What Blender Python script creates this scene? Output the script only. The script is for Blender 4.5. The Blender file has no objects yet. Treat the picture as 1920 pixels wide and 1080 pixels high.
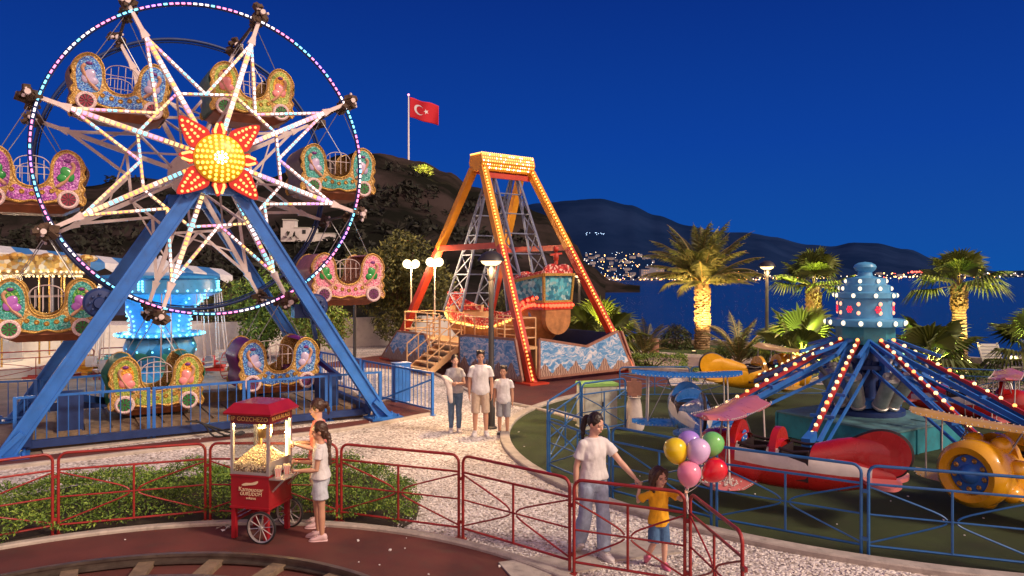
import bpy, bmesh, math, random
from mathutils import Vector, Matrix, noise
random.seed(11)
S = bpy.context.scene
COL = S.collection
R = math.radians
U = random.uniform

# ------------------------------------------------------------ camera, sky, sun, exposure
cam = bpy.data.objects.new('camera', bpy.data.cameras.new('camera'))
COL.objects.link(cam)
cam.location = (0, 0, 3.3)
cam.rotation_euler = (R(90), 0, 0)
cam.data.lens = 26.25
cam.data.sensor_width = 36
cam.data.shift_y = -22 / 1920
cam.data.clip_end = 20000
S.camera = cam
S.view_settings.view_transform = 'Standard'
S.view_settings.look = 'None'
S.view_settings.exposure = 0.3
S.view_settings.gamma = 1
S.cycles.use_denoising = True
S.cycles.max_bounces = 6
S.cycles.diffuse_bounces = 3
S.cycles.glossy_bounces = 3
S.cycles.transparent_max_bounces = 12
S.cycles.sample_clamp_indirect = 4
S.cycles.caustics_reflective = False
S.cycles.caustics_refractive = False

SUN_AZ = Vector((0.88, -0.47, 0)).normalized()
SUN_EL = R(36)
world = bpy.data.worlds.new('World')
S.world = world
world.use_nodes = True
nt = world.node_tree
nt.nodes.clear()
def N(nt, t, **k):
    n = nt.nodes.new(t)
    for a, b in k.items():
        setattr(n, a, b)
    return n
def L(nt, a, b):
    nt.links.new(a, b)
wo = N(nt, 'ShaderNodeOutputWorld')
tc = N(nt, 'ShaderNodeTexCoord')
sx = N(nt, 'ShaderNodeSeparateXYZ')
L(nt, tc.outputs['Generated'], sx.inputs[0])
rp = N(nt, 'ShaderNodeValToRGB')
rp.color_ramp.elements[0].position = 0.0
rp.color_ramp.elements[0].color = (0.004, 0.066, 0.3, 1)
rp.color_ramp.elements[1].position = 0.42
rp.color_ramp.elements[1].color = (0.0012, 0.0155, 0.155, 1)
e = rp.color_ramp.elements.new(0.17)
e.color = (0.0018, 0.04, 0.27, 1)
L(nt, sx.outputs['Z'], rp.inputs[0])
# afterglow of the set sun behind the photographer
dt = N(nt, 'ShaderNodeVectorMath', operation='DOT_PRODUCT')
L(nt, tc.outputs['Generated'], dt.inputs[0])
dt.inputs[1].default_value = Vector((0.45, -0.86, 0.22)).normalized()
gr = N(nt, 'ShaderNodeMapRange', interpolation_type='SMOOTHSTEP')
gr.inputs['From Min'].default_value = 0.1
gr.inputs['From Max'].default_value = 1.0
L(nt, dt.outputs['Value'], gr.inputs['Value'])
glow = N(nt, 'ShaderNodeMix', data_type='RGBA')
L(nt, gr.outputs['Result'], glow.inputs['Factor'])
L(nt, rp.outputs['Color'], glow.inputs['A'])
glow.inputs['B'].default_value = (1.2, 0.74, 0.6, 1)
sky = N(nt, 'ShaderNodeTexSky', sky_type='NISHITA', sun_disc=False)
sky.sun_elevation = R(-3)
sky.sun_rotation = math.atan2(SUN_AZ.x, SUN_AZ.y)
b1 = N(nt, 'ShaderNodeBackground')
L(nt, sky.outputs['Color'], b1.inputs['Color'])
b1.inputs['Strength'].default_value = 0.02
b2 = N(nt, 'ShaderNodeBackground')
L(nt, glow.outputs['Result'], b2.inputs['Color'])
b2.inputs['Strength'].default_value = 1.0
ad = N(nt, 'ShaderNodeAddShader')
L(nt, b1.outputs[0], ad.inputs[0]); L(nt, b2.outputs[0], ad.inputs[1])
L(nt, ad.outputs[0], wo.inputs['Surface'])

sl = bpy.data.lights.new('sun', 'SUN')
sl.energy = 2.4
sl.angle = R(9)
sl.color = (1.0, 0.8, 0.61)
so = bpy.data.objects.new('sun', sl)
COL.objects.link(so)
sd = Vector((SUN_AZ.x * math.cos(SUN_EL), SUN_AZ.y * math.cos(SUN_EL), math.sin(SUN_EL)))
so.rotation_euler = sd.to_track_quat('Z', 'Y').to_euler()
so.location = (20, -20, 30)

# ------------------------------------------------------------ helpers
F = 1400.0
def G(px, py, z=0.0):
    Y = (3.3 - z) * F / (py - 518)
    return Vector(((px - 960) / F * Y, Y, z))
def P(px, py, Y):
    return Vector(((px - 960) / F * Y, Y, 3.3 - (py - 518) / F * Y))

MATS = {}
def mat(name, col, rough=0.55, metal=0.0, var=0.12, scale=6.0, bump=0.0, bscale=40.0, coat=0.0, trans=0.0, dirt=0.0):
    if name in MATS:
        return MATS[name]
    m = bpy.data.materials.new(name)
    MATS[name] = m
    m.use_nodes = True
    t = m.node_tree
    b = t.nodes['Principled BSDF']
    c = (col[0], col[1], col[2], 1)
    b.inputs['Roughness'].default_value = rough
    b.inputs['Metallic'].default_value = metal
    b.inputs['Coat Weight'].default_value = coat
    b.inputs['Transmission Weight'].default_value = trans
    co = N(t, 'ShaderNodeTexCoord')
    ns = N(t, 'ShaderNodeTexNoise')
    ns.inputs['Scale'].default_value = scale
    ns.inputs['Detail'].default_value = 6
    L(t, co.outputs['Object'], ns.inputs['Vector'])
    mr = N(t, 'ShaderNodeMapRange')
    mr.inputs['From Min'].default_value = 0.25
    mr.inputs['From Max'].default_value = 0.75
    mr.inputs['To Min'].default_value = 1 - var
    mr.inputs['To Max'].default_value = 1 + var
    L(t, ns.outputs['Fac'], mr.inputs['Value'])
    mx = N(t, 'ShaderNodeVectorMath', operation='SCALE')
    mx.inputs[0].default_value = c[:3]
    L(t, mr.outputs['Result'], mx.inputs['Scale'])
    out = mx.outputs['Vector']
    if dirt > 0:
        n2 = N(t, 'ShaderNodeTexNoise')
        n2.inputs['Scale'].default_value = scale * 2.3
        n2.inputs['Detail'].default_value = 10
        n2.inputs['Roughness'].default_value = 0.7
        L(t, co.outputs['Object'], n2.inputs['Vector'])
        m2 = N(t, 'ShaderNodeMapRange')
        m2.inputs['From Min'].default_value = 0.52
        m2.inputs['From Max'].default_value = 0.72
        m2.inputs['To Max'].default_value = dirt
        L(t, n2.outputs['Fac'], m2.inputs['Value'])
        dm = N(t, 'ShaderNodeMix', data_type='RGBA')
        L(t, m2.outputs['Result'], dm.inputs['Factor'])
        L(t, out, dm.inputs['A'])
        dm.inputs['B'].default_value = (0.06, 0.045, 0.035, 1)
        out = dm.outputs['Result']
    L(t, out, b.inputs['Base Color'])
    rr = N(t, 'ShaderNodeMapRange')
    rr.inputs['To Min'].default_value = max(0.02, rough - 0.1)
    rr.inputs['To Max'].default_value = min(1, rough + 0.1)
    L(t, ns.outputs['Fac'], rr.inputs['Value'])
    L(t, rr.outputs['Result'], b.inputs['Roughness'])
    if bump > 0:
        nb = N(t, 'ShaderNodeTexNoise')
        nb.inputs['Scale'].default_value = bscale
        nb.inputs['Detail'].default_value = 5
        L(t, co.outputs['Object'], nb.inputs['Vector'])
        bp = N(t, 'ShaderNodeBump')
        bp.inputs['Strength'].default_value = bump
        bp.inputs['Distance'].default_value = 0.02
        L(t, nb.outputs['Fac'], bp.inputs['Height'])
        L(t, bp.outputs['Normal'], b.inputs['Normal'])
    return m

def emat(name, col, st, sample=True):
    if name in MATS:
        return MATS[name]
    m = bpy.data.materials.new(name)
    MATS[name] = m
    m.use_nodes = True
    b = m.node_tree.nodes['Principled BSDF']
    b.inputs['Base Color'].default_value = (col[0] * .5, col[1] * .5, col[2] * .5, 1)
    b.inputs['Emission Color'].default_value = (*col, 1)
    b.inputs['Emission Strength'].default_value = st
    if not sample:
        m.cycles.emission_sampling = 'NONE'
    return m

def cells(name, cols, scale, rough=0.3, metal=0.0, bump=0.3, jitter=0.35, obj=True, dist=0.01, edge=0.0):
    """voronoi cells, each of one of the colours: mosaic, glitter, gravel"""
    if name in MATS:
        return MATS[name]
    m = bpy.data.materials.new(name)
    MATS[name] = m
    m.use_nodes = True
    t = m.node_tree
    b = t.nodes['Principled BSDF']
    b.inputs['Roughness'].default_value = rough
    b.inputs['Metallic'].default_value = metal
    co = N(t, 'ShaderNodeTexCoord')
    v = N(t, 'ShaderNodeTexVoronoi')
    v.inputs['Scale'].default_value = scale
    L(t, co.outputs['Object'], v.inputs['Vector'])
    sp = N(t, 'ShaderNodeSeparateColor')
    L(t, v.outputs['Color'], sp.inputs[0])
    r = N(t, 'ShaderNodeValToRGB')
    r.color_ramp.interpolation = 'CONSTANT'
    el = r.color_ramp.elements
    while len(el) < len(cols):
        el.new(0.5)
    for i, c in enumerate(cols):
        el[i].position = i / len(cols)
        el[i].color = (*c, 1)
    L(t, sp.outputs[0], r.inputs[0])
    mr = N(t, 'ShaderNodeMapRange')
    mr.inputs['To Min'].default_value = 1 - jitter
    mr.inputs['To Max'].default_value = 1 + jitter
    L(t, sp.outputs[1], mr.inputs['Value'])
    mx = N(t, 'ShaderNodeVectorMath', operation='SCALE')
    L(t, r.outputs['Color'], mx.inputs[0])
    L(t, mr.outputs['Result'], mx.inputs['Scale'])
    L(t, mx.outputs['Vector'], b.inputs['Base Color'])
    if bump > 0:
        bp = N(t, 'ShaderNodeBump', invert=True)
        bp.inputs['Strength'].default_value = bump
        bp.inputs['Distance'].default_value = dist
        L(t, v.outputs['Distance'], bp.inputs['Height'])
        L(t, bp.outputs['Normal'], b.inputs['Normal'])
    return m

class MB:
    def __init__(s):
        s.v = []; s.f = []; s.m = []; s.mi = 0; s.X = None
    def add(s, vs, fs, mi=None):
        k = len(s.v)
        if s.X is None:
            s.v.extend(tuple(v) for v in vs)
        else:
            s.v.extend(tuple(s.X @ Vector(v)) for v in vs)
        s.f.extend(tuple(i + k for i in f) for f in fs)
        s.m.extend([s.mi if mi is None else mi] * len(fs))
        return s
    def box(s, c, d, M=None):
        x, y, z = d[0] / 2, d[1] / 2, d[2] / 2
        vs = [Vector((a * x, b * y, e * z)) for e in (-1, 1) for b in (-1, 1) for a in (-1, 1)]
        if M is not None:
            vs = [M @ v for v in vs]
        vs = [v + Vector(c) for v in vs]
        return s.add(vs, [(0, 2, 3, 1), (4, 5, 7, 6), (0, 1, 5, 4), (2, 6, 7, 3), (0, 4, 6, 2), (1, 3, 7, 5)])
    def beam(s, a, b, w, h=None, up=(0, 0, 1), w2=None, h2=None):
        a, b = Vector(a), Vector(b)
        h = w if h is None else h
        w2 = w if w2 is None else w2
        h2 = h if h2 is None else h2
        d = (b - a).normalized()
        up = Vector(up)
        if abs(d.dot(up)) > 0.98:
            up = Vector((0, 1, 0))
        x = d.cross(up).normalized()
        y = x.cross(d)
        vs = []
        for p, ww, hh in ((a, w, h), (b, w2, h2)):
            for i, j in ((-1, -1), (1, -1), (1, 1), (-1, 1)):
                vs.append(p + x * (i * ww / 2) + y * (j * hh / 2))
        return s.add(vs, [(3, 2, 1, 0), (4, 5, 6, 7), (0, 1, 5, 4), (1, 2, 6, 5), (2, 3, 7, 6), (3, 0, 4, 7)])
    def tube(s, pts, r, n=8, close=False, cap=True, sq=1.0):
        pts = [Vector(p) for p in pts]
        k = len(pts)
        rs = r if isinstance(r, (list, tuple)) else [r] * k
        t0 = (pts[1] - pts[0]).normalized()
        a = Vector((0, 0, 1)) if abs(t0.z) < 0.9 else Vector((1, 0, 0))
        x = t0.cross(a).normalized()
        vs, fs = [], []
        for i in range(k):
            if close:
                t = pts[(i + 1) % k] - pts[i - 1]
            else:
                t = pts[min(i + 1, k - 1)] - pts[max(i - 1, 0)]
            t.normalize()
            x = (x - t * x.dot(t))
            x.normalize()
            y = t.cross(x)
            for j in range(n):
                q = 2 * math.pi * j / n
                vs.append(pts[i] + (x * math.cos(q) + y * math.sin(q) * sq) * rs[i])
        for i in range(k if close else k - 1):
            for j in range(n):
                i2 = (i + 1) % k
                fs.append((i * n + j, i * n + (j + 1) % n, i2 * n + (j + 1) % n, i2 * n + j))
        if cap and not close:
            fs.append(tuple(range(n - 1, -1, -1)))
            fs.append(tuple((k - 1) * n + j for j in range(n)))
        return s.add(vs, fs)
    def lathe(s, prof, n=24, c=(0, 0, 0), M=None, a0=0, a1=2 * math.pi, cap=True):
        full = abs(a1 - a0 - 2 * math.pi) < 1e-6
        k = n if full else n + 1
        vs, fs = [], []
        for r, z in prof:
            for j in range(k):
                q = a0 + (a1 - a0) * j / n
                v = Vector((r * math.cos(q), r * math.sin(q), z))
                if M is not None:
                    v = M @ v
                vs.append(v + Vector(c))
        for i in range(len(prof) - 1):
            for j in range(n):
                j2 = (j + 1) % k
                fs.append((i * k + j, i * k + j2, (i + 1) * k + j2, (i + 1) * k + j))
        if full and cap:
            if prof[0][0] > 1e-6:
                fs.append(tuple(range(k - 1, -1, -1)))
            if prof[-1][0] > 1e-6:
                fs.append(tuple((len(prof) - 1) * k + j for j in range(k)))
        return s.add(vs, fs)
    def ball(s, c, r, n=12, m=8, M=None):
        rx, ry, rz = (r, r, r) if not isinstance(r, (tuple, list)) else r
        c = Vector(c)
        vs = [Vector((0, 0, -rz))]
        for i in range(1, m):
            q = -math.pi / 2 + math.pi * i / m
            for j in range(n):
                p = 2 * math.pi * j / n
                vs.append(Vector((rx * math.cos(q) * math.cos(p), ry * math.cos(q) * math.sin(p), rz * math.sin(q))))
        vs.append(Vector((0, 0, rz)))
        if M is not None:
            vs = [M @ v for v in vs]
        vs = [v + c for v in vs]
        fs = [(0, 1 + (j + 1) % n, 1 + j) for j in range(n)]
        for i in range(m - 2):
            for j in range(n):
                a = 1 + i * n
                fs.append((a + j, a + (j + 1) % n, a + n + (j + 1) % n, a + n + j))
        a = 1 + (m - 2) * n
        fs += [(a + j, a + (j + 1) % n, len(vs) - 1) for j in range(n)]
        return s.add(vs, fs)
    def prism(s, poly, t0, t1, fn):
        k = len(poly)
        vs = [fn(x, y, t0) for x, y in poly] + [fn(x, y, t1) for x, y in poly]
        fs = [tuple(range(k)), tuple(range(2 * k - 1, k - 1, -1))]
        for i in range(k):
            j = (i + 1) % k
            fs.append((i, i + k, j + k, j))
        return s.add(vs, fs)
    def loft(s, rings, cap=True, closed=True):
        n = len(rings[0])
        vs = [p for r in rings for p in r]
        fs = []
        for i in range(len(rings) - 1):
            for j in range(n if closed else n - 1):
                j2 = (j + 1) % n
                fs.append((i * n + j, i * n + j2, (i + 1) * n + j2, (i + 1) * n + j))
        if cap and closed:
            fs.append(tuple(range(n - 1, -1, -1)))
            fs.append(tuple((len(rings) - 1) * n + j for j in range(n)))
        return s.add(vs, fs)
    def build(s, name, mats, parent=None, smooth=35, fix=True, label=None):
        me = bpy.data.meshes.new(name)
        me.from_pydata(s.v, [], s.f)
        if not isinstance(mats, (list, tuple)):
            mats = [mats]
        for m in mats:
            me.materials.append(m)
        if len(mats) > 1:
            me.polygons.foreach_set('material_index', s.m)
        if fix:
            b = bmesh.new(); b.from_mesh(me)
            bmesh.ops.recalc_face_normals(b, faces=b.faces)
            b.to_mesh(me); b.free()
        if smooth:
            me.shade_smooth()
            me.set_sharp_from_angle(angle=R(smooth))
        me.update()
        o = bpy.data.objects.new(name, me)
        COL.objects.link(o)
        if parent is not None:
            o.parent = parent
        if label:
            o['label'] = label
        return o

def tag(o, label=None, cat=None, group=None, kind=None):
    if label: o['label'] = label
    if cat: o['category'] = cat
    if group: o['group'] = group
    if kind: o['kind'] = kind
    return o
def emp(name, loc, rz=0.0, label=None, cat=None, group=None, rot=None, sc=1.0):
    o = bpy.data.objects.new(name, None)
    COL.objects.link(o)
    o.location = loc
    o.rotation_euler = rot if rot else (0, 0, rz)
    o.scale = (sc, sc, sc)
    o.empty_display_size = 0.2
    return tag(o, label, cat, group)
def copy_tree(o, parent=None):
    c = o.copy(); COL.objects.link(c)
    if parent is not None: c.parent = parent
    for ch in [x for x in o.children]:
        copy_tree(ch, c)
    return c
def point(name, loc, e, col, r=0.08, parent=None):
    l = bpy.data.lights.new(name, 'POINT'); l.energy = e; l.color = col; l.shadow_soft_size = r
    o = bpy.data.objects.new(name, l); COL.objects.link(o); o.location = loc
    if parent is not None: o.parent = parent
    return o
def spot(name, loc, tgt, e, col, ang=70, r=0.08, parent=None):
    l = bpy.data.lights.new(name, 'SPOT'); l.energy = e; l.color = col; l.shadow_soft_size = r
    l.spot_size = R(ang); l.spot_blend = 0.6
    o = bpy.data.objects.new(name, l); COL.objects.link(o); o.location = loc
    o.rotation_euler = (Vector(loc) - Vector(tgt)).to_track_quat('Z', 'Y').to_euler()
    if parent is not None: o.parent = parent
    return o
def text(s, name, m, parent, M, size, ext=0.002, align='CENTER'):
    c = bpy.data.curves.new(name, 'FONT'); c.body = s; c.size = size; c.extrude = ext; c.align_x = align; c.align_y = 'CENTER'
    c.resolution_u = 4
    o = bpy.data.objects.new(name, c); COL.objects.link(o)
    bpy.context.view_layer.update()
    me = bpy.data.meshes.new_from_object(o)
    bpy.data.objects.remove(o)
    o = bpy.data.objects.new(name, me); COL.objects.link(o); o.parent = parent; o.matrix_local = M
    me.materials.clear(); me.materials.append(m)
    return o
def circ(c, r, n, a0=0, a1=360):
    return [(c[0] + r * math.cos(R(a0 + (a1 - a0) * i / n)), c[1] + r * math.sin(R(a0 + (a1 - a0) * i / n))) for i in range(n + 1)]
def cr(pts, n=6, closed=False):
    """Catmull-Rom through 2D/3D points"""
    pts = [Vector(p) for p in pts]; k = len(pts); out = []
    for i in range(k if closed else k - 1):
        if closed:
            p0, p1, p2, p3 = pts[i - 1], pts[i], pts[(i + 1) % k], pts[(i + 2) % k]
        else:
            p0, p1, p2, p3 = pts[max(i - 1, 0)], pts[i], pts[i + 1], pts[min(i + 2, k - 1)]
        for j in range(n):
            t = j / n
            out.append(0.5 * (2 * p1 + (p2 - p0) * t + (2 * p0 - 5 * p1 + 4 * p2 - p3) * t * t + (3 * p1 - p0 - 3 * p2 + p3) * t ** 3))
    if not closed: out.append(pts[-1])
    return out
WARM = (1.0, 0.62, 0.25)
# ------------------------------------------------------------ ground, paving, sea, hills
def sheet(name, pts, z, m, kind='structure'):
    b = MB(); b.add([(p[0], p[1], z) for p in pts], [tuple(range(len(pts)))])
    o = b.build(name, m, smooth=None, fix=False)
    if o.data.polygons[0].normal.z < 0: o.data.flip_normals()
    o['kind'] = kind
    return o
def gravel_mat(name, cols, sc):
    m = cells(name, cols, sc, rough=0.85, bump=0.9, jitter=0.22, dist=0.02)
    t = m.node_tree; b = t.nodes['Principled BSDF']
    src = b.inputs['Base Color'].links[0].from_socket
    co = N(t, 'ShaderNodeTexCoord'); ns = N(t, 'ShaderNodeTexNoise')
    ns.inputs['Scale'].default_value = 0.9; ns.inputs['Detail'].default_value = 5
    L(t, co.outputs['Object'], ns.inputs['Vector'])
    mr = N(t, 'ShaderNodeMapRange'); mr.inputs['From Min'].default_value = .3; mr.inputs['From Max'].default_value = .7
    mr.inputs['To Min'].default_value = .66; mr.inputs['To Max'].default_value = 1.15
    L(t, ns.outputs['Fac'], mr.inputs['Value'])
    vv = N(t, 'ShaderNodeVectorMath', operation='SCALE'); L(t, src, vv.inputs[0]); L(t, mr.outputs['Result'], vv.inputs['Scale'])
    L(t, vv.outputs['Vector'], b.inputs['Base Color'])
    return m
m_gravel = gravel_mat('white_gravel', [(.68, .62, .57), (.78, .72, .67), (.55, .48, .43), (.82, .77, .72), (.32, .27, .23)], 26)
m_gravel_far = m_gravel
m_red = mat('red_rubber', (.12, .029, .022), .8, var=.4, scale=1.4, bump=.5, bscale=160, dirt=.5)
m_turf = mat('green_turf', (.038, .058, .015), .95, var=.45, scale=1.3, bump=.8, bscale=220, dirt=.4)
m_conc = mat('kerb_concrete', (.42, .37, .32), .85, var=.25, scale=5, bump=.3, bscale=60, dirt=.4)
m_path = mat('promenade_stone', (.4, .33, .29), .8, var=.15, scale=1.2, bump=.2, bscale=30)
m_lawn = mat('lawn_grass', (.05, .085, .018), .95, var=.4, scale=3, bump=1, bscale=120)
m_dirt = mat('packed_dirt', (.26, .2, .155), .9, var=.35, scale=1.6, bump=.6, bscale=70, dirt=.5)
m_steel = mat('grey_steel', (.35, .35, .36), .4, .8, var=.2, dirt=.3)
m_dark = mat('black_rubber', (.015, .015, .016), .6)

shore = [G(1140, 640), G(1300, 646), G(1440, 652), G(1700, 672), G(1920, 688)]
land = [(-500, -30), (90, -30), (90, 10), (34, 22)] + [tuple(p[:2]) for p in reversed(shore)] + [(5.5, 48), (9, 80), (14, 120), (20, 200), (10, 420), (-500, 420)]
sheet('ground', land, 0, m_gravel)
sw = MB()
for a, b in zip(shore[:-1], shore[1:]):
    sw.beam(a + Vector((0, .12, -.28)), b + Vector((0, .12, -.28)), .3, 1.0)
sw.mi = 1
for i in range(26):
    p = G(U(1225, 1300), 648); sw.ball((p.x, p.y - .1, .12), (U(.15, .3), .2, U(.1, .2)), 7, 5)
m_stone = mat('rough_stone', (.2, .15, .11), .9, var=.4, scale=4, bump=.6, bscale=14)
tag(sw.build('sea_wall', [m_conc, m_stone]), 'low stone sea wall along the water edge beyond the lawn', 'sea wall')
sheet('lawn', [shore[0], shore[1], shore[2], shore[3], shore[4], G(1920, 712), G(1800, 701), G(1600, 686), G(1440, 671), G(1300, 664), G(1170, 656)], .012, m_lawn)
sheet('promenade', [G(1160, 657), G(1300, 665), G(1440, 672), G(1600, 687), G(1800, 702), G(1920, 713), (34, 21), (34, 17), G(1920, 736), G(1600, 722), G(1450, 714), G(1320, 706), G(1180, 698), G(1120, 690)], .008, m_path)
# wheel enclosure floor and red strips
sheet('wheel_yard', [G(-160, 868), G(80, 852), G(420, 812), G(690, 778), G(700, 762), G(640, 716), G(430, 690), G(0, 690), G(-160, 700)], .004, m_dirt)
sheet('red_path', [G(-250, 905), G(0, 878), G(390, 833), G(640, 806), G(790, 779), G(812, 772), G(735, 748), G(690, 762), G(712, 784), G(560, 803), G(390, 820), G(0, 863), G(-250, 884)], .006, m_red)
sheet('red_boat_yard', [G(560, 688), G(700, 668), G(800, 658), G(1180, 672), G(1245, 690), G(1262, 745), G(1228, 776), G(1150, 800), G(1085, 790), G(1010, 768), G(900, 742), G(815, 700), G(700, 690)], .008, m_red)
kb = MB()
def kerb(pts, w=.14, h=.1, name='kerb', label=None):
    b = MB()
    rings = []
    pts = [Vector((p[0], p[1], 0)) for p in pts]
    for i, p in enumerate(pts):
        t = (pts[min(i + 1, len(pts) - 1)] - pts[max(i - 1, 0)]).normalized()
        n = Vector((-t.y, t.x, 0))
        rings.append([p - n * w / 2 - Vector((0, 0, .05)), p - n * w / 2 + Vector((0, 0, h - .015)), p - n * (w / 2 - .015) + Vector((0, 0, h)), p + n * (w / 2 - .015) + Vector((0, 0, h)), p + n * w / 2 + Vector((0, 0, h - .015)), p + n * w / 2 - Vector((0, 0, .05))])
    b.loft(rings)
    o = b.build(name, m_conc); o['kind'] = 'structure'
    if label: o['label'] = label
    return o
kerb(cr([G(-250, 906), G(0, 880), G(390, 835), G(640, 808), G(790, 781), G(815, 775)], 6), .12, .06)
kerb(cr([G(815, 701), G(900, 743), G(1010, 769), G(1085, 791)], 6), .12, .06)
kerb(cr([G(80, 849), G(420, 809), G(700, 776)], 5), .3, .03)
# small track loop at the front left
TC = (-3.3, 4.9)
sheet('red_track_yard', circ(TC, 5.0, 64)[:-1], .006, m_red)
kerb(circ(TC, 5.05, 60, -20, 175), .13, .05)
RC = Vector((-3.5, 5.36, 0))
tk = emp('railway_track', RC, 0, 'curved miniature railway track with wooden sleepers on the red rubber', 'track')
m_rail = mat('rusty_rail', (.16, .13, .11), .4, .7, var=.35, dirt=.5)
m_wood = mat('old_wood', (.2, .14, .09), .85, var=.35, scale=9, bump=.4, bscale=40)
for rr in (3.2, 2.55):
    b = MB()
    rings = []
    for i in range(97):
        q = 2 * math.pi * i / 96; d = Vector((math.cos(q), math.sin(q), 0))
        rings.append([d * (rr + o) + Vector((0, 0, z)) for o, z in ((-.06, .03), (-.06, .045), (-.012, .05), (-.012, .1), (-.03, .105), (-.03, .135), (.03, .135), (.03, .105), (.012, .1), (.012, .05), (.06, .045), (.06, .03))])
    b.loft(rings, cap=False)
    b.build('rail', m_rail, tk)
for i in range(26):
    q = 2 * math.pi * (i + .35) / 26; d = Vector((math.cos(q), math.sin(q), 0))
    b = MB(); b.beam(d * 2.35 + Vector((0, 0, .03)), d * 3.32 + Vector((0, 0, .03)), .17, .06)
    b.build('sleeper', m_wood, tk)
lt = MB()
for i in range(46):
    q = R(U(20, 165)); r = U(2.2, 4.9); c = (TC[0] + r * math.cos(q), TC[1] + r * math.sin(q), .012)
    s = U(.006, .018); lt.box(c, (s * 2, s * 1.4, s), Matrix.Rotation(U(0, 3), 3, 'Z'))
for i in range(30):
    p = G(U(120, 1000), U(780, 840)); s = U(.01, .02); lt.box((p.x, p.y, .012), (s * 2, s * 1.4, s), Matrix.Rotation(U(0, 3), 3, 'Z'))
for i in range(30):
    q = R(U(190, 290)); r = U(4.5, 7.2); s = U(.008, .016); lt.box((7.45 + r * math.cos(q), 15.4 + r * math.sin(q), .02), (s * 2, s * 1.4, s), Matrix.Rotation(U(0, 3), 3, 'Z'))
m_white = mat('white_paint', (.75, .73, .7), .5, dirt=.15)
tag(lt.build('litter', m_white), 'scattered white popcorn bits and paper scraps on the red paving', None, None, 'stuff')
# paper scraps by the cart leg
pc = MB()
for i in range(7):
    p = G(U(405, 440), U(990, 1003)); pc.add([(p.x + U(-.06, .06), p.y + U(-.05, .05), U(.012, .06)) for _ in range(4)], [(0, 1, 2, 3)])
tag(pc.build('crumpled_paper', m_white), 'crumpled white paper scrap lying by the popcorn cart leg', 'paper')
# plane ride turf disc
AC = Vector((7.45, 15.4, 0)); AR = 7.5
b = MB(); pts = circ(AC, AR, 90)[:-1]
sheet('turf', pts, .014, m_turf)
kerb(circ(AC, AR + .1, 90, 120, 330), .2, .07)
# gravel pebbles nearest the camera
gp = MB()
def inpoly(x, y, P_):
    c = False; j = len(P_) - 1
    for i in range(len(P_)):
        if (P_[i][1] > y) != (P_[j][1] > y) and x < (P_[j][0] - P_[i][0]) * (y - P_[i][1]) / (P_[j][1] - P_[i][1]) + P_[i][0]: c = not c
        j = i
    return c
nP = 0
while nP < 6500:
    x, y = U(-1.6, 5.5), 7.6 + (U(0, 1) ** 1.4) * 5.5
    if (x - TC[0]) ** 2 + (y - TC[1]) ** 2 < 5.2 ** 2 or (x - AC.x) ** 2 + (y - AC.y) ** 2 < (AR + .25) ** 2: continue
    s = U(.011, .024); q = U(0, 3.1); ca, sa = math.cos(q), math.sin(q); a, bb, h = s * U(.8, 1.3), s * U(.6, 1), s * U(.5, .9)
    vs = [(x + ca * a, y + sa * a, .004), (x - sa * bb, y + ca * bb, .004), (x - ca * a, y - sa * a, .004), (x + sa * bb, y - ca * bb, .004), (x + ca * a * .45, y + sa * a * .45, h), (x - sa * bb * .45, y + ca * bb * .45, h), (x - ca * a * .45, y - sa * a * .45, h), (x + sa * bb * .45, y - ca * bb * .45, h)]
    gp.add(vs, [(0, 1, 5, 4), (1, 2, 6, 5), (2, 3, 7, 6), (3, 0, 4, 7), (4, 5, 6, 7)], random.choice((0, 0, 1, 2)))
    nP += 1
pm = [mat('pebble_pale', (.68, .63, .59), .8), mat('pebble_mid', (.55, .49, .44), .8), mat('pebble_white', (.78, .74, .7), .8)]
tag(gp.build('gravel', pm, smooth=60, fix=False), 'loose white pebbles covering the walkway', None, None, 'stuff')
# stepping slabs near the mother
for i, (px, py, w, d, rz) in enumerate([(1035, 1062, 1.1, .55, .35), (1195, 1032, .9, .5, .3)]):
    p = G(px, py); b = MB(); b.X = Matrix.Translation((p.x, p.y, .012)) @ Matrix.Rotation(rz, 4, 'Z'); b.box((0, 0, 0), (w, d, .024))
    tag(b.build('stepping_slab', m_conc), ['flat concrete slab in gravel behind the red barrier, widest one', 'flat concrete slab in gravel beside the walking child', 'small concrete slab at the edge of the red rubber'][i], 'slab', None, 'structure')

# sea
m_sea = bpy.data.materials.new('sea_water'); m_sea.use_nodes = True
t = m_sea.node_tree; pb = t.nodes['Principled BSDF']
pb.inputs['Base Color'].default_value = (.004, .03, .11, 1); pb.inputs['Roughness'].default_value = .26; pb.inputs['IOR'].default_value = 1.33
pb.inputs['Specular Tint'].default_value = (.75, .85, 1, 1)
co = N(t, 'ShaderNodeTexCoord'); mp = N(t, 'ShaderNodeMapping'); mp.inputs['Scale'].default_value = (.35, 1.0, 1)
L(t, co.outputs['Object'], mp.inputs['Vector'])
n1 = N(t, 'ShaderNodeTexNoise'); n1.inputs['Scale'].default_value = .8; n1.inputs['Detail'].default_value = 4
L(t, mp.outputs['Vector'], n1.inputs['Vector'])
bp = N(t, 'ShaderNodeBump'); bp.inputs['Strength'].default_value = .22; bp.inputs['Distance'].default_value = .4
L(t, n1.outputs['Fac'], bp.inputs['Height']); L(t, bp.outputs['Normal'], pb.inputs['Normal'])
sheet('sea', [(-6000, -200), (9000, -200), (9000, 9000), (-6000, 9000)], -1.1, m_sea)

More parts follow.
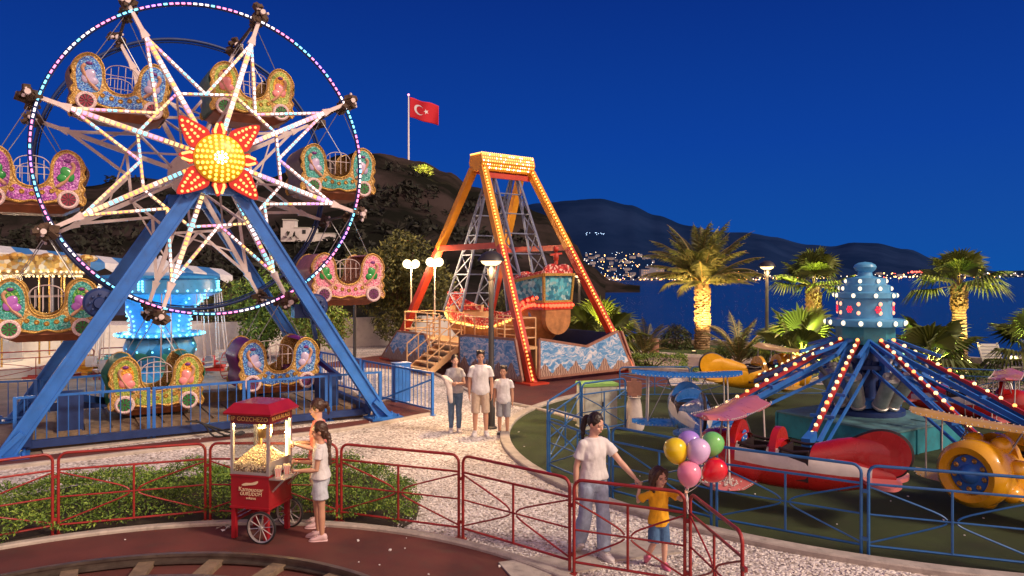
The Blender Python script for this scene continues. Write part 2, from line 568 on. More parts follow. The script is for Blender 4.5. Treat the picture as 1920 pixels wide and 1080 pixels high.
# hills ------------------------------------------------------------------------
def lerp_prof(prof, x):
    if x <= prof[0][0]: return prof[0][1]
    for (x0, y0), (x1, y1) in zip(prof[:-1], prof[1:]):
        if x <= x1:
            k = (x - x0) / (x1 - x0); k = k * k * (3 - 2 * k); return y0 + (y1 - y0) * k
    return prof[-1][1]
def ridge(name, prof, Y0, Y1, Y2, z0, m, nx=150, ny=40, amp=.06, fr=.03, x0=None, x1=None, sharp=None):
    """a range of hills: rises from its foot at Y0 to its crest at Y1 and falls behind to Y2"""
    b = MB(); vs = []; fs = []
    xa, xb = x0 or prof[0][0], x1 or prof[-1][0]
    for i in range(nx + 1):
        px = xa + (xb - xa) * i / nx
        for j in range(ny + 1):
            v = j / ny
            if v < .75: k = v / .75; Y = Y0 + (Y1 - Y0) * k; hf = math.sin(k * math.pi / 2) ** 1.15
            else: k = (v - .75) / .25; Y = Y1 + (Y2 - Y1) * k; hf = 1 - k
            X = (px - 960) / F * (Y if px > 960 else Y1 * (.55 + .45 * Y / Y1))
            H = 3.3 + (518 - lerp_prof(prof, px)) / F * Y1 - z0
            nz = noise.fractal(Vector((X * fr, Y * fr, 3.1)), 1.0, 2.1, 6) * amp * Y1 * .18
            z = z0 + max(0, H) * hf + nz * min(1, hf * 2.2) * (0.45 + .55 * math.sin(min(1, v / .75) * math.pi)) 
            vs.append((X, Y, z))
    for i in range(nx):
        for j in range(ny):
            a = i * (ny + 1) + j; fs.append((a, a + ny + 1, a + ny + 2, a + 1))
    b.add(vs, fs); o = b.build(name, m, smooth=70, fix=False); o['kind'] = 'structure'
    return o
def hill_mat(name, ca, cb, sc, cc=None):
    m = bpy.data.materials.new(name); m.use_nodes = True; t = m.node_tree; b = t.nodes['Principled BSDF']; b.inputs['Roughness'].default_value = 1
    b.inputs['Specular IOR Level'].default_value = 0
    co = N(t, 'ShaderNodeTexCoord'); n1 = N(t, 'ShaderNodeTexNoise'); n1.inputs['Scale'].default_value = sc; n1.inputs['Detail'].default_value = 12; n1.inputs['Roughness'].default_value = .65
    L(t, co.outputs['Object'], n1.inputs['Vector'])
    r = N(t, 'ShaderNodeValToRGB'); el = r.color_ramp.elements
    el[0].position = .42; el[0].color = (*ca, 1); el[1].position = .62; el[1].color = (*cb, 1)
    L(t, n1.outputs['Fac'], r.inputs[0]); L(t, r.outputs['Color'], b.inputs['Base Color'])
    bp = N(t, 'ShaderNodeBump'); bp.inputs['Strength'].default_value = .8; bp.inputs['Distance'].default_value = 1.5 / max(sc, .02) * .03
    L(t, n1.outputs['Fac'], bp.inputs['Height']); L(t, bp.outputs['Normal'], b.inputs['Normal'])
    return m
m_hill = hill_mat('rocky_hill', (.011, .0115, .009), (.047, .035, .033), .06)
hill_prof = [(-700, 420), (-200, 395), (0, 385), (180, 368), (300, 362), (430, 368), (540, 362), (620, 340), (700, 316), (745, 309), (800, 320), (850, 343), (890, 370), (960, 392), (1020, 412), (1062, 440), (1085, 480), (1100, 512), (1135, 535)]
hill = ridge('hill', hill_prof, 55, 170, 300, 0, m_hill, 190, 60, .11, .035)
ridge('headland', [(940, 430), (1010, 425), (1050, 440), (1080, 470), (1100, 505), (1150, 528), (1200, 537)], 200, 260, 330, -1.2, m_hill, 60, 30, .08, .03)
m_mtn = hill_mat('wooded_mountain_haze_tint', (.006, .018, .062), (.012, .028, .085), .004)  # blue of dusk and distance haze painted into the forest colour
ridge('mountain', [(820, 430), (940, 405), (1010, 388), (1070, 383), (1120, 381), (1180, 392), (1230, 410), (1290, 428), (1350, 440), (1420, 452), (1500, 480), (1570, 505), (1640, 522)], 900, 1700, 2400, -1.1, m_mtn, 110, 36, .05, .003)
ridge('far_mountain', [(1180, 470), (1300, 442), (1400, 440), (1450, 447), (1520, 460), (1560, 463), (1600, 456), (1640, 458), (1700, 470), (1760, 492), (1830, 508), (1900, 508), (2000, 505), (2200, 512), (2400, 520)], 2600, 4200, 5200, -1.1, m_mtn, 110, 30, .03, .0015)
# ------------------------------------------------------------ ferris wheel
m_wbeam = mat('wheel_white_paint', (.72, .6, .58), .45, var=.1, scale=5, dirt=.25)
m_blue = mat('blue_steel_paint', (.025, .15, .52), .38, var=.18, scale=3, dirt=.25)
m_navy = mat('navy_steel_paint', (.012, .035, .14), .45, var=.2)
m_gold = mat('gold_relief', (.52, .3, .07), .3, .55, var=.4, scale=30, bump=.6, bscale=60)
m_rust = mat('brown_greasy_iron', (.09, .055, .035), .7, .3, var=.4, scale=14, bump=.5)
LEDC = {'white': (1, .84, .84), 'pink': (1, .22, .5), 'cyan': (.18, .75, 1), 'yellow': (1, .66, .2), 'orange': (1, .36, .08), 'violet': (.6, .22, 1)}
LED = {k: emat('led_' + k, v, 2.2) for k, v in LEDC.items()}
LEDL = list(LED.values()); LK = list(LED)
RLED = [emat('ring_led_' + k, LEDC[k], 2.2) for k in LK]
HZ = 5.77
wheel = emp('ferris_wheel', (-6.07, 15.4, 0), math.atan2(.523, .852), 'tall ferris wheel with led lit star spokes and glowing sun hub', 'ferris wheel')
WM = Matrix.Translation((-6.07, 15.4, 0)) @ Matrix.Rotation(math.atan2(.523, .852), 4, 'Z')
def W(r, a, t):
    return Vector((r * math.sin(R(a)), t, HZ + r * math.cos(R(a))))
def led_strip(b, p, q, pal, sp=.105, sz=.036, off=Vector((0, -.06, 0)), ph=0):
    d = q - p; n = max(2, int(d.length / sp)); dd = d.normalized()
    x = dd.cross(Vector((0, 1, 0))).normalized()
    for i in range(n):
        c = p + d * ((i + .5) / n) + off
        b.mi = pal[(i // 3 + ph) % len(pal)] if U(0, 1) < .86 else random.choice((0, 3, 4))
        l = sp * .32
        b.add([c - dd * l - x * sz, c + dd * l - x * sz, c + dd * l + x * sz, c - dd * l + x * sz, c - dd * l * .6 - x * sz * .6 + off * .35, c + dd * l * .6 - x * sz * .6 + off * .35, c + dd * l * .6 + x * sz * .6 + off * .35, c - dd * l * .6 + x * sz * .6 + off * .35],
              [(4, 5, 6, 7), (0, 1, 5, 4), (1, 2, 6, 5), (2, 3, 7, 6), (3, 0, 4, 7)])
ANG = [17 + 45 * k for k in range(8)]
TF, TB = .6, 3.3
b = MB(); b.tube([W(3.27, i * 3, TF) for i in range(120)], .045, 8, close=True)
ringf = b.build('front_ring', m_navy, wheel, smooth=60)
b = MB()
nb_ = 176
for i in range(nb_):
    a = 360 * i / nb_; k = (i // 4) % 9
    b.mi = [1, 0, 0, 1, 2, 5, 1, 0, 2][k] if i % 4 else (1 if k % 2 else 2)
    p = W(3.27, a - .62, TF - .05); q = W(3.27, a + .62, TF - .05); d = (q - p).normalized(); x = d.cross(Vector((0, 1, 0)))
    b.box((p + q) / 2, ((q - p).length, .03, .034), Matrix((d, Vector((0, 1, 0)), x)).transposed())
b.mi = 6; b.tube([W(3.27, i * 3, TF - .035) for i in range(120)], .02, 6, close=True)
b.build('light_strip', RLED + [m_navy], ringf, smooth=None)
b = MB(); b.tube([W(3.27, i * 3, TB) for i in range(120)], .042, 8, close=True); b.tube([W(3.2, i * 3, TB + .02) for i in range(120)], .02, 6, close=True)
b.build('back_ring', m_navy, wheel, smooth=60)
PALS = [[0, 2, 0, 3, 0], [2, 0, 1, 0], [2, 0, 5, 0], [0, 1, 2, 3], [4, 3, 0, 2], [4, 2, 3, 4], [4, 3, 1, 2], [0, 4, 1, 0, 2]]
ARI, ARC, ART = 1.5, 2.72, 3.38
for t, front in ((TF, True), (TB, False)):
    for k, a in enumerate(ANG):
        b = MB(); s = MB()
        hub = W(.42, a, t * .55 if front else t + .1)
        nd, co_, tip = W(ARI, a, t), W(ARC, a, t), W(ART, a, t)
        b.beam(hub, co_, .1, .1, up=(0, 1, 0)); b.beam(co_, co_.lerp(tip, .25), .17, .11, up=(0, 1, 0), w2=.09, h2=.1); b.beam(co_.lerp(tip, .25), tip, .085, .1, up=(0, 1, 0), w2=.07, h2=.09)
        m1 = (W(ARI, a, t) + W(ARI, a + 45, t)) / 2; m0 = (W(ARI, a, t) + W(ARI, a - 45, t)) / 2
        b.beam(co_, m1, .065, .07, up=(0, 1, 0)); b.beam(co_, m0, .065, .07, up=(0, 1, 0))
        nx_ = W(ARI, a + 45, t)
        b.beam(nd, nx_, .06, .07, up=(0, 1, 0))
        if front:
            # braces from the front node back to the rear frame's hub
            b.beam(nd, W(.5, a, TB - .1), .045, .045, up=(1, 0, 0))
        else:
            b.beam(nd, W(.5, a, TF + .5), .045, .045, up=(1, 0, 0))
            b.beam(W(2.1, a, t), W(ARI, a + 45, t), .035, .035, up=(0, 1, 0))
        arm = b.build('arm', m_wbeam, wheel, smooth=None)
        if front:
            pal = PALS[k]
            for p_, q_, sz_, h_ in ((hub, co_, .034, 0), (co_, m1, .02, 1), (co_, m0, .02, 2), (nd, nx_, .02, 3)):
                s = MB(); led_strip(s, p_, q_, pal, .1, sz_, ph=h_); s.mi = 6; s.beam(p_ + Vector((0, -.045, 0)), q_ + Vector((0, -.045, 0)), sz_ * 1.6, .04, up=(0, 1, 0)); s.build('light_strip', LEDL + [m_wbeam], arm, smooth=None)
        c = MB()
        for i in range(16):
            p = W(3.42 + U(-.16, .16), a + U(-2, 2), t + U(-.12, .2)); c.box(p, (U(.05, .16), U(.05, .2), U(.05, .15)), Matrix.Rotation(U(0, 3), 3, (U(-1, 1), U(-1, 1), 1)))
        c.mi = 1; c.lathe([(.055, -.06), (.055, .06)], 10, W(3.45, a, t - .14), Matrix.Rotation(R(90), 3, 'X'))
        for i in range(5): c.ball(W(3.5, a + U(-2.5, 2.5), t - .1 + U(-.05, .05)), .035, 6, 4)
        c.build('pivot_bracket', [m_rust, m_wbeam], arm, smooth=40)
for a in ANG:
    b = MB(); p, q = W(3.4, a, TF), W(3.4, a, TB); b.tube([p, q], .035, 8)
    for i in range(50):
        k = U(.06, .3); pp = p.lerp(q, k) + Vector((U(-.1, .1), 0, U(-.12, .1))); b.box(pp, (U(.03, .1), U(.03, .14), U(.02, .08)), Matrix.Rotation(U(0, 3), 3, (U(-1, 1), U(-1, 1), 1)))
    b.build('cross_axle', m_rust, wheel, smooth=40)
b = MB(); b.lathe([(.0, -.1), (.16, -.1), (.16, 3.6), (0, 3.6)], 20, (0, .0, HZ), Matrix.Rotation(R(-90), 3, 'X'))
b.lathe([(.45, .3), (.5, .34), (.5, .42), (.45, .46)], 28, (0, 0, HZ), Matrix.Rotation(R(-90), 3, 'X'))
b.lathe([(.45, 3.28), (.55, 3.3), (.55, 3.42), (.45, 3.45)], 28, (0, 0, HZ), Matrix.Rotation(R(-90), 3, 'X'))
b.build('hub', m_wbeam, wheel)
# glowing sun
sun_y = -.22; HZ = 5.7
m_sunred = mat('sun_red_plastic', (.55, .015, .008), .35, var=.1)
m_sunyel = mat('sun_yellow_plastic', (.75, .42, .01), .35, var=.1)
e_sy = emat('bulb_sun_yellow', (1, .72, .1), 2.2); e_sw = emat('bulb_sun_white', (1, .95, .9), 3); e_sr = emat('bulb_sun_orange', (1, .42, .12), 1.9)
b = MB(); b.lathe([(0, .15), (.2, .14), (.37, .1), (.47, .03), (.5, 0), (.5, -.06), (0, -.06)], 40, (0, sun_y, HZ), Matrix.Rotation(R(90), 3, 'X'))
disc = b.build('sun_disc', m_sunyel, wheel)
b = MB(); b.mi = 1
for rr, n in ((.05, 5), (.115, 9)):
    for i in range(n): q = 2 * math.pi * i / n; b.ball((rr * math.cos(q), sun_y - .165, HZ + rr * math.sin(q)), .026, 7, 5)
b.ball((0, sun_y - .18, HZ), .04, 8, 6)
b.mi = 0
for rr, n, y, sz in ((.2, 11, .14, .03), (.28, 15, .125, .032), (.36, 19, .1, .034), (.44, 23, .055, .033)):
    for i in range(n):
        q = 2 * math.pi * (i + .5 * (n % 2)) / n; b.ball((rr * math.cos(q), sun_y - y, HZ + rr * math.sin(q)), sz, 7, 5)
b.build('bulbs', [e_sy, e_sw], disc, smooth=60)
for k in range(8):
    a = 45 * k; big = k % 2 == 1; Lg = 1.1 if big else .77; w = .25 if big else .15
    b = MB(); pts = cr([(-w * .6, .4), (-w, .56), (-w * .66, .42 + (Lg - .42) * .58), (0.03, Lg), (w * .74, .42 + (Lg - .42) * .55), (w, .54), (w * .6, .4)], 4)
    rm = Matrix.Rotation(R(a), 4, 'Y')
    b.X = Matrix.Translation((0, sun_y + .05, HZ)) @ rm
    b.prism([(p.x, p.y) for p in pts], -.03, .06, lambda x, y, t: Vector((x, t, y)))
    pet = b.build('sun_petal', m_sunred, wheel, smooth=30)
    s = MB(); s.X = b.X
    for i in range(1, 7):
        z = .5 + (Lg - .56) * i / 6.5; ww = w * (1 - ((z - .54) / (Lg - .5)) ** 1.2) if z > .54 else w * .9
        n = 3 if ww > .17 else (2 if ww > .07 else 1)
        for j in range(n):
            x = 0 if n == 1 else (-1 + 2 * j / (n - 1)) * ww * .62
            s.ball((x, -.04, z), .03, 6, 4)
    s.build('bulbs', e_sr, pet, smooth=60)
HZ = 5.77
# legs
def leg(s0, s1, t0, t1, w=.24, d=.17, top=5.25):
    b = MB(); p, q = Vector((s0, t0, top)), Vector((s1, t1, .05)); 
    b.beam(p, q, w * .8, d * .55, up=(0, 1, 0)); 
    x = (q - p).normalized().cross(Vector((0, 1, 0))).normalized()
    for sg in (-1, 1): b.beam(p + x * sg * w / 2, q + x * sg * w / 2, .05, d, up=(0, 1, 0))
    for k in range(1, 6):
        c = p.lerp(q, k / 6); b.beam(c - x * w * .5, c + x * w * .5, .05, d * .8, up=(q - p).normalized())
    o = b.build('leg', m_blue, wheel, smooth=None)
    f = MB(); f.box((s1, t1, .04), (.75, .6, .05)); f.beam((s1 + (.5 if s1 > 0 else -.5) * .3, t1, .05), (s1 * .93, t1, .45), .1, .3, up=(0, 1, 0))
    for a_ in (-.28, .28):
        for c_ in (-.2, .2): f.lathe([(.03, .06), (.03, .12)], 6, (s1 + a_, t1 + c_, 0))
    f.build('foot_plate', m_blue, o, smooth=None)
for t0, t1 in ((.12, 0), (3.85, 4.1)):
    for sg in (-1, 1): leg(sg * .33, sg * 3.63, t0, t1)
    b = MB(); b.beam((-.5, t0, 5.15), (.5, t0, 5.15), .35, .3); b.box((0, t0, HZ - .15), (.5, .3, .6))
    b.beam((-.62, t0 - .16, 4.9), (-.22, t0 - .16, 5.25), .06, .08); b.beam((.62, t0 - .16, 4.9), (.22, t0 - .16, 5.25), .06, .08)
    b.build('bearing_block', m_blue, wheel, smooth=None)
for sg, z in ((-1, 2.78), (1, 2.62)):
    b = MB(); b.lathe([(0, -.24), (.2, -.24), (.27, -.2), (.29, -.1), (.29, .16), (.25, .2), (.12, .22), (.1, .28), (0, .28)], 24, (sg * 2.12, .45, z), Matrix.Rotation(R(90), 3, 'X'))
    for i in range(8): q = R(45 * i); b.ball((sg * 2.12 + .17 * math.cos(q), .2, z + .17 * math.sin(q)), .03, 6, 4)
    b.box((sg * 1.85, .5, z - .1), (.35, .3, .3)); b.beam((sg * 2.1, .5, z - .25), (sg * 2.2, .5, z - .75), .07, .1)
    b.build('drive_motor', m_navy, wheel)
b = MB(); b.box((0, 2.0, .12), (6.6, 2.6, .24)); b.box((0, .62, .06), (6.6, .3, .12)); b.box((0.9, 3.1, .35), (2.2, .5, .3))
for i in range(14): b.box((-3.1 + i * .48, 2.0, .25), (.42, 2.5, .03))
b.build('boarding_platform', m_wood, wheel, smooth=None)
b = MB()
for sg in (-1, 1):
    b.box((sg * 2.6, 1.0, .5), (.45, .4, 1.0)); b.beam((sg * 2.6, 1, .9), (sg * 1.2, 3.4, .25), .1, .14); b.beam((sg * 3.2, 3.8, .35), (sg * 3.3, .1, .25), .12, .2); b.beam((sg * 2.3, 3.7, 1.8), (sg * 2.9, .9, .9), .09, .12)
b.beam((-3.3, 3.9, .3), (3.3, 3.9, .3), .16, .2); b.beam((-3.4, .3, .16), (3.4, .3, .16), .12, .14)
b.build('base_frame', m_navy, wheel, smooth=None)
cb = MB()
for k in range(3): cb.tube(cr([(-.6 + k * .1, .1, .35), (-.3, .0, .3), (-.1 + k * .2, -.2, .05), (.3 + k * .1, -.1, .03), (.5, .1, .03)], 5), .02, 6)
cb.build('power_cable', m_dark, wheel, smooth=60)

# gondolas ---------------------------------------------------------------------
HALF = [(0, .13), (.25, .07), (.5, .12), (.78, .05), (.96, .1), (1.05, .04), (1.1, .17), (1.03, .3), (1.08, .43), (1.01, .56), (1.09, .7), (1.05, .82), (1.09, .96), (1.01, 1.16), (.87, 1.3), (.7, 1.35), (.54, 1.28), (.43, 1.12), (.39, .95), (.37, .75), (.28, .56), (.13, .47), (0, .45)]
OUT = cr([(x, z) for x, z in HALF] + [(-x, z) for x, z in reversed(HALF[1:-1])], 3, closed=True)
LOBE = cr([(.46, .5), (.44, .9), (.52, 1.14), (.69, 1.28), (.85, 1.23), (.97, 1.05), (.99, .8), (.95, .55), (.9, .42), (.62, .4)], 4, closed=True)
STRIP = cr([(-.5, .2), (-.36, .48), (-.14, .4), (.14, .4), (.36, .48), (.5, .2), (.2, .12), (-.2, .12)], 4, closed=True)
ZT = -2.45
_gate = {}
def gondola(a, cols, label, sway=0.0):
    """cols: gold, field colours, inner field colours, motif, wheel, shell, motif2"""
    gold, field, inner, motif, wh, shell, floor = cols
    p = WM @ W(3.4, a, 1.95)
    g = emp('gondola', p, 0, label, 'gondola', 'carriage gondolas of the ferris wheel', rot=(0, R(sway), math.atan2(.523, .852)), sc=.84)
    for sg in (-1, 1):
        y0, y1 = (-.78, -.72) if sg < 0 else (.72, .78)
        b = MB(); b.prism([(q.x, q.y + ZT) for q in OUT], y0, y1, lambda x, z, t: Vector((x, t, z)))
        b.mi = 1; b.tube([(q.x, sg * .78, q.y + ZT) for q in OUT], .026, 6, close=True)
        pan = b.build('side_panel', [gold, m_gold], g, smooth=50)
        for mx in (-1, 1):
            f = MB(); yy = sg * .78
            f.prism([(mx * q.x, q.y + ZT) for q in LOBE], yy - .012, yy + .012, lambda x, z, t: Vector((x, t, z)))
            f.mi = 1
            cx, cz = .71, .87
            f.prism([(mx * (cx + (q.x - cx) * .66), cz + (q.y - cz) * .66 + .02 + ZT) for q in LOBE], yy - .02, yy + .02, lambda x, z, t: Vector((x, t, z)))
            f.build('painted_field', [field, inner], pan, smooth=40)
            d = MB(); yd = sg * .8
            d.ball((mx * .72, yd, .78 + ZT), (.13, .04, .2), 10, 7, Matrix.Rotation(R(mx * -32), 3, 'Y'))
            d.ball((mx * .63, yd, .68 + ZT), (.13, .045, .11), 10, 7)
            d.mi = 1
            d.tube(cr([(mx * .5, yd, .46 + ZT), (mx * .68, yd, .62 + ZT), (mx * .82, yd, .84 + ZT), (mx * .86, yd, .98 + ZT), (mx * .8, yd, 1.06 + ZT)], 4), [.025] + [.045] * 14 + [.05, .03], 6)
            d.mi = 2; d.ball((mx * .72, yd, 1.1 + ZT), (.075, .03, .045), 8, 6)
            d.build('relief_figure', [motif, m_skinpaint, m_purple], pan, smooth=60)
            w = MB(); wy = sg * .81
            w.lathe([(.15, -.02), (.16, .025), (.2, .03), (.23, 0), (.22, -.025)], 26, (mx * .74, wy, .17 + ZT), Matrix.Rotation(R(90 if sg < 0 else -90), 3, 'X'))
            w.mi = 2; w.lathe([(0, .0), (.155, .0), (.155, -.02), (0, -.02)], 20, (mx * .74, wy, .17 + ZT), Matrix.Rotation(R(90 if sg < 0 else -90), 3, 'X'))
            w.mi = 1
            for i in range(10):
                q = R(36 * i); dx, dz = math.cos(q), math.sin(q)
                w.beam((mx * .74 + dx * .035, wy + sg * .008, .17 + ZT + dz * .035), (mx * .74 + dx * .15, wy + sg * .008, .17 + ZT + dz * .15), .014, .02, up=(0, 1, 0), w2=.042)
            w.build('wheel', [m_pinkwhite, wh, m_wheeldark], g, smooth=40)
        b = MB(); b.prism([(q.x, q.y + ZT) for q in STRIP], sg * .78 - .014, sg * .78 + .014, lambda x, z, t: Vector((x, t, z)))
        for i in range(5):
            cxx = -.4 + .2 * i
            b.mi = 1; b.lathe([(.04, -.015), (.06, .01), (.04, .03), (.03, .01)], 10, (cxx, sg * .79, .28 + .08 * abs(i - 2) / 2 + ZT), Matrix.Rotation(R(90), 3, 'X'))
        b.build('scroll_ornament', [field, m_gold], pan, smooth=50)
        b = MB()
        for i in range(4):
            x = -.24 + .16 * i; zt = 1.16 - .1 * (abs(x) / .3) ** 2; zb = .56 + .14 * (abs(x) / .3) ** 2
            b.tube([(x, sg * .7, zb + ZT), (x, sg * .7, zt + ZT)], .009, 5)
        b.tube(cr([(-.36, sg * .7, .72 + ZT), (-.37, sg * .7, .98 + ZT), (-.24, sg * .7, 1.14 + ZT), (0, sg * .7, 1.19 + ZT), (.24, sg * .7, 1.14 + ZT), (.37, sg * .7, .98 + ZT), (.36, sg * .7, .72 + ZT)], 4), .012, 6)
        b.tube([(-.36, sg * .7, .92 + ZT), (.36, sg * .7, .92 + ZT)], .009, 5)
        b.build('gate', m_wbeam, g, smooth=60)
    for mx in (-1, 1):
        prof = cr([(.6, 1.31), (.75, 1.34), (.9, 1.27), (1.03, 1.08), (1.12, .9), (1.08, .7), (1.02, .5), (1.06, .25), (1.0, .05)], 4)
        b = MB(); n = len(prof); rows = 13
        for j in range(rows):
            y = -.72 + 1.44 * j / (rows - 1); k = 1 + (.035 if j % 2 else 0) + .05 * math.cos(y * 2)
            b.v += [(mx * q.x * k, y, q.y + ZT) for q in prof] + [(mx * (q.x * k - .05), y, q.y - .02 + ZT) for q in prof]
        for j in range(rows - 1):
            for i in range(n - 1):
                for off in (0, n):
                    a_ = j * 2 * n + off + i; b.f.append((a_, a_ + 1, a_ + 1 + 2 * n, a_ + 2 * n)); b.m.append(0)
        b.build('seat_shell', shell, g, smooth=60)
        b = MB(); b.box((mx * .66, 0, .42 + ZT), (.5, 1.38, .1)); b.box((mx * .92, 0, .75 + ZT), (.08, 1.38, .6))
        b.build('seat', shell, g, smooth=None)
    b = MB(); b.box((0, 0, .06 + ZT), (2.0, 1.42, .1)); 
    b.loft([[(x, y, z + ZT) for x, y, z in ((-1.0, -.7, .02), (1.0, -.7, .02), (1.0, .7, .02), (-1.0, .7, .02))], [(x, y, z + ZT) for x, y, z in ((-.62, -.5, -.16), (.62, -.5, -.16), (.62, .5, -.16), (-.62, .5, -.16))]])
    b.build('floor_pan', floor, g, smooth=None)
    b = MB()
    for mx in (-1, 1):
        for sg in (-1, 1): b.tube([(0, sg * .95, -.02), (mx * .62, sg * .72, 1.3 + ZT)], .011, 5)
    b.tube([(0, -1.0, 0), (0, 1.0, 0)], .03, 8)
    b.build('hanger_cable', m_steel, g, smooth=60)
    return g
m_skinpaint = mat('painted_flesh', (.6, .33, .2), .35, var=.15)
m_purple = mat('painted_purple', (.16, .03, .2), .35)
m_pinkwhite = cells('wheel_pink_white', [(.72, .55, .55), (.8, .66, .62), (.66, .42, .42)], 70, bump=.2)
m_wheeldark = mat('wheel_centre_dark', (.1, .05, .06), .5)
def glit(name, cs): return cells(name, cs, 42, rough=.28, metal=.15, bump=.5, jitter=.5, dist=.006)
gl = {
 'gold': glit('glitter_gold', [(.5, .3, .07), (.62, .4, .12), (.34, .18, .04), (.7, .52, .22), (.45, .22, .06)]),
 'blue': glit('glitter_blue', [(.03, .13, .55), (.06, .25, .65), (.02, .06, .35), (.15, .4, .7), (.3, .5, .75)]),
 'orange': glit('glitter_orange', [(.75, .3, .02), (.8, .45, .05), (.65, .2, .01), (.8, .55, .1)]),
 'green': glit('glitter_green', [(.04, .3, .06), (.1, .42, .08), (.02, .18, .04), (.3, .5, .1)]),
 'purple': glit('glitter_purple', [(.35, .06, .35), (.5, .15, .5), (.2, .03, .25), (.6, .3, .6)]),
 'teal': glit('glitter_teal', [(.03, .3, .26), (.06, .42, .36), (.02, .18, .16), (.2, .5, .45)]),
 'pink': glit('glitter_pink', [(.75, .2, .32), (.8, .35, .42), (.65, .12, .25), (.8, .5, .5)]),
 'rose': glit('glitter_rose_gold', [(.65, .33, .22), (.75, .45, .3), (.5, .22, .15), (.8, .55, .4)]),
 'lime': glit('glitter_lime', [(.3, .38, .05), (.4, .45, .08), (.18, .3, .04), (.5, .5, .15)]),
}
mm = {k: mat('relief_' + k, c, .3, coat=.3) for k, c in {'lav': (.5, .42, .62), 'pink': (.8, .28, .28), 'green': (.02, .28, .05), 'purple': (.4, .12, .5)}.items()}
sh = {k: mat('shell_' + k, c, .45, var=.4, scale=7) for k, c in {'grey': (.16, .13, .15), 'brown': (.22, .12, .06), 'teal': (.1, .2, .18), 'purple': (.22, .02, .2), 'rose': (.45, .2, .2), 'green': (.02, .2, .06), 'dark': (.06, .05, .08)}.items()}
m_fl = mat('floor_brown_paint', (.28, .09, .035), .5, var=.3, dirt=.3)
wg = {k: mat('spoke_' + k, c, .4) for k, c in {'green': (.02, .25, .05), 'maroon': (.3, .02, .06), 'plum': (.2, .04, .16)}.items()}
ring_g = [
 (17, ('gold', 'lime', 'orange', 'pink', 'green', 'teal'), 'orange glitter gondola with green rims, high up right of the top', 0),
 (62, ('gold', 'teal', 'teal', 'lav', 'green', 'grey'), 'teal and gold gondola with lavender figures at the upper right of the wheel', 0),
 (107, ('rose', 'pink', 'pink', 'green', 'plum', 'rose'), 'pink gondola with small green figures on the right of the wheel', 0),
 (152, ('gold', 'blue', 'blue', 'lav', 'plum', 'purple'), 'blue and gold gondola with purple seat shells just above the blue railing', 0),
 (197, ('gold', 'lime', 'orange', 'pink', 'green', 'green'), 'yellow orange gondola with green shells, lowest on the wheel', 0),
 (242, ('gold', 'teal', 'green', 'purple', 'green', 'dark'), 'green and gold gondola with purple figures at the lower left', 0),
 (287, ('gold', 'purple', 'purple', 'green', 'maroon', 'brown'), 'purple gondola with a green figure at the far left of the wheel', 0),
 (332, ('gold', 'blue', 'blue', 'lav', 'maroon', 'brown'), 'blue and gold gondola with brown underside at the upper left', 3),
]
for a, (c0, c1, c2, c3, c4, c5), lab, sw_ in ring_g:
    gondola(a, (gl[c0], gl[c1], gl[c2], mm[c3], wg[c4], sh[c5], m_fl), lab, sw_)

# blue bar railing round the wheel
def bar_panel(a, b_, h, label, m=m_blue, sp=.17, brace=False, group='blue bar railing panels round the ferris wheel'):
    a, b_ = Vector((a[0], a[1], 0)), Vector((b_[0], b_[1], 0)); d = (b_ - a); ln = d.length
    o = emp('railing_panel', a, math.atan2(d.y, d.x), label, 'railing', group)
    p = MB(); p.beam((0, 0, h), (ln, 0, h), .045, .045); p.build('rail', m, o, smooth=None); p = MB(); p.beam((0, 0, .14), (ln, 0, .14), .04, .04); p.build('rail', m, o, smooth=None)
    p = MB(); n = int(ln / sp)
    for i in range(1, n): p.tube([(ln * i / n, 0, .14), (ln * i / n, 0, h)], .011, 5)
    p.build('bars', m, o, smooth=60)
    for x in (0.03, ln - .03):
        p = MB(); p.beam((x, 0, 0), (x, 0, h + .02), .06, .06); p.box((x, 0, .01), (.14, .12, .02)); p.build('post', m, o, smooth=None)
    if brace:
        p = MB(); p.beam((ln - .05, 0, h * .85), (ln * .45, -.9, .03), .04, .04); p.build('brace', m, o, smooth=None)
    return o
def WL(s, t): v = WM @ Vector((s, t, 0)); return (v.x, v.y)
bl = ['leftmost blue bar railing panel behind the wheel leg foot', 'blue bar railing panel below the orange gondola', 'blue bar railing panel behind the popcorn cart roof', 'blue bar railing panel left of the right wheel leg']
ss = [-3.55, -1.2, .65, 2.45, 3.75]
for i in range(4): bar_panel(WL(ss[i] + .02, .4), WL(ss[i + 1] - .02, .4), 1.03, bl[i])
bar_panel(G(680, 745), G(812, 779), 1.0, 'tall blue bar railing panel with a slanted brace beside the gravel', brace=True)
bar_panel(G(600, 722), G(676, 742), 1.0, 'short blue bar railing panel joining the braced one by the dirt yard')
bar_panel(G(-60, 800), G(70, 792), .95, 'low blue railing panel at the left edge behind the wheel leg')
bar_panel(G(75, 792), G(195, 778), .95, 'low blue railing panel left of the lowest gondola')
b = MB(); p = G(752, 752); b.X = Matrix.Translation(p) @ Matrix.Rotation(.5, 4, 'Z'); b.box((0, 0, .5), (.42, .3, 1.0)); b.box((0, 0, 1.01), (.46, .34, .03))
tag(b.build('control_cabinet', m_blue, smooth=None), 'plain blue upright cabinet behind the braced bar railing', 'cabinet')
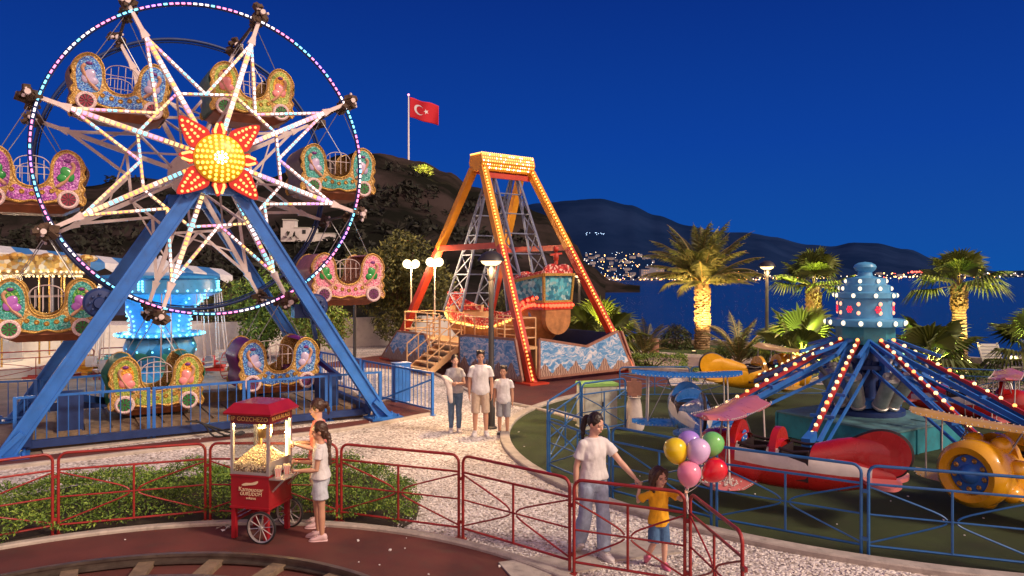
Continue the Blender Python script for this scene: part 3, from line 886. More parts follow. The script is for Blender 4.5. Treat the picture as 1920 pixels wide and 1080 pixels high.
# ------------------------------------------------------------ swinging boat ride
m_yel = mat('ride_yellow_paint', (.75, .3, .02), .4, var=.12, scale=4, dirt=.15)
m_rpaint = mat('ride_red_paint', (.5, .045, .02), .4, var=.15, scale=4, dirt=.2)
m_lat = mat('lattice_grey_paint', (.16, .19, .3), .5, var=.2, dirt=.2)
m_cream = mat('cream_railing_paint', (.7, .42, .2), .45, var=.15)
e_am = emat('bulb_amber', (1, .5, .1), 2.6); e_wh = emat('bulb_warm_white', (1, .68, .3), 1.9); e_rd = emat('bulb_red', (1, .1, .04), 2.2); e_or = emat('bulb_orange_red', (1, .3, .08), 2.6)
BO = Vector((-.35, 27.7, 0)); BR = math.atan2(.614, .789)
frame = emp('swing_ride_frame', BO, BR, 'tall yellow and red A frame of the swinging boat ride edged with amber bulbs', 'swing ride')
for sx_ in (-1, 1):
    for sy in (-1, 1):
        a = Vector((sx_ * 1.1, sy * .3, 7.2)); f = Vector((sx_ * 2.2, sy * 4.4, .02)); k = a.lerp(f, .4)
        b = MB(); b.beam(a, k, .22, .27, up=(1, 0, 0)); b.mi = 1; b.beam(k, f, .22, .27, up=(1, 0, 0)); b.box((f.x, f.y, .03), (.75, .75, .06))
        o = b.build('leg', [m_yel, m_rpaint], frame, smooth=None)
        s = MB(); n = 62; d = (f - a).normalized(); out = Vector((1, 0, 0)).cross(d).normalized() * .15
        if out.y * sy < 0: out = -out
        for i in range(n):
            c = a.lerp(f, (i + 1) / (n + .5)); s.mi = 0 if i < n * .7 else 1
            s.ball(c + out + Vector((-.06, 0, 0)), .036, 7, 5)
        s.mi = 2; s.beam(a + out * .92 + Vector((-.06, 0, 0)), f + out * .92 + Vector((-.06, 0, 0)), .05, .03, up=(1, 0, 0))
        s.build('bulbs', [e_am, e_or, m_yel], o, smooth=60)
    z = 4.35; kk = .4
    y = .3 + (4.5 - .3) * kk; x = sx_ * (1.1 + 1.15 * kk)
    b = MB(); b.beam((x, -y, z), (x, y, z), .16, .2); b.build('tie_bar', m_rpaint, frame, smooth=None)
b = MB(); hexp = [(-.3, -.3), (.3, -.3), (.42, 0), (.34, .3), (-.34, .3), (-.42, 0)]
b.prism([(y, z + 7.42) for y, z in hexp], -1.22, 1.22, lambda y, z, t: Vector((t, y, z)))
axb = b.build('axle_housing', m_yel, frame, smooth=None)
s = MB()
for i in range(24):
    for j in range(5):
        s.mi = 0 if U(0, 1) < .75 else 1
        s.ball((-1.15 + i * .1, -.4 + .0 + abs(j - 2) * .03, 7.22 + j * .115), .032, 6, 4)
for i in range(26): s.mi = 0; s.ball((-1.18 + i * .094, -.32, 7.74), .035, 6, 4)
for j in range(8): s.ball((-1.24, -.28 + j * .08, 7.72), .03, 6, 4)
s.build('bulbs', [e_am, emat('bulb_bright_white', (1, .9, .8), 3.5)], axb, smooth=60)
b = MB(); b.beam((-1.1, 0, 7.1), (1.1, 0, 7.1), .16, .2); b.beam((-1.1, -.3, 6.95), (1.1, -.3, 6.95), .1, .18); b.build('axle_beam', m_rpaint, frame, smooth=None)

boat = emp('swing_boat', BO, BR, 'wooden galleon shaped swing boat with teal stern and red bulb band', 'swing boat')
# lattice hanger
for sy, yb, zb in ((1, 2.3, 1.9), (-1, -1.9, 1.9)):
    b = MB()
    for sx_ in (-1, 1):
        p0 = [Vector((sx_ * .55, sy * .12, 7.05)), Vector((sx_ * .55, sy * .2, 7.05))]
        q0 = [Vector((sx_ * .72, yb - .62, zb)), Vector((sx_ * .72, yb + .62, zb))]
        if sy < 0: q0.reverse()
        for p, q in zip(p0, q0): b.tube([p, q], .05, 6)
        for i in range(1, 7):
            k = i / 7 ; k2 = (i + 1) / 7
            a1, a2 = p0[0].lerp(q0[0], k), p0[1].lerp(q0[1], k); c1, c2 = p0[0].lerp(q0[0], k2), p0[1].lerp(q0[1], k2)
            b.tube([a1, a2], .028, 5); b.tube([a1, c2], .024, 5); b.tube([a2, c1], .024, 5)
    for i in range(1, 7):
        k = i / 7
        a1 = Vector((-.55, sy * .15, 7.05)).lerp(Vector((-.72, yb, zb)), k); a2 = Vector((.55, sy * .15, 7.05)).lerp(Vector((.72, yb, zb)), k); b.tube([a1, a2], .025, 5)
    b.build('hanger_lattice', m_lat, boat, smooth=60)
SEC = [(-2.95, .42, 1.6, 2.46), (-2.75, .62, 1.2, 2.4), (-2.35, .82, .95, 2.25), (-1.8, .95, .72, 1.85), (-.9, 1.0, .55, 1.58), (0, 1.0, .5, 1.5), (.9, 1.0, .55, 1.58), (1.8, .92, .62, 1.62), (2.5, .74, .85, 1.8), (3.0, .48, 1.15, 2.02), (3.25, .15, 1.5, 2.25)]
m_hull = mat('hull_planks', (.42, .18, .06), .5, var=.35, scale=5, bump=.4, bscale=18)
m_glred = cells('red_glitter_panel', [(.5, .03, .03), (.65, .08, .06), (.35, .02, .02), (.8, .5, .4)], 16, rough=.3, bump=.3)
b = MB(); rings = []
for y, hw, zk, zd in SEC:
    rg = []
    for i in range(13):
        q = math.pi * i / 12; rg.append(Vector((-hw * math.cos(q) * (1 - .12 * math.sin(q) ** 2) , y, zd - (zd - zk) * math.sin(q) ** .75)))
    rings.append(rg)
b.loft(rings, cap=False, closed=False); b.loft([[Vector((p.x * .94, p.y, p.z + .03)) for p in r] for r in rings], cap=False, closed=False)
b.mi = 1
for sx_ in (0, 12):
    up = [r[sx_] for r in rings]
    b.loft([[p + Vector((o, 0, z)) for o, z in ((-.05, -.02), (.05, -.02), (.05, .3), (-.05, .3))] for p in up])
hull = b.build('hull', [m_hull, m_glred], boat, smooth=50)
for k in range(1, 6):
    pass
s = MB()
for sx_ in (0, 12):
    up = cr([r[sx_] for r in rings], 5)
    for i, p in enumerate(up): s.mi = 0 if p.y > -2.2 else 1; s.ball(p + Vector((-.1 if sx_ == 0 else .1, 0, -.04)), .055, 7, 5)
    for i, p in enumerate(up[::2]):
        if p.y < -1.7: s.mi = 1; s.ball(p + Vector((-.1 if sx_ == 0 else .1, 0, .16)), .06, 7, 5)
for i in range(6): s.mi = 1; s.ball((-.4 + .16 * i, -3.2, 2.3), .06, 7, 5)
for (x0, y0), (x1, y1) in (((-.92, -1.75), (-.62, -3.12)), ((-.62, -3.12), (.62, -3.12)), ((.62, -3.12), (.92, -1.75))):
    for i in range(9): k = (i + .5) / 9; s.mi = 1; s.ball((x0 * 1.06 + (x1 - x0) * 1.06 * k, y0 + (y1 - y0) * k - .06, 2.32), .055, 7, 5)
s.build('bulbs', [e_am, e_rd], hull, smooth=60)
b = MB()
for (x0, y0), (x1, y1) in (((-.92, -1.7), (-.62, -3.1)), ((-.62, -3.1), (.62, -3.1)), ((.62, -3.1), (.92, -1.7))): b.beam((x0, y0, 2.3), (x1, y1, 2.3), .1, .24)
b.build('stern_band', m_rpaint, boat, smooth=None)
# stern castle
m_tealp = cells('teal_scale_panel', [(.05, .28, .38), (.1, .4, .48), (.03, .18, .28), (.3, .5, .52)], 9, rough=.35, bump=.5)
b = MB()
foot = [(-.6, -3.08), (.6, -3.08), (.9, -1.75), (-.9, -1.75)]
b.loft([[Vector((x, y, 2.42 - (0.1 if y > -3 else 0))) for x, y in foot], [Vector((x * 1.1, y * 1.02, 3.38 - (.25 if y > -3 else 0))) for x, y in foot]])
b.mi = 1
for (x0, y0), (x1, y1) in zip(foot, foot[1:] + foot[:1]):
    b.beam((x0, y0, 2.44), (x1, y1, 2.44), .1, .1); b.beam((x0 * 1.12, y0 * 1.03, 3.36 - (.25 if y0 > -3 else 0)), (x1 * 1.12, y1 * 1.03, 3.36 - (.25 if y1 > -3 else 0)), .1, .09)
    b.beam((x0, y0, 2.42), (x0 * 1.11, y0 * 1.02, 3.36 - (.25 if y0 > -3 else 0)), .08, .08)
b.build('stern_castle', [m_tealp, m_gold], boat, smooth=None)
b = MB(); pr = cr([(-.62, 3.38), (-.6, 3.55), (-.3, 3.72), (0, 3.66), (.3, 3.72), (.6, 3.55), (.62, 3.38)], 4)
b.prism([(p.x, p.y) for p in pr], -3.16, -3.04, lambda x, z, t: Vector((x, t, z))); b.prism([(p.x * 1.3, p.y - .25) for p in pr], -1.85, -1.73, lambda x, z, t: Vector((x, t, z)))
b.loft([[Vector((sx_ * .64, -3.1, 3.36)), Vector((sx_ * .64, -3.1, 3.5)), Vector((sx_ * .98, -1.75, 3.25)), Vector((sx_ * .98, -1.75, 3.1))] for sx_ in (-1, 1)])
b.mi = 1
b.ball((0, -3.0, 3.95), (.1, .1, .16), 8, 6); b.beam((0, -3.0, 3.7), (0, -3.0, 4.1), .1, .1); b.beam((-.25, -3.0, 4.02), (.25, -3.0, 4.08), .06, .06); b.ball((0, -3.0, 4.22), .1, 8, 6)
b.build('stern_crown', [m_glred, m_rpaint], boat, smooth=45)
b = MB(); b.loft([[Vector((x, 3.0 + dy, z)) for x, z in ((-.42, 2.1), (.42, 2.1), (.36, 2.5), (0, 2.68), (-.36, 2.5))] for dy in (0, .22)]); b.box((0, 2.5, 2.05), (1.1, .7, .16)); b.box((.3, 3.1, 2.65), (.14, .14, .3)); b.box((-.3, 3.1, 2.6), (.14, .14, .2))
b.build('bow_crest', m_glred, boat, smooth=None)
for y in (-2, -1.3, -.6, .1, .8, 1.5, 2.1):
    z = 1.2 + .11 * y * y; b = MB(); b.box((0, y, z), (1.55, .34, .1)); b.box((0, y + (.2 if y > 0 else -.2), z + .25), (1.55, .08, .45)); b.build('bench', m_cream, boat, smooth=None)
b = MB(); b.prism([(.56 * math.cos(R(a)), 1.85 + .52 * math.sin(R(a))) for a in range(180, 361, 15)] + [(.56, 2.3), (-.56, 2.3)], -3.12, -2.9, lambda x, z, t: Vector((x, t, z))); b.build('transom', m_hull, boat, smooth=None)

# painted surround
m_mural = bpy.data.materials.new('wave_mural'); m_mural.use_nodes = True
t = m_mural.node_tree; pb = t.nodes['Principled BSDF']; pb.inputs['Roughness'].default_value = .6
co = N(t, 'ShaderNodeTexCoord'); sp = N(t, 'ShaderNodeSeparateXYZ'); L(t, co.outputs['Object'], sp.inputs[0])
nz = N(t, 'ShaderNodeTexNoise'); nz.inputs['Scale'].default_value = 2.2; nz.inputs['Detail'].default_value = 3; L(t, co.outputs['Object'], nz.inputs['Vector'])
mxv = N(t, 'ShaderNodeMix', data_type='RGBA'); mxv.inputs['Factor'].default_value = .35
L(t, co.outputs['Object'], mxv.inputs['A']); L(t, nz.outputs['Color'], mxv.inputs['B'])
mp = N(t, 'ShaderNodeMapping'); mp.inputs['Scale'].default_value = (1.1, 1, 3.6); L(t, mxv.outputs['Result'], mp.inputs['Vector'])
vo = N(t, 'ShaderNodeTexNoise'); vo.inputs['Scale'].default_value = 3.2; vo.inputs['Detail'].default_value = 7; vo.inputs['Roughness'].default_value = .62; vo.inputs['Distortion'].default_value = 1.6; L(t, mp.outputs['Vector'], vo.inputs['Vector'])
r1 = N(t, 'ShaderNodeValToRGB'); el = r1.color_ramp.elements; el[0].position = .36; el[0].color = (.05, .2, .46, 1); el[1].position = .62; el[1].color = (.68, .68, .72, 1); q_ = el.new(.48); q_.color = (.14, .34, .6, 1); q_ = el.new(.54); q_.color = (.42, .5, .64, 1)
L(t, vo.outputs['Fac'], r1.inputs[0])
pp = N(t, 'ShaderNodeMath', operation='PINGPONG'); pp.inputs[1].default_value = .32; L(t, sp.outputs['X'], pp.inputs[0])
ph = N(t, 'ShaderNodeMath', operation='MULTIPLY_ADD'); ph.inputs[1].default_value = .9; ph.inputs[2].default_value = .2; L(t, pp.outputs[0], ph.inputs[0])
n3 = N(t, 'ShaderNodeMath', operation='MULTIPLY_ADD'); n3.inputs[1].default_value = .5; L(t, nz.outputs['Fac'], n3.inputs[0]); L(t, ph.outputs[0], n3.inputs[2])
n4 = N(t, 'ShaderNodeMath', operation='SUBTRACT'); n4.inputs[1].default_value = .22; L(t, n3.outputs[0], n4.inputs[0])
lt_ = N(t, 'ShaderNodeMath', operation='LESS_THAN'); L(t, sp.outputs['Z'], lt_.inputs[0]); L(t, n4.outputs[0], lt_.inputs[1])
wv = N(t, 'ShaderNodeTexWave'); wv.inputs['Scale'].default_value = 4; wv.inputs['Distortion'].default_value = 7; wv.inputs['Detail'].default_value = 3; L(t, co.outputs['Object'], wv.inputs['Vector'])
r2 = N(t, 'ShaderNodeValToRGB'); el = r2.color_ramp.elements; el[0].color = (.13, .06, .045, 1); el[1].color = (.48, .33, .26, 1); L(t, wv.outputs['Fac'], r2.inputs[0])
fm = N(t, 'ShaderNodeMix', data_type='RGBA'); L(t, lt_.outputs[0], fm.inputs['Factor']); L(t, r1.outputs['Color'], fm.inputs['A']); L(t, r2.outputs['Color'], fm.inputs['B']); L(t, fm.outputs['Result'], pb.inputs['Base Color'])
m_brick = mat('brown_frame_paint', (.28, .13, .09), .6, var=.3, scale=9)
plat = emp('boarding_platform', BO, BR, 'boarding deck of the boat ride with wave painted side panels and steps', 'platform')
def mural(name, a, b_, poly, th=.06):
    d = Vector(b_) - Vector(a); o = emp(name, (a[0], a[1], 0), math.atan2(d.y, d.x)); bpy.data.objects.remove(o)
    b = MB(); b.prism(poly, -th / 2, th / 2, lambda x, z, t: Vector((x, t, z)))
    o = b.build(name, m_mural, plat, smooth=None); o.location = (a[0], a[1], .06); o.rotation_euler = (0, 0, math.atan2(d.y, d.x))
    e = MB(); n = len(poly)
    for i in range(n): e.beam((poly[i][0], 0, poly[i][1]), (poly[(i + 1) % n][0], 0, poly[(i + 1) % n][1]), .075, .075)
    e.build('panel_frame', m_brick, o, smooth=None)
    return o
mural('painted_panel', (-2.15, -4.55), (2.35, -4.55), [(0.1, .12), (4.2, .12), (3.5, 1.4), (2.1, .98), (.1, 1.32)])
mural('painted_panel', (-2.5, -.9), (-2.5, -4.4), [(0, 0), (3.4, .05), (3.05, 1.28), (.4, 1.25), (0, 1.2)])
mural('painted_panel', (-2.5, 4.3), (-2.5, .6), [(-.4, 0), (3.7, 0), (2.9, 1.12), (.9, 1.12)])
mural('painted_panel', (2.35, -4.4), (2.35, 4.4), [(0, .1), (8.8, .1), (8.2, 1.3), (4.5, .9), (.6, 1.3)])
b = MB(); b.box((-1.75, -.2, .97), (1.3, 6.4, .08)); b.box((-1.2, -.2, .5), (.06, 6.4, .9)); b.build('deck', m_cream, plat, smooth=None)
b = MB(); b.box((1.9, 0, .75), (.08, 8.2, 1.2)); b.build('inner_wall', m_navy, plat, smooth=None)
b = MB()
for i in range(5): b.box((-2.55 - .26 * i, -.15, .9 - .18 * i), (.3, 1.25, .05)); b.box((-2.42 - .26 * i, -.15, .82 - .18 * i), (.03, 1.25, .16))
for y in (-.8, .5): b.beam((-2.4, y, .9), (-3.75, y, .02), .05, .2)
b.build('steps', m_cream, plat, smooth=None)
b = MB()
for y in (-.82, .52):
    for h in (.45, .9): b.tube([(-2.4, y, 1.0 + h), (-3.75, y, .08 + h)], .022, 6)
    for k in range(4): x = -2.4 - 1.35 * k / 3; b.tube([(x, y, 1.0 - .92 * k / 3), (x, y, 1.9 - .92 * k / 3)], .022, 6)
for y0, y1, x in ((-3.3, -.85, -2.42), (.55, 3.0, -2.42), (-3.3, -1.2, -1.15), (.8, 3.0, -1.15)):
    for h in (.3, .62, .95): b.tube([(x, y0, 1 + h), (x, y1, 1 + h)], .022, 6)
    n = max(2, int(abs(y1 - y0) / .8))
    for k in range(n + 1): y = y0 + (y1 - y0) * k / n; b.tube([(x, y, 1), (x, y, 1.95)], .024, 6)
for h in (.3, .62, .95): b.tube([(-2.42, 3.0, 1 + h), (-1.15, 3.0, 1 + h)], .022, 6); b.tube([(-2.42, -3.3, 1 + h), (-1.15, -3.3, 1 + h)], .022, 6)
b.build('handrail', m_cream, plat, smooth=60)

# ------------------------------------------------------------ aeroplane ride
m_teal = mat('teal_base_paint', (.03, .26, .33), .5, var=.3, scale=3, dirt=.5)
m_tealtop = mat('teal_deck_worn', (.1, .24, .26), .6, var=.4, scale=3, dirt=.6)
m_capb = mat('light_blue_cap_paint', (.1, .38, .64), .35, var=.12, dirt=.15)
m_cyl = mat('hydraulic_grey', (.5, .48, .45), .4, .5, var=.3, dirt=.4)
AC = Vector((7.45, 15.4, 0))
ar = emp('aeroplane_ride_hub', (7.28, 15.4, 0), 0, 'blue central tower of the plane ride with bulb lit stepped cap and sloping arms', 'plane ride')
b = MB(); b.X = Matrix.Translation((-.12, -.35, 0)) @ Matrix.Rotation(R(31.5), 4, 'Z'); b.box((0, 0, .25), (2.35, 2.5, .46)); b.mi = 1; b.box((0, 0, .49), (2.39, 2.54, .035))
for x in (-1.18, -.4, .4, 1.18): b.mi = 0; b.box((x, -1.26, .25), (.05, .03, .46)); b.box((x, 1.26, .25), (.05, .03, .46))
for x in (-.3, .5): b.mi = 1; b.box((x, -.9, .515), (.5, .3, .015))
b.build('base_box', [m_teal, m_tealtop], ar, smooth=None)
b = MB(); b.lathe([(0, .5), (.75, .5), (.75, .6), (.6, .64), (0, .64)], 28); b.mi = 1; b.box((0, 0, .75), (.95, .95, .16), Matrix.Rotation(.35, 3, 'Z'))
for i in range(4): q = R(20 + 90 * i); b.box((.5 * math.cos(q), .5 * math.sin(q), 1.3), (.14, .14, 1.3), Matrix.Rotation(q, 3, 'Z'))
b.mi = 0; b.lathe([(.25, .6), (.25, 2.0)], 16); b.lathe([(.3, 1.4), (.5, 1.42), (.5, 1.5), (.3, 1.52)], 20)
for i in range(26): q = U(0, 6.3); b.box((.3 * math.cos(q), .3 * math.sin(q), U(.8, 1.8)), (U(.05, .2), U(.05, .2), U(.05, .25)), Matrix.Rotation(U(0, 3), 3, 'Z'))
b.build('turning_column', [m_navy, m_blue], ar, smooth=40)
b = MB(); b.lathe([(0, 1.93), (.64, 1.93), (.64, 2.3)], 8, M=Matrix.Rotation(.3, 3, 'Z'))
b.mi = 1
b.lathe([(.6, 2.28), (.83, 2.29), (.84, 2.31), (.84, 2.41), (.82, 2.43), (.6, 2.44), (.58, 2.45), (.575, 2.84), (.6, 2.85), (.66, 2.86), (.66, 2.96), (.54, 2.98), (.53, 3.12), (.44, 3.14), (.42, 3.26), (.26, 3.28), (.17, 3.31), (.15, 3.38), (.22, 3.43), (.25, 3.49), (.22, 3.54), (.14, 3.58), (0, 3.6)], 40)
b.v = [(x * .88, y * .88, z) for x, y, z in b.v]
cap = b.build('cap', [m_teal, m_capb], ar, smooth=30)
s = MB()
def bulb_ring(r, z, n, mi, sz=.045, ph=0):
    for i in range(n):
        q = 2 * math.pi * (i + ph) / n; s.mi = mi; c = Vector((r * math.cos(q), r * math.sin(q), z)); s.ball(c, sz, 8, 6); s.mi = 3; s.lathe([(sz * 1.25, -.02), (sz * 1.25, .015), (sz * .8, .02)], 8, c * 1.0 - Vector((math.cos(q), math.sin(q), 0)) * .02, Matrix.Rotation(q, 3, 'Z') @ Matrix.Rotation(R(90), 3, 'Y'))
bulb_ring(.86, 2.36, 14, 0, .05, .3); bulb_ring(.68, 2.91, 9, 0, .045, .6); bulb_ring(.56, 3.05, 8, 0, .042, .2); bulb_ring(.45, 3.2, 7, 0, .042, .5)
for z in (2.56, 2.74): bulb_ring(.6, z, 8, 1, .042, .15)
for i in range(6):
    q = R(-100 + 60 * i + 12)
    for j in range(7): a_ = R(60 * j); rr = .055 if j < 6 else 0; dq = rr * math.cos(a_) / .6; s.mi = 2; s.ball((.6 * math.cos(q + dq), .6 * math.sin(q + dq), 2.63 + rr * math.sin(a_)), .025, 6, 4)
s.v = [(x * .88, y * .88, z) for x, y, z in s.v]
s.build('bulbs', [emat('bulb_pearl', (1, .8, .52), 1.5), emat('bulb_pink_red', (1, .35, .2), 1.8), emat('bulb_crimson', (.9, .03, .06), 1.0), m_capb], cap, smooth=60)
m_chan = mat('arm_channel_red', (.4, .03, .03), .45)
PLANES_AZ = [-159, -127, -89, 106, 40, -64]
for az in PLANES_AZ:
    q = R(az); Mz = Matrix.Rotation(q, 4, 'Z'); b = MB(); b.X = Mz
    a_, e_ = Vector((.5, 0, 1.98)), Vector((3.95, 0, .6))
    mid = Vector((1.3, 0, 1.95))
    for sg in (-1, 1):
        b.beam((.55, sg * .2, 1.9), (3.9, sg * .1, .56), .045, .09); b.beam((.55, sg * .2, 2.02), (1.5, sg * .2, 1.78), .05, .06); b.beam((.8, sg * .24, 1.45), (3.6, sg * .16, .52), .035, .05)
    for k in range(4): x = 1.0 + .75 * k; z = 1.9 - (x - .55) * .37; b.beam((x, -.2, z), (x, .2, z), .05, .05)
    b.beam((3.85, 0, .68), (4.25, 0, .62), .14, .14)
    b.mi = 1; b.beam((.6, 0, 2.0), (3.9, 0, .66), .075, .04)
    arm = b.build('arm', [m_blue, m_chan], ar, smooth=None)
    s = MB(); s.X = Mz
    for i in range(15):
        c = Vector((.66, 0, 2.03)).lerp(Vector((3.88, 0, .72)), i / 14.0); s.mi = 0 if i % 5 else (1 if az < 0 else 2); s.ball(c, .036 * U(.88, 1.08), 8, 6)
    s.mi = 3; s.beam((.6, 0, 2.02), (3.9, 0, .69), .05, .03); s.build('bulbs', [e_wh, e_or, emat('bulb_green', (.4, 1, .5), 1.6), m_chan], arm, smooth=60)
    h = MB(); h.X = Mz; p, e2 = Vector((.6, 0, .72)), Vector((1.15, 0, 1.5)); h.tube([p, p.lerp(e2, .04), p.lerp(e2, .05), p.lerp(e2, .7), p.lerp(e2, .71), p.lerp(e2, .8)], [.16, .16, .14, .14, .16, .16], 14); h.mi = 1; h.tube([p.lerp(e2, .8), e2 + Vector((.2, 0, .1))], .05, 8)
    for sg in (-1, 1):
        h.mi = 0; h.tube([p + Vector((0, sg * .13, .02)), e2 + Vector((-.1, sg * .13, -.1))], .018, 6)
    h.build('hydraulic_cylinder', [m_cyl, m_steel], arm, smooth=40)

m_pdark = mat('cockpit_black', (.02, .01, .012), .6)
m_pwhite = mat('plane_white_paint', (.6, .56, .52), .35, coat=.3, dirt=.15)
FUS = [(-1.42, .03, .3, .4), (-1.15, .12, .18, .47), (-.8, .22, .08, .56), (-.45, .3, .02, .64), (-.4, .31, .02, .65), (-.05, .34, 0, .66), (.0, .345, 0, .66), (.12, .35, 0, .67), (.17, .355, 0, .67), (.55, .36, .02, .69), (.6, .36, .02, .7), (.95, .34, .08, .72), (1.15, .3, .14, .68), (1.24, .18, .24, .58)]
def plane(name, loc, hd, main, wing, trim, label, cowl=False, z=.33, glit_=False, span=1.05, group='small biplanes of the plane ride'):
    o = emp(name, (loc[0], loc[1], z), hd, label, 'toy plane', group)
    b = MB(); n = 24; rings = []
    for x, hw, zb, zt in FUS:
        rg = []
        for j in range(n):
            q = 2 * math.pi * j / n; cx, sz = math.cos(q), math.sin(q)
            rg.append(Vector((x, hw * math.copysign(abs(cx) ** .8, cx), (zb + zt) / 2 + (zt - zb) / 2 * math.copysign(abs(sz) ** .8, sz))))
        rings.append(rg)
    base = len(b.v)
    for r_ in rings: b.v += [tuple(v) for v in r_]
    for i in range(len(FUS) - 1):
        x = (FUS[i][0] + FUS[i + 1][0]) / 2
        for j in range(n):
            q = 2 * math.pi * (j + .5) / n
            if (-.4 < x < .0 or .17 < x < .56) and math.sin(q) > .55: continue
            b.f.append((i * n + j, i * n + (j + 1) % n, (i + 1) * n + (j + 1) % n, (i + 1) * n + j))
            b.m.append(1 if .02 < math.sin(q) < .62 and -1.0 < x < .75 else 0)
    b.f.append(tuple(range(n))); b.m.append(0); b.f.append(tuple((len(FUS) - 1) * n + j for j in range(n))); b.m.append(0)
    fus = b.build('fuselage', [main, trim], o, smooth=50)
    b = MB()
    for x0, x1 in ((-.4, .0), (.17, .57)):
        xc = (x0 + x1) / 2; b.box((xc, 0, .2), (x1 - x0 - .01, .58, .04))
        for sg in (-1, 1): b.box((xc, sg * .29, .36), (x1 - x0 - .01, .03, .34)); b.tube([(x0, sg * .29, .6), (xc, sg * .31, .57), (x1, sg * .29, .6)], .022, 6)
        b.box((x0 + .02, 0, .4), (.03, .56, .38)); b.box((x1 - .02, 0, .4), (.03, .56, .38)); b.box((xc - .08, 0, .3), (.22, .5, .1))
    b.build('cockpit', m_pdark, o, smooth=40)
    b = MB()
    for x, h in ((.09, .2), (-.43, .0), (.66, .24)):
        if h: 
            pr = [(.31 * math.cos(R(a)), .52 + (.12 + h) * math.sin(R(a))) for a in range(0, 181, 15)]
            b.prism(pr, x - .045, x + .045, lambda y, zz, t: Vector((t, y, zz)))
            b.build('headrest' if x < .5 else 'dashboard', main, fus, smooth=40); b = MB()
    b = MB(); n_ = 12
    b.loft([[Vector((x, hw * math.cos(2 * math.pi * i / n_), (zb + zt) / 2 + (zt - zb) / 2 * math.sin(2 * math.pi * i / n_))) for i in range(n_)] for x, hw, zb, zt in ((-.41, .29, .36, .67), (-.7, .19, .34, .77), (-1.0, .09, .34, .84), (-1.35, .033, .38, .8))])
    b.build('tail_fairing', main, fus, smooth=50)
    for x in (-.02, .14):
        b = MB(); b.tube([(x, -math.sqrt(max(0, 1 - ((z - .33) / .345) ** 2)) ** .8 * .352 - .004, z) for z in (.02, .08, .16, .26, .36, .44)], .012, 5); b.build('piping', m_pwhite, fus, smooth=60)
    b = MB(); b.lathe([(0, 0), (.1, 0), (.115, .012), (.1, .02), (0, .02)], 18, (.595, 0, .62), Matrix.Rotation(R(-90), 3, 'Y'))
    for i in range(5): q = R(72 * i); b.mi = 1; b.ball((.585, .06 * math.cos(q), .62 + .06 * math.sin(q)), .022, 6, 4)
    b.build('dial', [m_blue, m_pwhite], fus, smooth=50)
    # rudder, tailplane
    b = MB(); pr = cr([(-.62, .56), (-.85, .76), (-1.15, .92), (-1.38, .93), (-1.55, .82), (-1.6, .62), (-1.5, .42), (-1.32, .34)], 5)
    b.prism([(p.x, p.y) for p in pr], -.03, .03, lambda x, zz, t: Vector((x, t, zz))); b.mi = 1; b.tube([(p.x, 0, p.y) for p in pr[:-2]], .028, 6)
    b.build('rudder', [main, m_pdark], o, smooth=40)
    b = MB()
    for sg in (-1, 1):
        pr = cr([(-.95, 0), (-1.1, .3), (-1.3, .48), (-1.48, .46), (-1.52, .2), (-1.45, 0)], 4); b.prism([(p.x, p.y * sg) for p in pr], .28, .33, lambda x, y, t: Vector((x, y, t)))
    b.build('tailplane', wing, o, smooth=40)
    def wingm(x0, x1, z0, nm, dih):
        b = MB(); rings = []
        for i in range(17):
            k = -1 + 2 * i / 16; y = span * k; tip = 1 - max(0, (abs(k) - .72) / .28) ** 2.2 * .8; ch = (x1 - x0) / 2 * tip; xc = (x0 + x1) / 2
            zz = z0 + dih * abs(k) ** 2
            cut = .1 * max(0, 1 - abs(k) / .25) if nm == 'upper_wing' else 0
            rings.append([Vector((xc - ch + cut, y, zz - .01)), Vector((xc - ch * .3, y, zz + .045)), Vector((xc + ch * .5, y, zz + .055)), Vector((xc + ch, y, zz + .01)), Vector((xc + ch * .5, y, zz - .02)), Vector((xc - ch * .3, y, zz - .02))])
        b.loft(rings); w = b.build(nm, wing, o, smooth=50)
        s = MB()
        for i in range(30): k = -1 + 2 * i / 29; s.ball((x0 + .01 + (.3 * max(0, (abs(k) - .8) / .2) ** 2), span * k, z0 + dih * k * k + .01), .012, 5, 4)
        for i in range(30): k = -1 + 2 * i / 29; s.ball((x1 - .01 - (.25 * max(0, (abs(k) - .8) / .2) ** 2), span * k, z0 + dih * k * k + .03), .011, 5, 4)
        s.build('studs', m_pwhite, w, smooth=60)
        if glit_ and nm == 'lower_wing':
            g = MB()
            for i in range(90): g.ball((U(x0 + .1, x1 - .1), U(.55, .95) * span, z0 + dih * .6 + .055), .014, 5, 4)
            g.build('glitter_beads', m_pwhite, w, smooth=60)
    wingm(.3, .92, .08, 'lower_wing', .02); wingm(.45, 1.05, .98, 'upper_wing', .05)
    for sg in (-1, 1):
        for x in (.55, .95):
            b = MB(); b.tube([(x - .03, sg * span * .72, .12), (x, sg * span * .7, 1.0)], .013, 6); b.build('strut', m_pwhite, o, smooth=60)
        b = MB(); b.tube([(.85, sg * .25, .66), (.75, sg * .4, 1.0)], .013, 6); b.tube([(.6, sg * span * .7, .14), (.72, sg * .3, .98)], .008, 5); b.build('strut', m_steel, o, smooth=60)
    if cowl:
        b = MB(); b.X = Matrix.Translation((1.26, 0, .4)) @ Matrix.Rotation(R(90), 4, 'Y')
        b.lathe([(.3, -.5), (.4, -.35), (.44, -.1), (.43, .08), (.36, .15), (.27, .12), (.26, .02), (0, .02)], 32); 
        for i in range(7): q = R(360 / 7 * i); b.ball((.4 * math.cos(q), .4 * math.sin(q), -.38), (.13, .13, .18), 9, 6)
        b.build('engine_cowl', main, o, smooth=45)
        b = MB(); b.X = Matrix.Translation((1.26, 0, .4)) @ Matrix.Rotation(R(90), 4, 'Y'); b.lathe([(.255, .03), (.25, .06), (.13, .07), (.1, .12), (.05, .17), (0, .18)], 28)
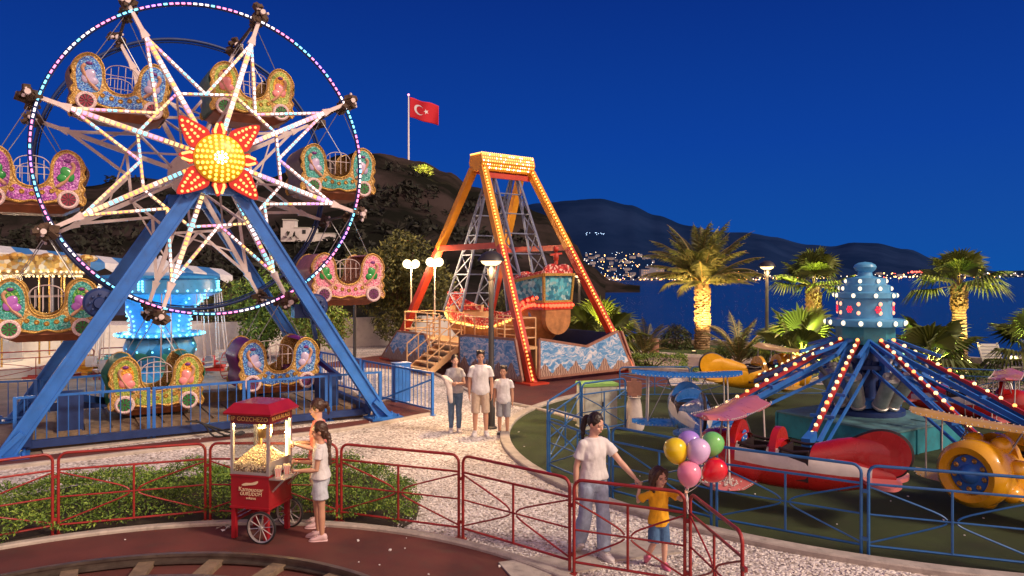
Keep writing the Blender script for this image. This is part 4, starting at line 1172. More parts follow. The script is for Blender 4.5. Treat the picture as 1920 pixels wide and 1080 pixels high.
        for i in range(9): q = R(40 * i); b.mi = 1; b.lathe([(.018, .055), (.035, .075), (.018, .09), (.012, .085)], 10, (.195 * math.cos(q), .195 * math.sin(q), 0))
        b.build('propeller_hub', [m_blue, m_gold], o, smooth=45)
        b = MB(); b.box((.55, -.36, .5), (.32, .02, .12)); b.box((.55, .36, .5), (.32, .02, .12)); b.build('name_plate', m_blue, fus, smooth=None)
    return o
pr_ = mat('plane_red_paint', (.42, .014, .014), .28, var=.12, coat=.5); pw = mat('plane_salmon_paint', (.55, .16, .16), .3, var=.12, coat=.4)
pb_ = mat('plane_blue_paint', (.03, .17, .5), .28, var=.15, coat=.5); py_ = mat('plane_yellow_paint', (.72, .36, .01), .28, var=.1, coat=.5); pym = mat('plane_yellow_wing', (.62, .36, .06), .35, var=.1, coat=.3)
plane('biplane', (3.86, 10.55), math.atan2(.6, -.8), pr_, pw, m_pwhite, 'red and white toy biplane with big oval tail fin beside the balloons', glit_=True)
plane('biplane', (3.3, 13.7), math.atan2(.99, .1), pb_, pb_, m_pwhite, 'blue toy biplane seen from behind its tail fin', z=.4)
plane('biplane', (7.2, 10.55), math.atan2(-.5, -.86), py_, pym, py_, 'yellow toy biplane with round cowl and blue hub at the right edge', cowl=True, z=.28, span=1.15)
plane('biplane', (6.3, 19.3), math.atan2(.25, .97), py_, pym, py_, 'yellow toy biplane on the far side of the ride by the hedge', cowl=True, z=.4)
plane('biplane', (10.5, 17.2), math.atan2(-.6, .8), pr_, pw, m_pwhite, 'red toy biplane on the far right side behind the sloping arms', z=.06)
# ------------------------------------------------------------ barriers of bent tube
m_rtube = mat('red_tube_paint', (.3, .022, .02), .4, var=.25, scale=6, dirt=.35)
m_btube = mat('blue_tube_paint', (.02, .12, .34), .4, var=.2, scale=6, dirt=.25)
def barrier(a, b_, h, m, label, group, r=.0185):
    a, b_ = Vector((a[0], a[1], 0)), Vector((b_[0], b_[1], 0)); d = b_ - a; w = d.length
    o = emp('barrier_panel', a, math.atan2(d.y, d.x), label, 'barrier', group)
    c = .1
    p = MB(); p.tube([(0, 0, 0), (0, 0, h - c)] + [(c - c * math.cos(R(t)), 0, h - c + c * math.sin(R(t))) for t in (20, 45, 70)] + [(c, 0, h), (w - c, 0, h)] + [(w - c + c * math.sin(R(t)), 0, h - c + c * math.cos(R(t))) for t in (20, 45, 70)] + [(w, 0, h - c), (w, 0, 0)], r, 8)
    p.lathe([(.05, 0), (.05, .012), (.025, .02)], 10); p.lathe([(.05, 0), (.05, .012), (.025, .02)], 10, (w, 0, 0))
    p.build('frame', m, o, smooth=60)
    z2, z3, zb, mx = h * .8, h * .47, h * .13, w / 2
    p = MB(); p.tube([(0, 0, z2), (w, 0, z2)], r * .8, 6); p.build('rail', m, o, smooth=60); p = MB(); p.tube([(0, 0, zb), (w, 0, zb)], r * .8, 6); p.build('rail', m, o, smooth=60)
    p = MB(); p.tube([(mx, 0, z2), (mx, 0, zb)], r * .8, 6); p.build('post', m, o, smooth=60)
    p = MB()
    for x, sg in ((0, -1), (w, 1)):
        p.tube([(x, 0, z3), (mx, 0, z3)], r * .6, 6)
        p.tube(cr([(x, 0, z2 - .03), (mx + (x - mx) * .22, 0, z3 + .1), (mx + (x - mx) * .06, 0, z3 + .02)], 4), r * .6, 6)
        p.tube(cr([(x, 0, zb + .03), (mx + (x - mx) * .22, 0, z3 - .09), (mx + (x - mx) * .06, 0, z3 - .02)], 4), r * .6, 6)
    p.build('braces', m, o, smooth=60)
    for k in (.72, .2): p = MB(); p.box((w + .03, 0, h * k), (.09, .03, .04)); p.build('coupling', m, o, smooth=None)
    return o
def onc(c, r, a): return (c[0] + r * math.cos(R(a)), c[1] + r * math.sin(R(a)))
rl = ['red tube barrier panel at the far left edge over the green bed', 'red tube barrier panel spanning the green bed left of the popcorn cart', 'red tube barrier panel directly behind the popcorn cart', 'red tube barrier panel right of the two girls at the cart', 'red tube barrier panel in the middle beside the pale gravel', 'red tube barrier panel in front of the walking mother and child', 'red tube barrier panel at the bottom edge next to the yellow shirt child']
ra = [139, 118.6, 98.8, 79.2, 59.4, 40.6]
for i in range(5):
    barrier(onc(TC, 5.22, ra[i] - .35), onc(TC, 5.22, ra[i + 1] + .35), 1.05, m_rtube, rl[i], 'red barrier panels round the track')
q5 = onc(TC, 5.22, 40.2); e5 = G(1284, 1112); barrier(q5, (e5.x, e5.y), 1.05, m_rtube, rl[5], 'red barrier panels round the track')
f5 = G(1392, 1225); barrier((e5.x + .05, e5.y - .03), (f5.x, f5.y), 1.05, m_rtube, rl[6], 'red barrier panels round the track')
bl2 = ['blue tube barrier panel right behind the walking mother', 'blue tube barrier panel behind the bunch of balloons', 'blue tube barrier panel in front of the red plane', 'blue tube barrier panel in front of the yellow plane', 'blue tube barrier panel at the lower right corner']
ba = [-157.5, -144, -130.5, -116.5, -102.5, -88.5]
for i in range(5):
    barrier(onc(AC, 7.4, ba[i] + .3), onc(AC, 7.4, ba[i + 1] - .3), 1.08, m_btube, bl2[i], 'blue barrier panels round the plane ride')
p0 = onc(AC, 7.4, -157.8)
barrier(p0, (1.38, 15.1), 1.18, m_btube, 'tall blue barrier panel at the plane ride entrance, seen edge on', 'blue barrier panels round the plane ride')
barrier((1.42, 15.15), (2.42, 15.95), 1.12, m_btube, 'blue barrier gate panel in front of the pale cabinet', 'blue barrier panels round the plane ride')
for i in range(3): barrier((2.9 + 1.95 * i, 20.1 + .1 * i), (4.8 + 1.95 * i, 20.2 + .1 * i), .85, m_btube, ['blue barrier panel on the far side above the blue wing', 'blue barrier panel on the far side behind the yellow fin', 'blue barrier panel on the far side behind the ride arms'][i], 'blue barrier panels round the plane ride')
barrier((11.2, 19.6), (12.7, 18.9), .9, m_btube, 'blue barrier panel in front of the clipped hedge at right', 'blue barrier panels round the plane ride')
barrier((12.8, 18.85), (14.3, 18.2), .9, m_btube, 'blue barrier panel beyond the hedge at the right edge', 'blue barrier panels round the plane ride')
for i, (p, q) in enumerate([(G(-50, 727), G(176, 712)), (G(186, 712), G(300, 706))]):
    barrier(p, q, 1.0, m_rtube, ['red barrier panel before the white wall at far left', 'red barrier panel behind the left wheel leg'][i], 'red barrier panels by the left rides')
# pale cabinet, sack
m_pale = mat('pale_cabinet_paint', (.5, .5, .42), .5, dirt=.35); m_lgreen = mat('light_green_lid', (.22, .42, .1), .5)
o = emp('ticket_cabinet', (1.85, 16.3, 0), .25, 'pale cream cabinet with green top behind the blue gate panel', 'cabinet')
b = MB(); b.box((0, 0, .48), (.75, .5, .9)); b.box((0, 0, .02), (.8, .55, .04)); b.build('body', m_pale, o, smooth=None)
b = MB(); b.box((0, 0, .96), (.8, .55, .06)); b.build('lid', m_lgreen, o, smooth=None)
b = MB(); b.box((.19, -.255, .5), (.34, .014, .8)); b.box((-.19, -.255, .5), (.34, .014, .8)); b.mi = 1; b.box((.04, -.27, .55), (.03, .02, .1)); b.build('door', [m_pale, m_dark], o, smooth=None)
m_cloth = mat('white_sack_cloth', (.6, .52, .48), .85, var=.12, bump=.5, bscale=25)
o = emp('cloth_sack', (2.62, 16.0, 0), 0, 'white cloth sack tied round a dark red post by the gate', 'sack')
b = MB(); rg = []
for z, r_ in ((0.02, .2), (.1, .22), (.3, .17), (.55, .15), (.68, .12), (.72, .15)):
    rg.append([Vector((r_ * math.cos(R(t)) * (1 + .12 * math.sin(R(t * 5))), r_ * math.sin(R(t)), z)) for t in range(0, 360, 15)])
b.loft(rg); b.build('cloth', m_cloth, o, smooth=60)
b = MB(); b.box((0, 0, .55), (.1, .1, 1.1)); b.box((0, 0, .9), (.3, .12, .3)); b.build('post', m_brick, o, smooth=None)

# ------------------------------------------------------------ lamps
e_lamp = emat('lamp_glow', (1, .7, .34), 2.2); e_globe = emat('globe_glow', (1, .78, .42), 3)
m_pole = mat('dark_lamp_pole', (.05, .045, .045), .45, .3, var=.2); m_polew = mat('pale_lamp_pole', (.55, .45, .36), .45)
def lamp(loc, h, label, e=260):
    o = emp('street_lamp', loc, 0, label, 'street lamp', 'dome street lamps')
    b = MB(); b.lathe([(0, 0), (.13, 0), (.13, .03), (.085, .06), (.085, .5), (.065, .54), (.055, h - .5), (.0, h - .5)], 16); b.build('pole', m_pole, o)
    b = MB(); b.lathe([(.05, h - .55), (.07, h - .5), (.1, h - .24), (.09, h - .22), (0, h - .18)], 18); b.build('neck', m_pole, o)
    b = MB(); b.lathe([(.0, h + .1), (.1, h + .09), (.22, h + .02), (.29, h - .09), (.3, h - .12), (.28, h - .12), (.2, h + .0), (0, h + .06)], 26); b.build('lamp_shade', m_pole, o)
    b = MB(); b.lathe([(.24, h - .1), (.2, h - .17), (.11, h - .22), (.0, h - .23)], 24); b.lathe([(.0, h - .04), (.18, h - .06), (.24, h - .1)], 24); b.build('light_bowl', e_lamp, o, smooth=60)
    for i in range(3): x_, y_ = .2 * math.cos(2.1 * i + .5), .2 * math.sin(2.1 * i + .5); spot('lamp_light', (x_, y_, h - .25), (x_, y_, 0), e / 3, (1, .64, .3), 150, .07, o)
lamp(G(921, 803), 3.75, 'dark dome street lamp lit warm beside the standing boy', 620)
lamp(G(1438, 695), 3.75, 'lit dome street lamp on the promenade between the palms', 500)
lamp((3.15, 35, 0), 3.45, 'far lit dome street lamp behind the swinging boat', 250)
def globes(loc, h, label):
    o = emp('globe_lamp', loc, .3, label, 'globe lamp', 'twin globe lamps by the boat ride')
    b = MB(); b.lathe([(0, 0), (.08, 0), (.08, .04), (.035, .06), (.03, h)], 12); b.beam((-.17, 0, h - .02), (.17, 0, h - .02), .04, .04); b.build('pole', m_polew, o)
    for s_ in (-1, 1):
        b = MB(); b.ball((s_ * .17, 0, h + .14), .17, 16, 10); b.build('globe', e_globe, o, smooth=80)
    point('lamp_light', (0, -.3, h + .1), 320, (1, .68, .34), .2, o)
globes(P(771, 690, 29.5) * Vector((1, 1, 0)) if False else Vector(((771 - 960) / F * 29.5, 29.5, 0)), 3.65, 'twin globe lamp on thin pole left of the boat ride leg')
globes(Vector(((815 - 960) / F * 28.3, 28.3, 0)), 3.7, 'twin globe lamp on thin pole at the boat ride steps')
b = MB(); b.lathe([(0, 0), (.1, 0), (.1, .03), (.06, .06), (.055, 3.3), (0, 3.3)], 14)
tag(b.build('pole', m_pole), 'plain dark pole standing under the pink gondola', 'pole').location = G(665, 690)

# ------------------------------------------------------------ foliage
def leafmat(name, c, var=.35):
    m = mat(name, c, .6, var=var, scale=1.5); m.node_tree.nodes['Principled BSDF'].inputs['Subsurface Weight'].default_value = 0
    return m
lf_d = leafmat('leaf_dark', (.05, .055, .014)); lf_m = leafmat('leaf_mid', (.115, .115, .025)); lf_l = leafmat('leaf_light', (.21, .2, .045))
gr_d = leafmat('bed_leaf_dark', (.045, .1, .012)); gr_m = leafmat('bed_leaf_mid', (.13, .23, .025)); gr_l = leafmat('bed_leaf_light', (.26, .37, .05))
m_bark = mat('bark', (.09, .06, .04), .9, var=.4, scale=9, bump=.8, bscale=20)
def leaf(b, c, s, mi, up=None):
    d = Vector((U(-1, 1), U(-1, 1), U(-.6, 1) if up is None else U(.1, 1))).normalized(); x = d.orthogonal().normalized(); x = Matrix.Rotation(U(0, 6.3), 3, d) @ x; y = d.cross(x)
    l, w = s * U(.7, 1.3), s * U(.3, .5)
    b.add([c - x * l * .5, c + y * w * .5 + d * w * .15, c + x * l * .5, c - y * w * .5 + d * w * .15], [(0, 1, 2, 3)], mi)
def crown(b, clumps, n, s, shell=.55):
    tot = sum(r ** 2 for _, r in clumps)
    for c, r in clumps:
        c = Vector(c)
        for i in range(int(n * r * r / tot)):
            d = Vector((random.gauss(0, 1), random.gauss(0, 1), random.gauss(0, 1))).normalized()
            rr = r * (shell + (1 - shell) * U(0, 1) ** .6) * (1 + .25 * noise.noise(d * 2.2 + c))
            p = c + d * rr * Vector((1, 1, .85)).length / 1.65
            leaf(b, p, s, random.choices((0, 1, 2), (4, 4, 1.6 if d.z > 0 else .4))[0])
def tree(name, loc, clumps, n, s, label, cat='tree', group=None, trunk=.18, mats=None):
    o = emp(name, loc, 0, label, cat, group)
    b = MB(); top = Vector(clumps[0][0])
    b.tube(cr([(0, 0, -.05), (U(-.1, .1), U(-.1, .1), top.z * .4), top * .9], 4), [trunk * 1.3] + [trunk * (1 - .06 * i) for i in range(8)], 8)
    for c, r in clumps[1:]:
        c = Vector(c); b.tube(cr([top * .55, top * .45 + c * .45, c], 4), [trunk * .55 - .04 * trunk * i for i in range(9)], 6)
    b.build('trunk', m_bark, o, smooth=60)
    b = MB(); crown(b, clumps, n, s); b.build('crown', mats or [lf_d, lf_m, lf_l], o, smooth=None, fix=False)
    return o
def clumpset(w, d, h, z0, n, rmin, rmax, seed):
    r = random.Random(seed); out = [((0, 0, z0 + h * .5), rmax)]
    for _ in range(n):
        a = r.uniform(0, 6.28); k = r.uniform(.35, 1); z = r.uniform(0, 1)
        kk = math.sin(math.pi * (.15 + .75 * z)) ; out.append(((math.cos(a) * w * k * kk, math.sin(a) * d * k * kk, z0 + z * h), r.uniform(rmin, rmax)))
    return out
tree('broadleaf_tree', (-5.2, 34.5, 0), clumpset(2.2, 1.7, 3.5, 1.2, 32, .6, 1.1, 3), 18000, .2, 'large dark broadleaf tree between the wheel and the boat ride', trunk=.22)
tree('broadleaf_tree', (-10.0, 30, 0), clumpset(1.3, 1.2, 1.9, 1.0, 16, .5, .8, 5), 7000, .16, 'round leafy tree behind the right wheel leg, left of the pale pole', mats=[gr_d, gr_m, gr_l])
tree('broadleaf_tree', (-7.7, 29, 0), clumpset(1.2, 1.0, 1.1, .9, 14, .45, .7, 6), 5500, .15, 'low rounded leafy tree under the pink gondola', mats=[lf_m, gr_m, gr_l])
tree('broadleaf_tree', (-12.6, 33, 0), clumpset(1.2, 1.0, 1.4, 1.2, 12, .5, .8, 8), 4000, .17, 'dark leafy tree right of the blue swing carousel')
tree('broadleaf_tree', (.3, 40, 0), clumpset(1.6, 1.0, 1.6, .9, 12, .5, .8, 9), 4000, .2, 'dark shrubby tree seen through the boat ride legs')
def bush(name, pos, w, d, h, n, s, label, mats=None, box=False, seed=1, cat='bush', group=None):
    o = emp(name, pos, 0, label, cat, group)
    b = MB()
    for i in range(n):
        if box:
            x, y, z = U(-1, 1), U(-1, 1), U(0, 1); f = random.random()
            if f < .45: z = U(.85, 1.02)
            elif f < .75: y = random.choice((-1, 1)) * U(.85, 1.05)
            else: x = random.choice((-1, 1)) * U(.9, 1.04)
            p = Vector((x * w, y * d, max(.02, z * h * (1 + .12 * noise.noise(Vector((x * w * 2, y, 0)))))))
        else:
            a = U(0, 6.3); q = math.asin(U(0, 1)); rr = U(.75, 1) * (1 + .25 * noise.noise(Vector((math.cos(a) * 2, math.sin(a) * 2, q * 3 + seed))))
            p = Vector((w * math.cos(a) * math.cos(q) * rr, d * math.sin(a) * math.cos(q) * rr, h * math.sin(q) * rr))
        leaf(b, p, s, random.choices((0, 1, 2), (3, 4, 2))[0], 1)
    b.build('foliage', mats or [gr_d, gr_m, gr_l], o, smooth=None, fix=False)
    b = MB()
    for i in range(9): a = U(0, 6.3); k = U(.2, .7); b.tube([(0, 0, 0), (w * k * math.cos(a) * .5, d * k * math.sin(a) * .5, h * .4), (w * k * math.cos(a), d * k * math.sin(a), h * .8)], [.03, .02, .008], 5)
    b.build('stems', m_bark, o, smooth=60)
    return o
bush('hedge', G(1222, 694), 1.15, .5, .55, 3000, .08, 'low clipped green hedge on the kerb left of the date palm', box=True)
bush('hedge', (12.9, 20.6, 0), 1.6, .35, .6, 2200, .09, 'low clipped dark hedge at right behind the sloping arms', mats=[gr_d, gr_d, gr_m], box=True)
bush('hedge', G(1370, 712), 1.2, .5, .35, 2200, .08, 'low green groundcover hedge under the small feathery palm', box=True)
bush('shrub', G(1352, 692), .38, .38, .8, 1800, .07, 'small round clipped shrub left of the small feathery palm', mats=[gr_d, gr_d, gr_m], cat='shrub')
bush('shrub', G(1268, 655), .75, .6, 1.15, 2000, .12, 'dark loose shrub at the water edge left of the date palm trunk', mats=[lf_d, lf_d, gr_d], cat='shrub')
bush('shrub', G(1118, 668), .5, .5, .9, 1200, .1, 'pale flowering shrub at the foot of the boat ride leg', mats=[gr_d, gr_m, m_pale], cat='shrub')
wl = MB(); pts = [G(1180, 702), G(1270, 706), G(1330, 710)]
for a, c in zip(pts[:-1], pts[1:]): wl.beam(a + Vector((0, 0, .1)), c + Vector((0, 0, .1)), .2, .34)
tag(wl.build('planter_wall', m_conc, smooth=None), 'low pale planter wall under the clipped hedge', 'low wall')
b = MB(); b.lathe([(0, 0), (.2, 0), (.22, .55), (.18, .7), (.1, .76), (0, .77)], 16); tag(b.build('bollard', m_brick), 'stubby dark brown bollard by the low hedge', 'bollard').location = G(1226, 668)

# ground cover bed in front
bed = [G(-60, 1022), G(-40, 968), G(60, 925), G(150, 908), G(240, 902), G(330, 893), G(430, 888), G(540, 880), G(640, 878), G(705, 892), G(765, 914), G(790, 945), G(782, 972), G(750, 990), G(640, 978), G(540, 975), G(430, 976), G(330, 976), G(250, 984), G(140, 1000), G(0, 1028)]
bedp = [(p.x, p.y - .12) for p in bed]
soil = sheet('bed_soil', bedp, .01, mat('bed_soil', (.05, .035, .022), .95, bump=.6))
b = MB(); xs = [p[0] for p in bedp]; ys = [p[1] for p in bedp]
n = 0
def edged(x, y): return min((Vector((x, y)) - Vector(p)).length for p in bedp)
while n < 40000:
    x, y = U(min(xs), max(xs)), U(min(ys), max(ys))
    if not inpoly(x, y, bedp): continue
    e_ = edged(x, y); hh = .42 * min(1, .25 + e_ / .55) * (.75 + .5 * noise.noise(Vector((x * 1.7, y * 1.7, 0))))
    z = hh * U(.55, 1.08) + .015; s_ = U(.028, .06)
    leaf(b, Vector((x + U(-.04, .04), y + U(-.04, .04), z)), s_, random.choices((0, 1, 2), (3, 4, 1.5 + 3 * max(0, noise.noise(Vector((x * .9, y * .9, 5))))))[0], 1)
    n += 1
tag(b.build('ground_cover', [gr_d, gr_m, gr_l], smooth=None, fix=False), 'low leafy green ground cover bed behind the red barrier', None, None, 'stuff')

# ------------------------------------------------------------ palms
m_pal = leafmat('palm_leaf', (.12, .125, .03), .3); m_pal2 = leafmat('palm_leaf_dark', (.07, .08, .02), .3); m_rach = mat('palm_rachis', (.25, .18, .06), .6); m_fan = leafmat('fan_leaf', (.15, .19, .025), .25); m_fan2 = leafmat('fan_leaf_dark', (.085, .12, .02), .25); m_dead = leafmat('dry_palm_leaf', (.2, .12, .04))
m_trunk = mat('palm_trunk', (.3, .2, .1), .9, var=.45, scale=10, bump=.9, bscale=18)
def date_frond(b, base, az, el, ln, droop, nl=46, w=.4):
    pts = []; p = Vector(base); e_ = el; n = 14
    for i in range(n + 1):
        pts.append(p.copy()); p = p + Vector((math.cos(az) * math.cos(e_), math.sin(az) * math.cos(e_), math.sin(e_))) * (ln / n); e_ -= droop / n * (.4 + 1.4 * i / n)
    b.mi = 2; b.tube(pts, [.035 * (1 - .85 * i / n) * ln / 2.6 for i in range(n + 1)], 4)
    side = Vector((-math.sin(az), math.cos(az), 0))
    for i in range(nl):
        k = .16 + .84 * i / nl; f = k * n; i0 = min(int(f), n - 1); c = pts[i0].lerp(pts[i0 + 1], f - i0); t_ = (pts[i0 + 1] - pts[i0]).normalized(); up = side.cross(t_)
        L_ = w * ln / 2.6 * (math.sin(math.pi * min(1, .18 + k * .86)) ** .6) * U(.85, 1.1)
        for sg in (-1, 1):
            d = (t_ * U(.65, .95) + side * sg * U(.75, .95) + up * U(.15, .5)).normalized(); wd = .016 * ln / 2.6 + .006
            x = t_ * wd
            tip = c + d * L_ - Vector((0, 0, L_ * .18))
            b.add([c - x, c + x, c + d * L_ * .55 + x * .8, tip, c + d * L_ * .55 - x * .8], [(0, 1, 2, 3, 4)], random.choice((0, 0, 1)))
def fan_frond(b, base, az, el, ls, r, nb=26, spread=115, droop=.35, mi=None):
    d = Vector((math.cos(az) * math.cos(el), math.sin(az) * math.cos(el), math.sin(el))); side = Vector((-math.sin(az), math.cos(az), 0)); up = d.cross(side) * -1
    hub = Vector(base) + d * ls - Vector((0, 0, .06 * ls)); b.mi = 2; b.tube([base, Vector(base).lerp(hub, .5) + Vector((0, 0, .03)), hub], [.02, .016, .012], 4)
    m0 = random.choice((0, 0, 1)) if mi is None else mi
    for i in range(nb):
        a = R(-spread + 2 * spread * i / (nb - 1)); rr = r * (.72 + .28 * math.cos(a * .7)) * U(.93, 1.04)
        v = d * math.cos(a) + side * math.sin(a); n_ = up; v2 = d * math.cos(a + R(spread * 1.04 / nb)) + side * math.sin(a + R(spread * 1.04 / nb)); v1 = d * math.cos(a - R(spread * 1.04 / nb)) + side * math.sin(a - R(spread * 1.04 / nb))
        fold = n_ * (.03 * r)
        m1, m2 = hub + v1 * rr * .6 - fold, hub + v2 * rr * .6 - fold; mc = hub + v * rr * .62 + fold
        tip = hub + v * rr - Vector((0, 0, rr * droop * U(.6, 1.3)))
        b.add([hub, m1, mc, m2, tip], [(0, 1, 2), (0, 2, 3), (1, 4, 2), (2, 4, 3)], m0 if U(0, 1) < .85 else 1 - min(m0, 1))
def trunkm(b, h, r0, r1, rings=26, lumps=True, lean=0):
    prof = []
    for i in range(rings + 1):
        k = i / rings; r_ = r0 + (r1 - r0) * k; prof += [(r_ * 1.06, h * k), (r_ * .94, h * (k + .6 / rings))]
    b.lathe([(0, -.05)] + prof + [(0, h)], 14)
    if lumps:
        for i in range(int(h * 60)):
            k = U(.0, 1) ** .7; a = U(0, 6.3); r_ = r0 + (r1 - r0) * k; b.box((r_ * math.cos(a), r_ * math.sin(a), h * k), (.1, .08, .12), Matrix.Rotation(a, 3, 'Z') @ Matrix.Rotation(R(25), 3, 'Y'))
def uplight(o, off, tgt, e, col=(1, .6, .2), ang=75):
    b = MB(); b.box((off[0], off[1], .05), (.2, .16, .1)); b.mi = 1; b.box((off[0], off[1], .104), (.13, .1, .012)); b.build('uplighter', [m_dark, e_lamp], o, smooth=None)
    spot('uplight', (off[0], off[1], .16), tgt, e, col, ang, .06, o)
def date_palm(loc, h, nf, ln, label, r0=.33, small=False, e=0, seed=1, group=None, eup=(.0, 1.45), lw=.4):
    o = emp('date_palm', loc, 0, label, 'palm tree', group); random.seed(seed)
    if not small:
        b = MB(); trunkm(b, h, r0, r0 * .95); b.lathe([(r0 * .95, h - .5), (r0 * 1.12, h - .1), (r0 * .8, h + .25), (.1, h + .4)], 14); b.build('trunk', m_trunk, o, smooth=30)
    b = MB()
    for i in range(nf):
        k = i / nf; el_ = eup[0] + (eup[1] - eup[0]) * U(k * .9, min(1, k * .9 + .25)); az = i * 2.4 + U(-.2, .2)
        date_frond(b, (U(-.08, .08), U(-.08, .08), h + .15 * k + (.1 if not small else 0)), az, el_, ln * U(.85, 1.08) * (1 if k > .2 else .85), U(.7, 1.3) * (1.25 - .5 * k), 46 if not small else 30, lw)
    b.build('crown', [m_pal, m_pal2, m_rach], o, smooth=None, fix=False)
    if e:
        uplight(o, (-.8, -1.7), (0, 0, h + .9), e); uplight(o, (1.1, -1.5), (0, 0, h + .8), e * .7)
    return o
def fan_palm(loc, h, nf, ls, r, label, r0=.28, e=0, seed=2, eup=(-.7, 1.35), skirt=True, ecol=(1, .85, .25), group=None):
    o = emp('fan_palm', loc, 0, label, 'palm tree', group); random.seed(seed)
    if h > .5:
        b = MB(); trunkm(b, h, r0 * 1.05, r0 * .66, 30, False); b.build('trunk', m_trunk, o, smooth=30)
        b = MB()
        for i in range(90):
            k = U(.72, 1); a = U(0, 6.3); r_ = r0 * .74; b.box((r_ * math.cos(a), r_ * math.sin(a), h * k), (.12, .08, .16), Matrix.Rotation(a, 3, 'Z') @ Matrix.Rotation(R(30), 3, 'Y'))
        b.build('leaf_stubs', m_dead, o, smooth=None)
    b = MB()
    for i in range(nf):
        k = i / max(1, nf - 1); el_ = eup[0] + (eup[1] - eup[0]) * k + U(-.15, .15)
        fan_frond(b, Vector((0, 0, h)), i * 2.4 + U(-.3, .3), el_, ls * U(.85, 1.15), r * U(.85, 1.1), droop=.5 if el_ < .3 else .25)
    b.build('crown', [m_fan, m_fan2, m_rach], o, smooth=None, fix=False)
    if e: k_ = 2.1 if h > 1 else 1; uplight(o, (-.35 * k_, -.75 * k_), (0, 0, h + .6), e, ecol); uplight(o, (.55 * k_, -.6 * k_), (0, 0, h + .6), e * .7, ecol)
    return o
date_palm(G(1317, 655), 2.75, 62, 3.1, 'tall feathery date palm with thick lit trunk by the sea', e=2600, seed=21, eup=(.12, 1.5), lw=.5)
date_palm(G(1384, 692), .15, 20, 2.0, 'small feathery palm growing from the low hedge beside the lamp', small=True, seed=5, eup=(.5, 1.45), lw=.45)
date_palm(G(1208, 676), .15, 16, 1.75, 'small feathery palm behind the low hedge at the water', small=True, seed=6, eup=(.5, 1.45), lw=.45)
fan_palm(G(1798, 694), 2.95, 16, .8, 1.0, 'tall fan palm with lit shaggy trunk right of the blue tower', e=1500, seed=8, eup=(-.05, 1.4), ecol=(1, .75, .25))
fan_palm((10.9, 27, 0), 2.9, 15, .8, 1.0, 'fan palm whose crown rises left of the blue tower cap', e=1500, seed=9, eup=(-.05, 1.4), ecol=(.9, .9, .25))
fan_palm(G(1502, 702), .5, 12, 1.0, 1.25, 'bushy low fan palm lit yellow green left of the blue tower', e=900, seed=10, eup=(.05, 1.4), ecol=(.9, .95, .25))
fan_palm((13.4, 24.0, 0), .45, 11, .9, 1.2, 'low fan palm right of the blue tower in front of the tall one', e=420, seed=12, eup=(.05, 1.2), ecol=(.8, 1, .3))
fan_palm((16.6, 23.2, 0), .7, 14, 1.1, 1.15, 'low fan palm cut off by the right edge', e=420, seed=13, eup=(.0, 1.2), ecol=(.9, 1, .35))
fan_palm((3.5, 30.0, 0), .5, 17, 1.1, 1.3, 'bushy fan palm lit bright yellow behind the boat stern', e=1300, seed=14, eup=(-.1, 1.4), ecol=(1, .85, .2))
random.seed(33)
# loungers
m_plast = mat('white_plastic', (.62, .58, .52), .4)
def lounger(loc, rz, up, label):
    o = emp('sun_lounger', loc, rz, label, 'sun lounger', 'white plastic sun loungers by the sea')
    b = MB()
    for i in range(9): b.box((0, .05 + i * .13, .36), (.6, .1, .025))
    for s_ in (-1, 1): b.beam((s_ * .31, 0, .35), (s_ * .31, 1.25, .35), .05, .06)
    b.build('seat', m_plast, o, smooth=None)
    b = MB(); d = Vector((0, -math.cos(up), math.sin(up)))
    for i in range(6): c = Vector((0, 0, .37)) + d * (.06 + i * .12); b.beam(c - Vector((.3, 0, 0)), c + Vector((.3, 0, 0)), .02, .1, up=d)
    for s_ in (-1, 1): b.beam(Vector((s_ * .31, 0, .36)), Vector((s_ * .31, 0, .36)) + d * .76, .05, .05)
    b.build('backrest', m_plast, o, smooth=None)
    for s_ in (-1, 1):
        for y in (.12, 1.15): b = MB(); b.beam((s_ * .28, y, .34), (s_ * .31, y + (-.12 if y < .5 else .1), 0), .05, .08); b.build('leg', m_plast, o, smooth=None)
lounger(G(1862, 702), R(175), R(62), 'white plastic lounger with raised back right of the fan palm trunk')
lounger(G(1925, 706), R(170), R(20), 'white plastic lounger lying flat at the right edge')
lounger(G(1440, 668), R(95), R(8), 'white plastic lounger lying flat behind the promenade lamp')
lounger((11.3, 26.2, 0), R(95), R(10), 'white plastic lounger half hidden left of the blue tower')
# ------------------------------------------------------------ left background rides
m_wallw = mat('whitewashed_wall', (.62, .58, .55), .8, var=.12, scale=1.5, dirt=.3)
b = MB()
wp = [(-24, 27.5), (-13.5, 30.5), (-9, 34.5), (-3, 37.5), (0, 38)]
for a, c in zip(wp[:-1], wp[1:]): b.beam((*a, .65), (*c, .65), .2, 1.4)
tag(b.build('boundary_wall', m_wallw, smooth=None), 'long low whitewashed wall behind the rides and trees', 'wall')
m_sb = mat('awning_blue', (.03, .16, .42), .7, var=.15); m_sw = mat('awning_white', (.55, .55, .58), .7, var=.15)
pv = emp('pavilion', (-21.8, 31, 0), math.atan2(7, 6.6), 'long pavilion with a blue and white striped awning edge', 'pavilion')
def paw(i, k): return Vector((i * .68 - 1.6, 0, 4.5 - (i * .68) * .095 + k))
b = MB(); n = 18
for i in range(n):
    p, q = paw(i, 0), paw(i + 1, 0); b.mi = i % 2
    b.add([p, q, q + Vector((0, -.05, -.25)), (p + q) / 2 + Vector((0, -.06, -.42)), p + Vector((0, -.05, -.25))], [(0, 1, 2, 3, 4)]); b.add([p, q, q + Vector((0, 1.2, .35)), p + Vector((0, 1.2, .35))], [(0, 1, 2, 3)]); b.add([p + Vector((0, 1.2, .35)), q + Vector((0, 1.2, .35)), q + Vector((0, 5, .4)), p + Vector((0, 5, .4))], [(0, 1, 2, 3)])
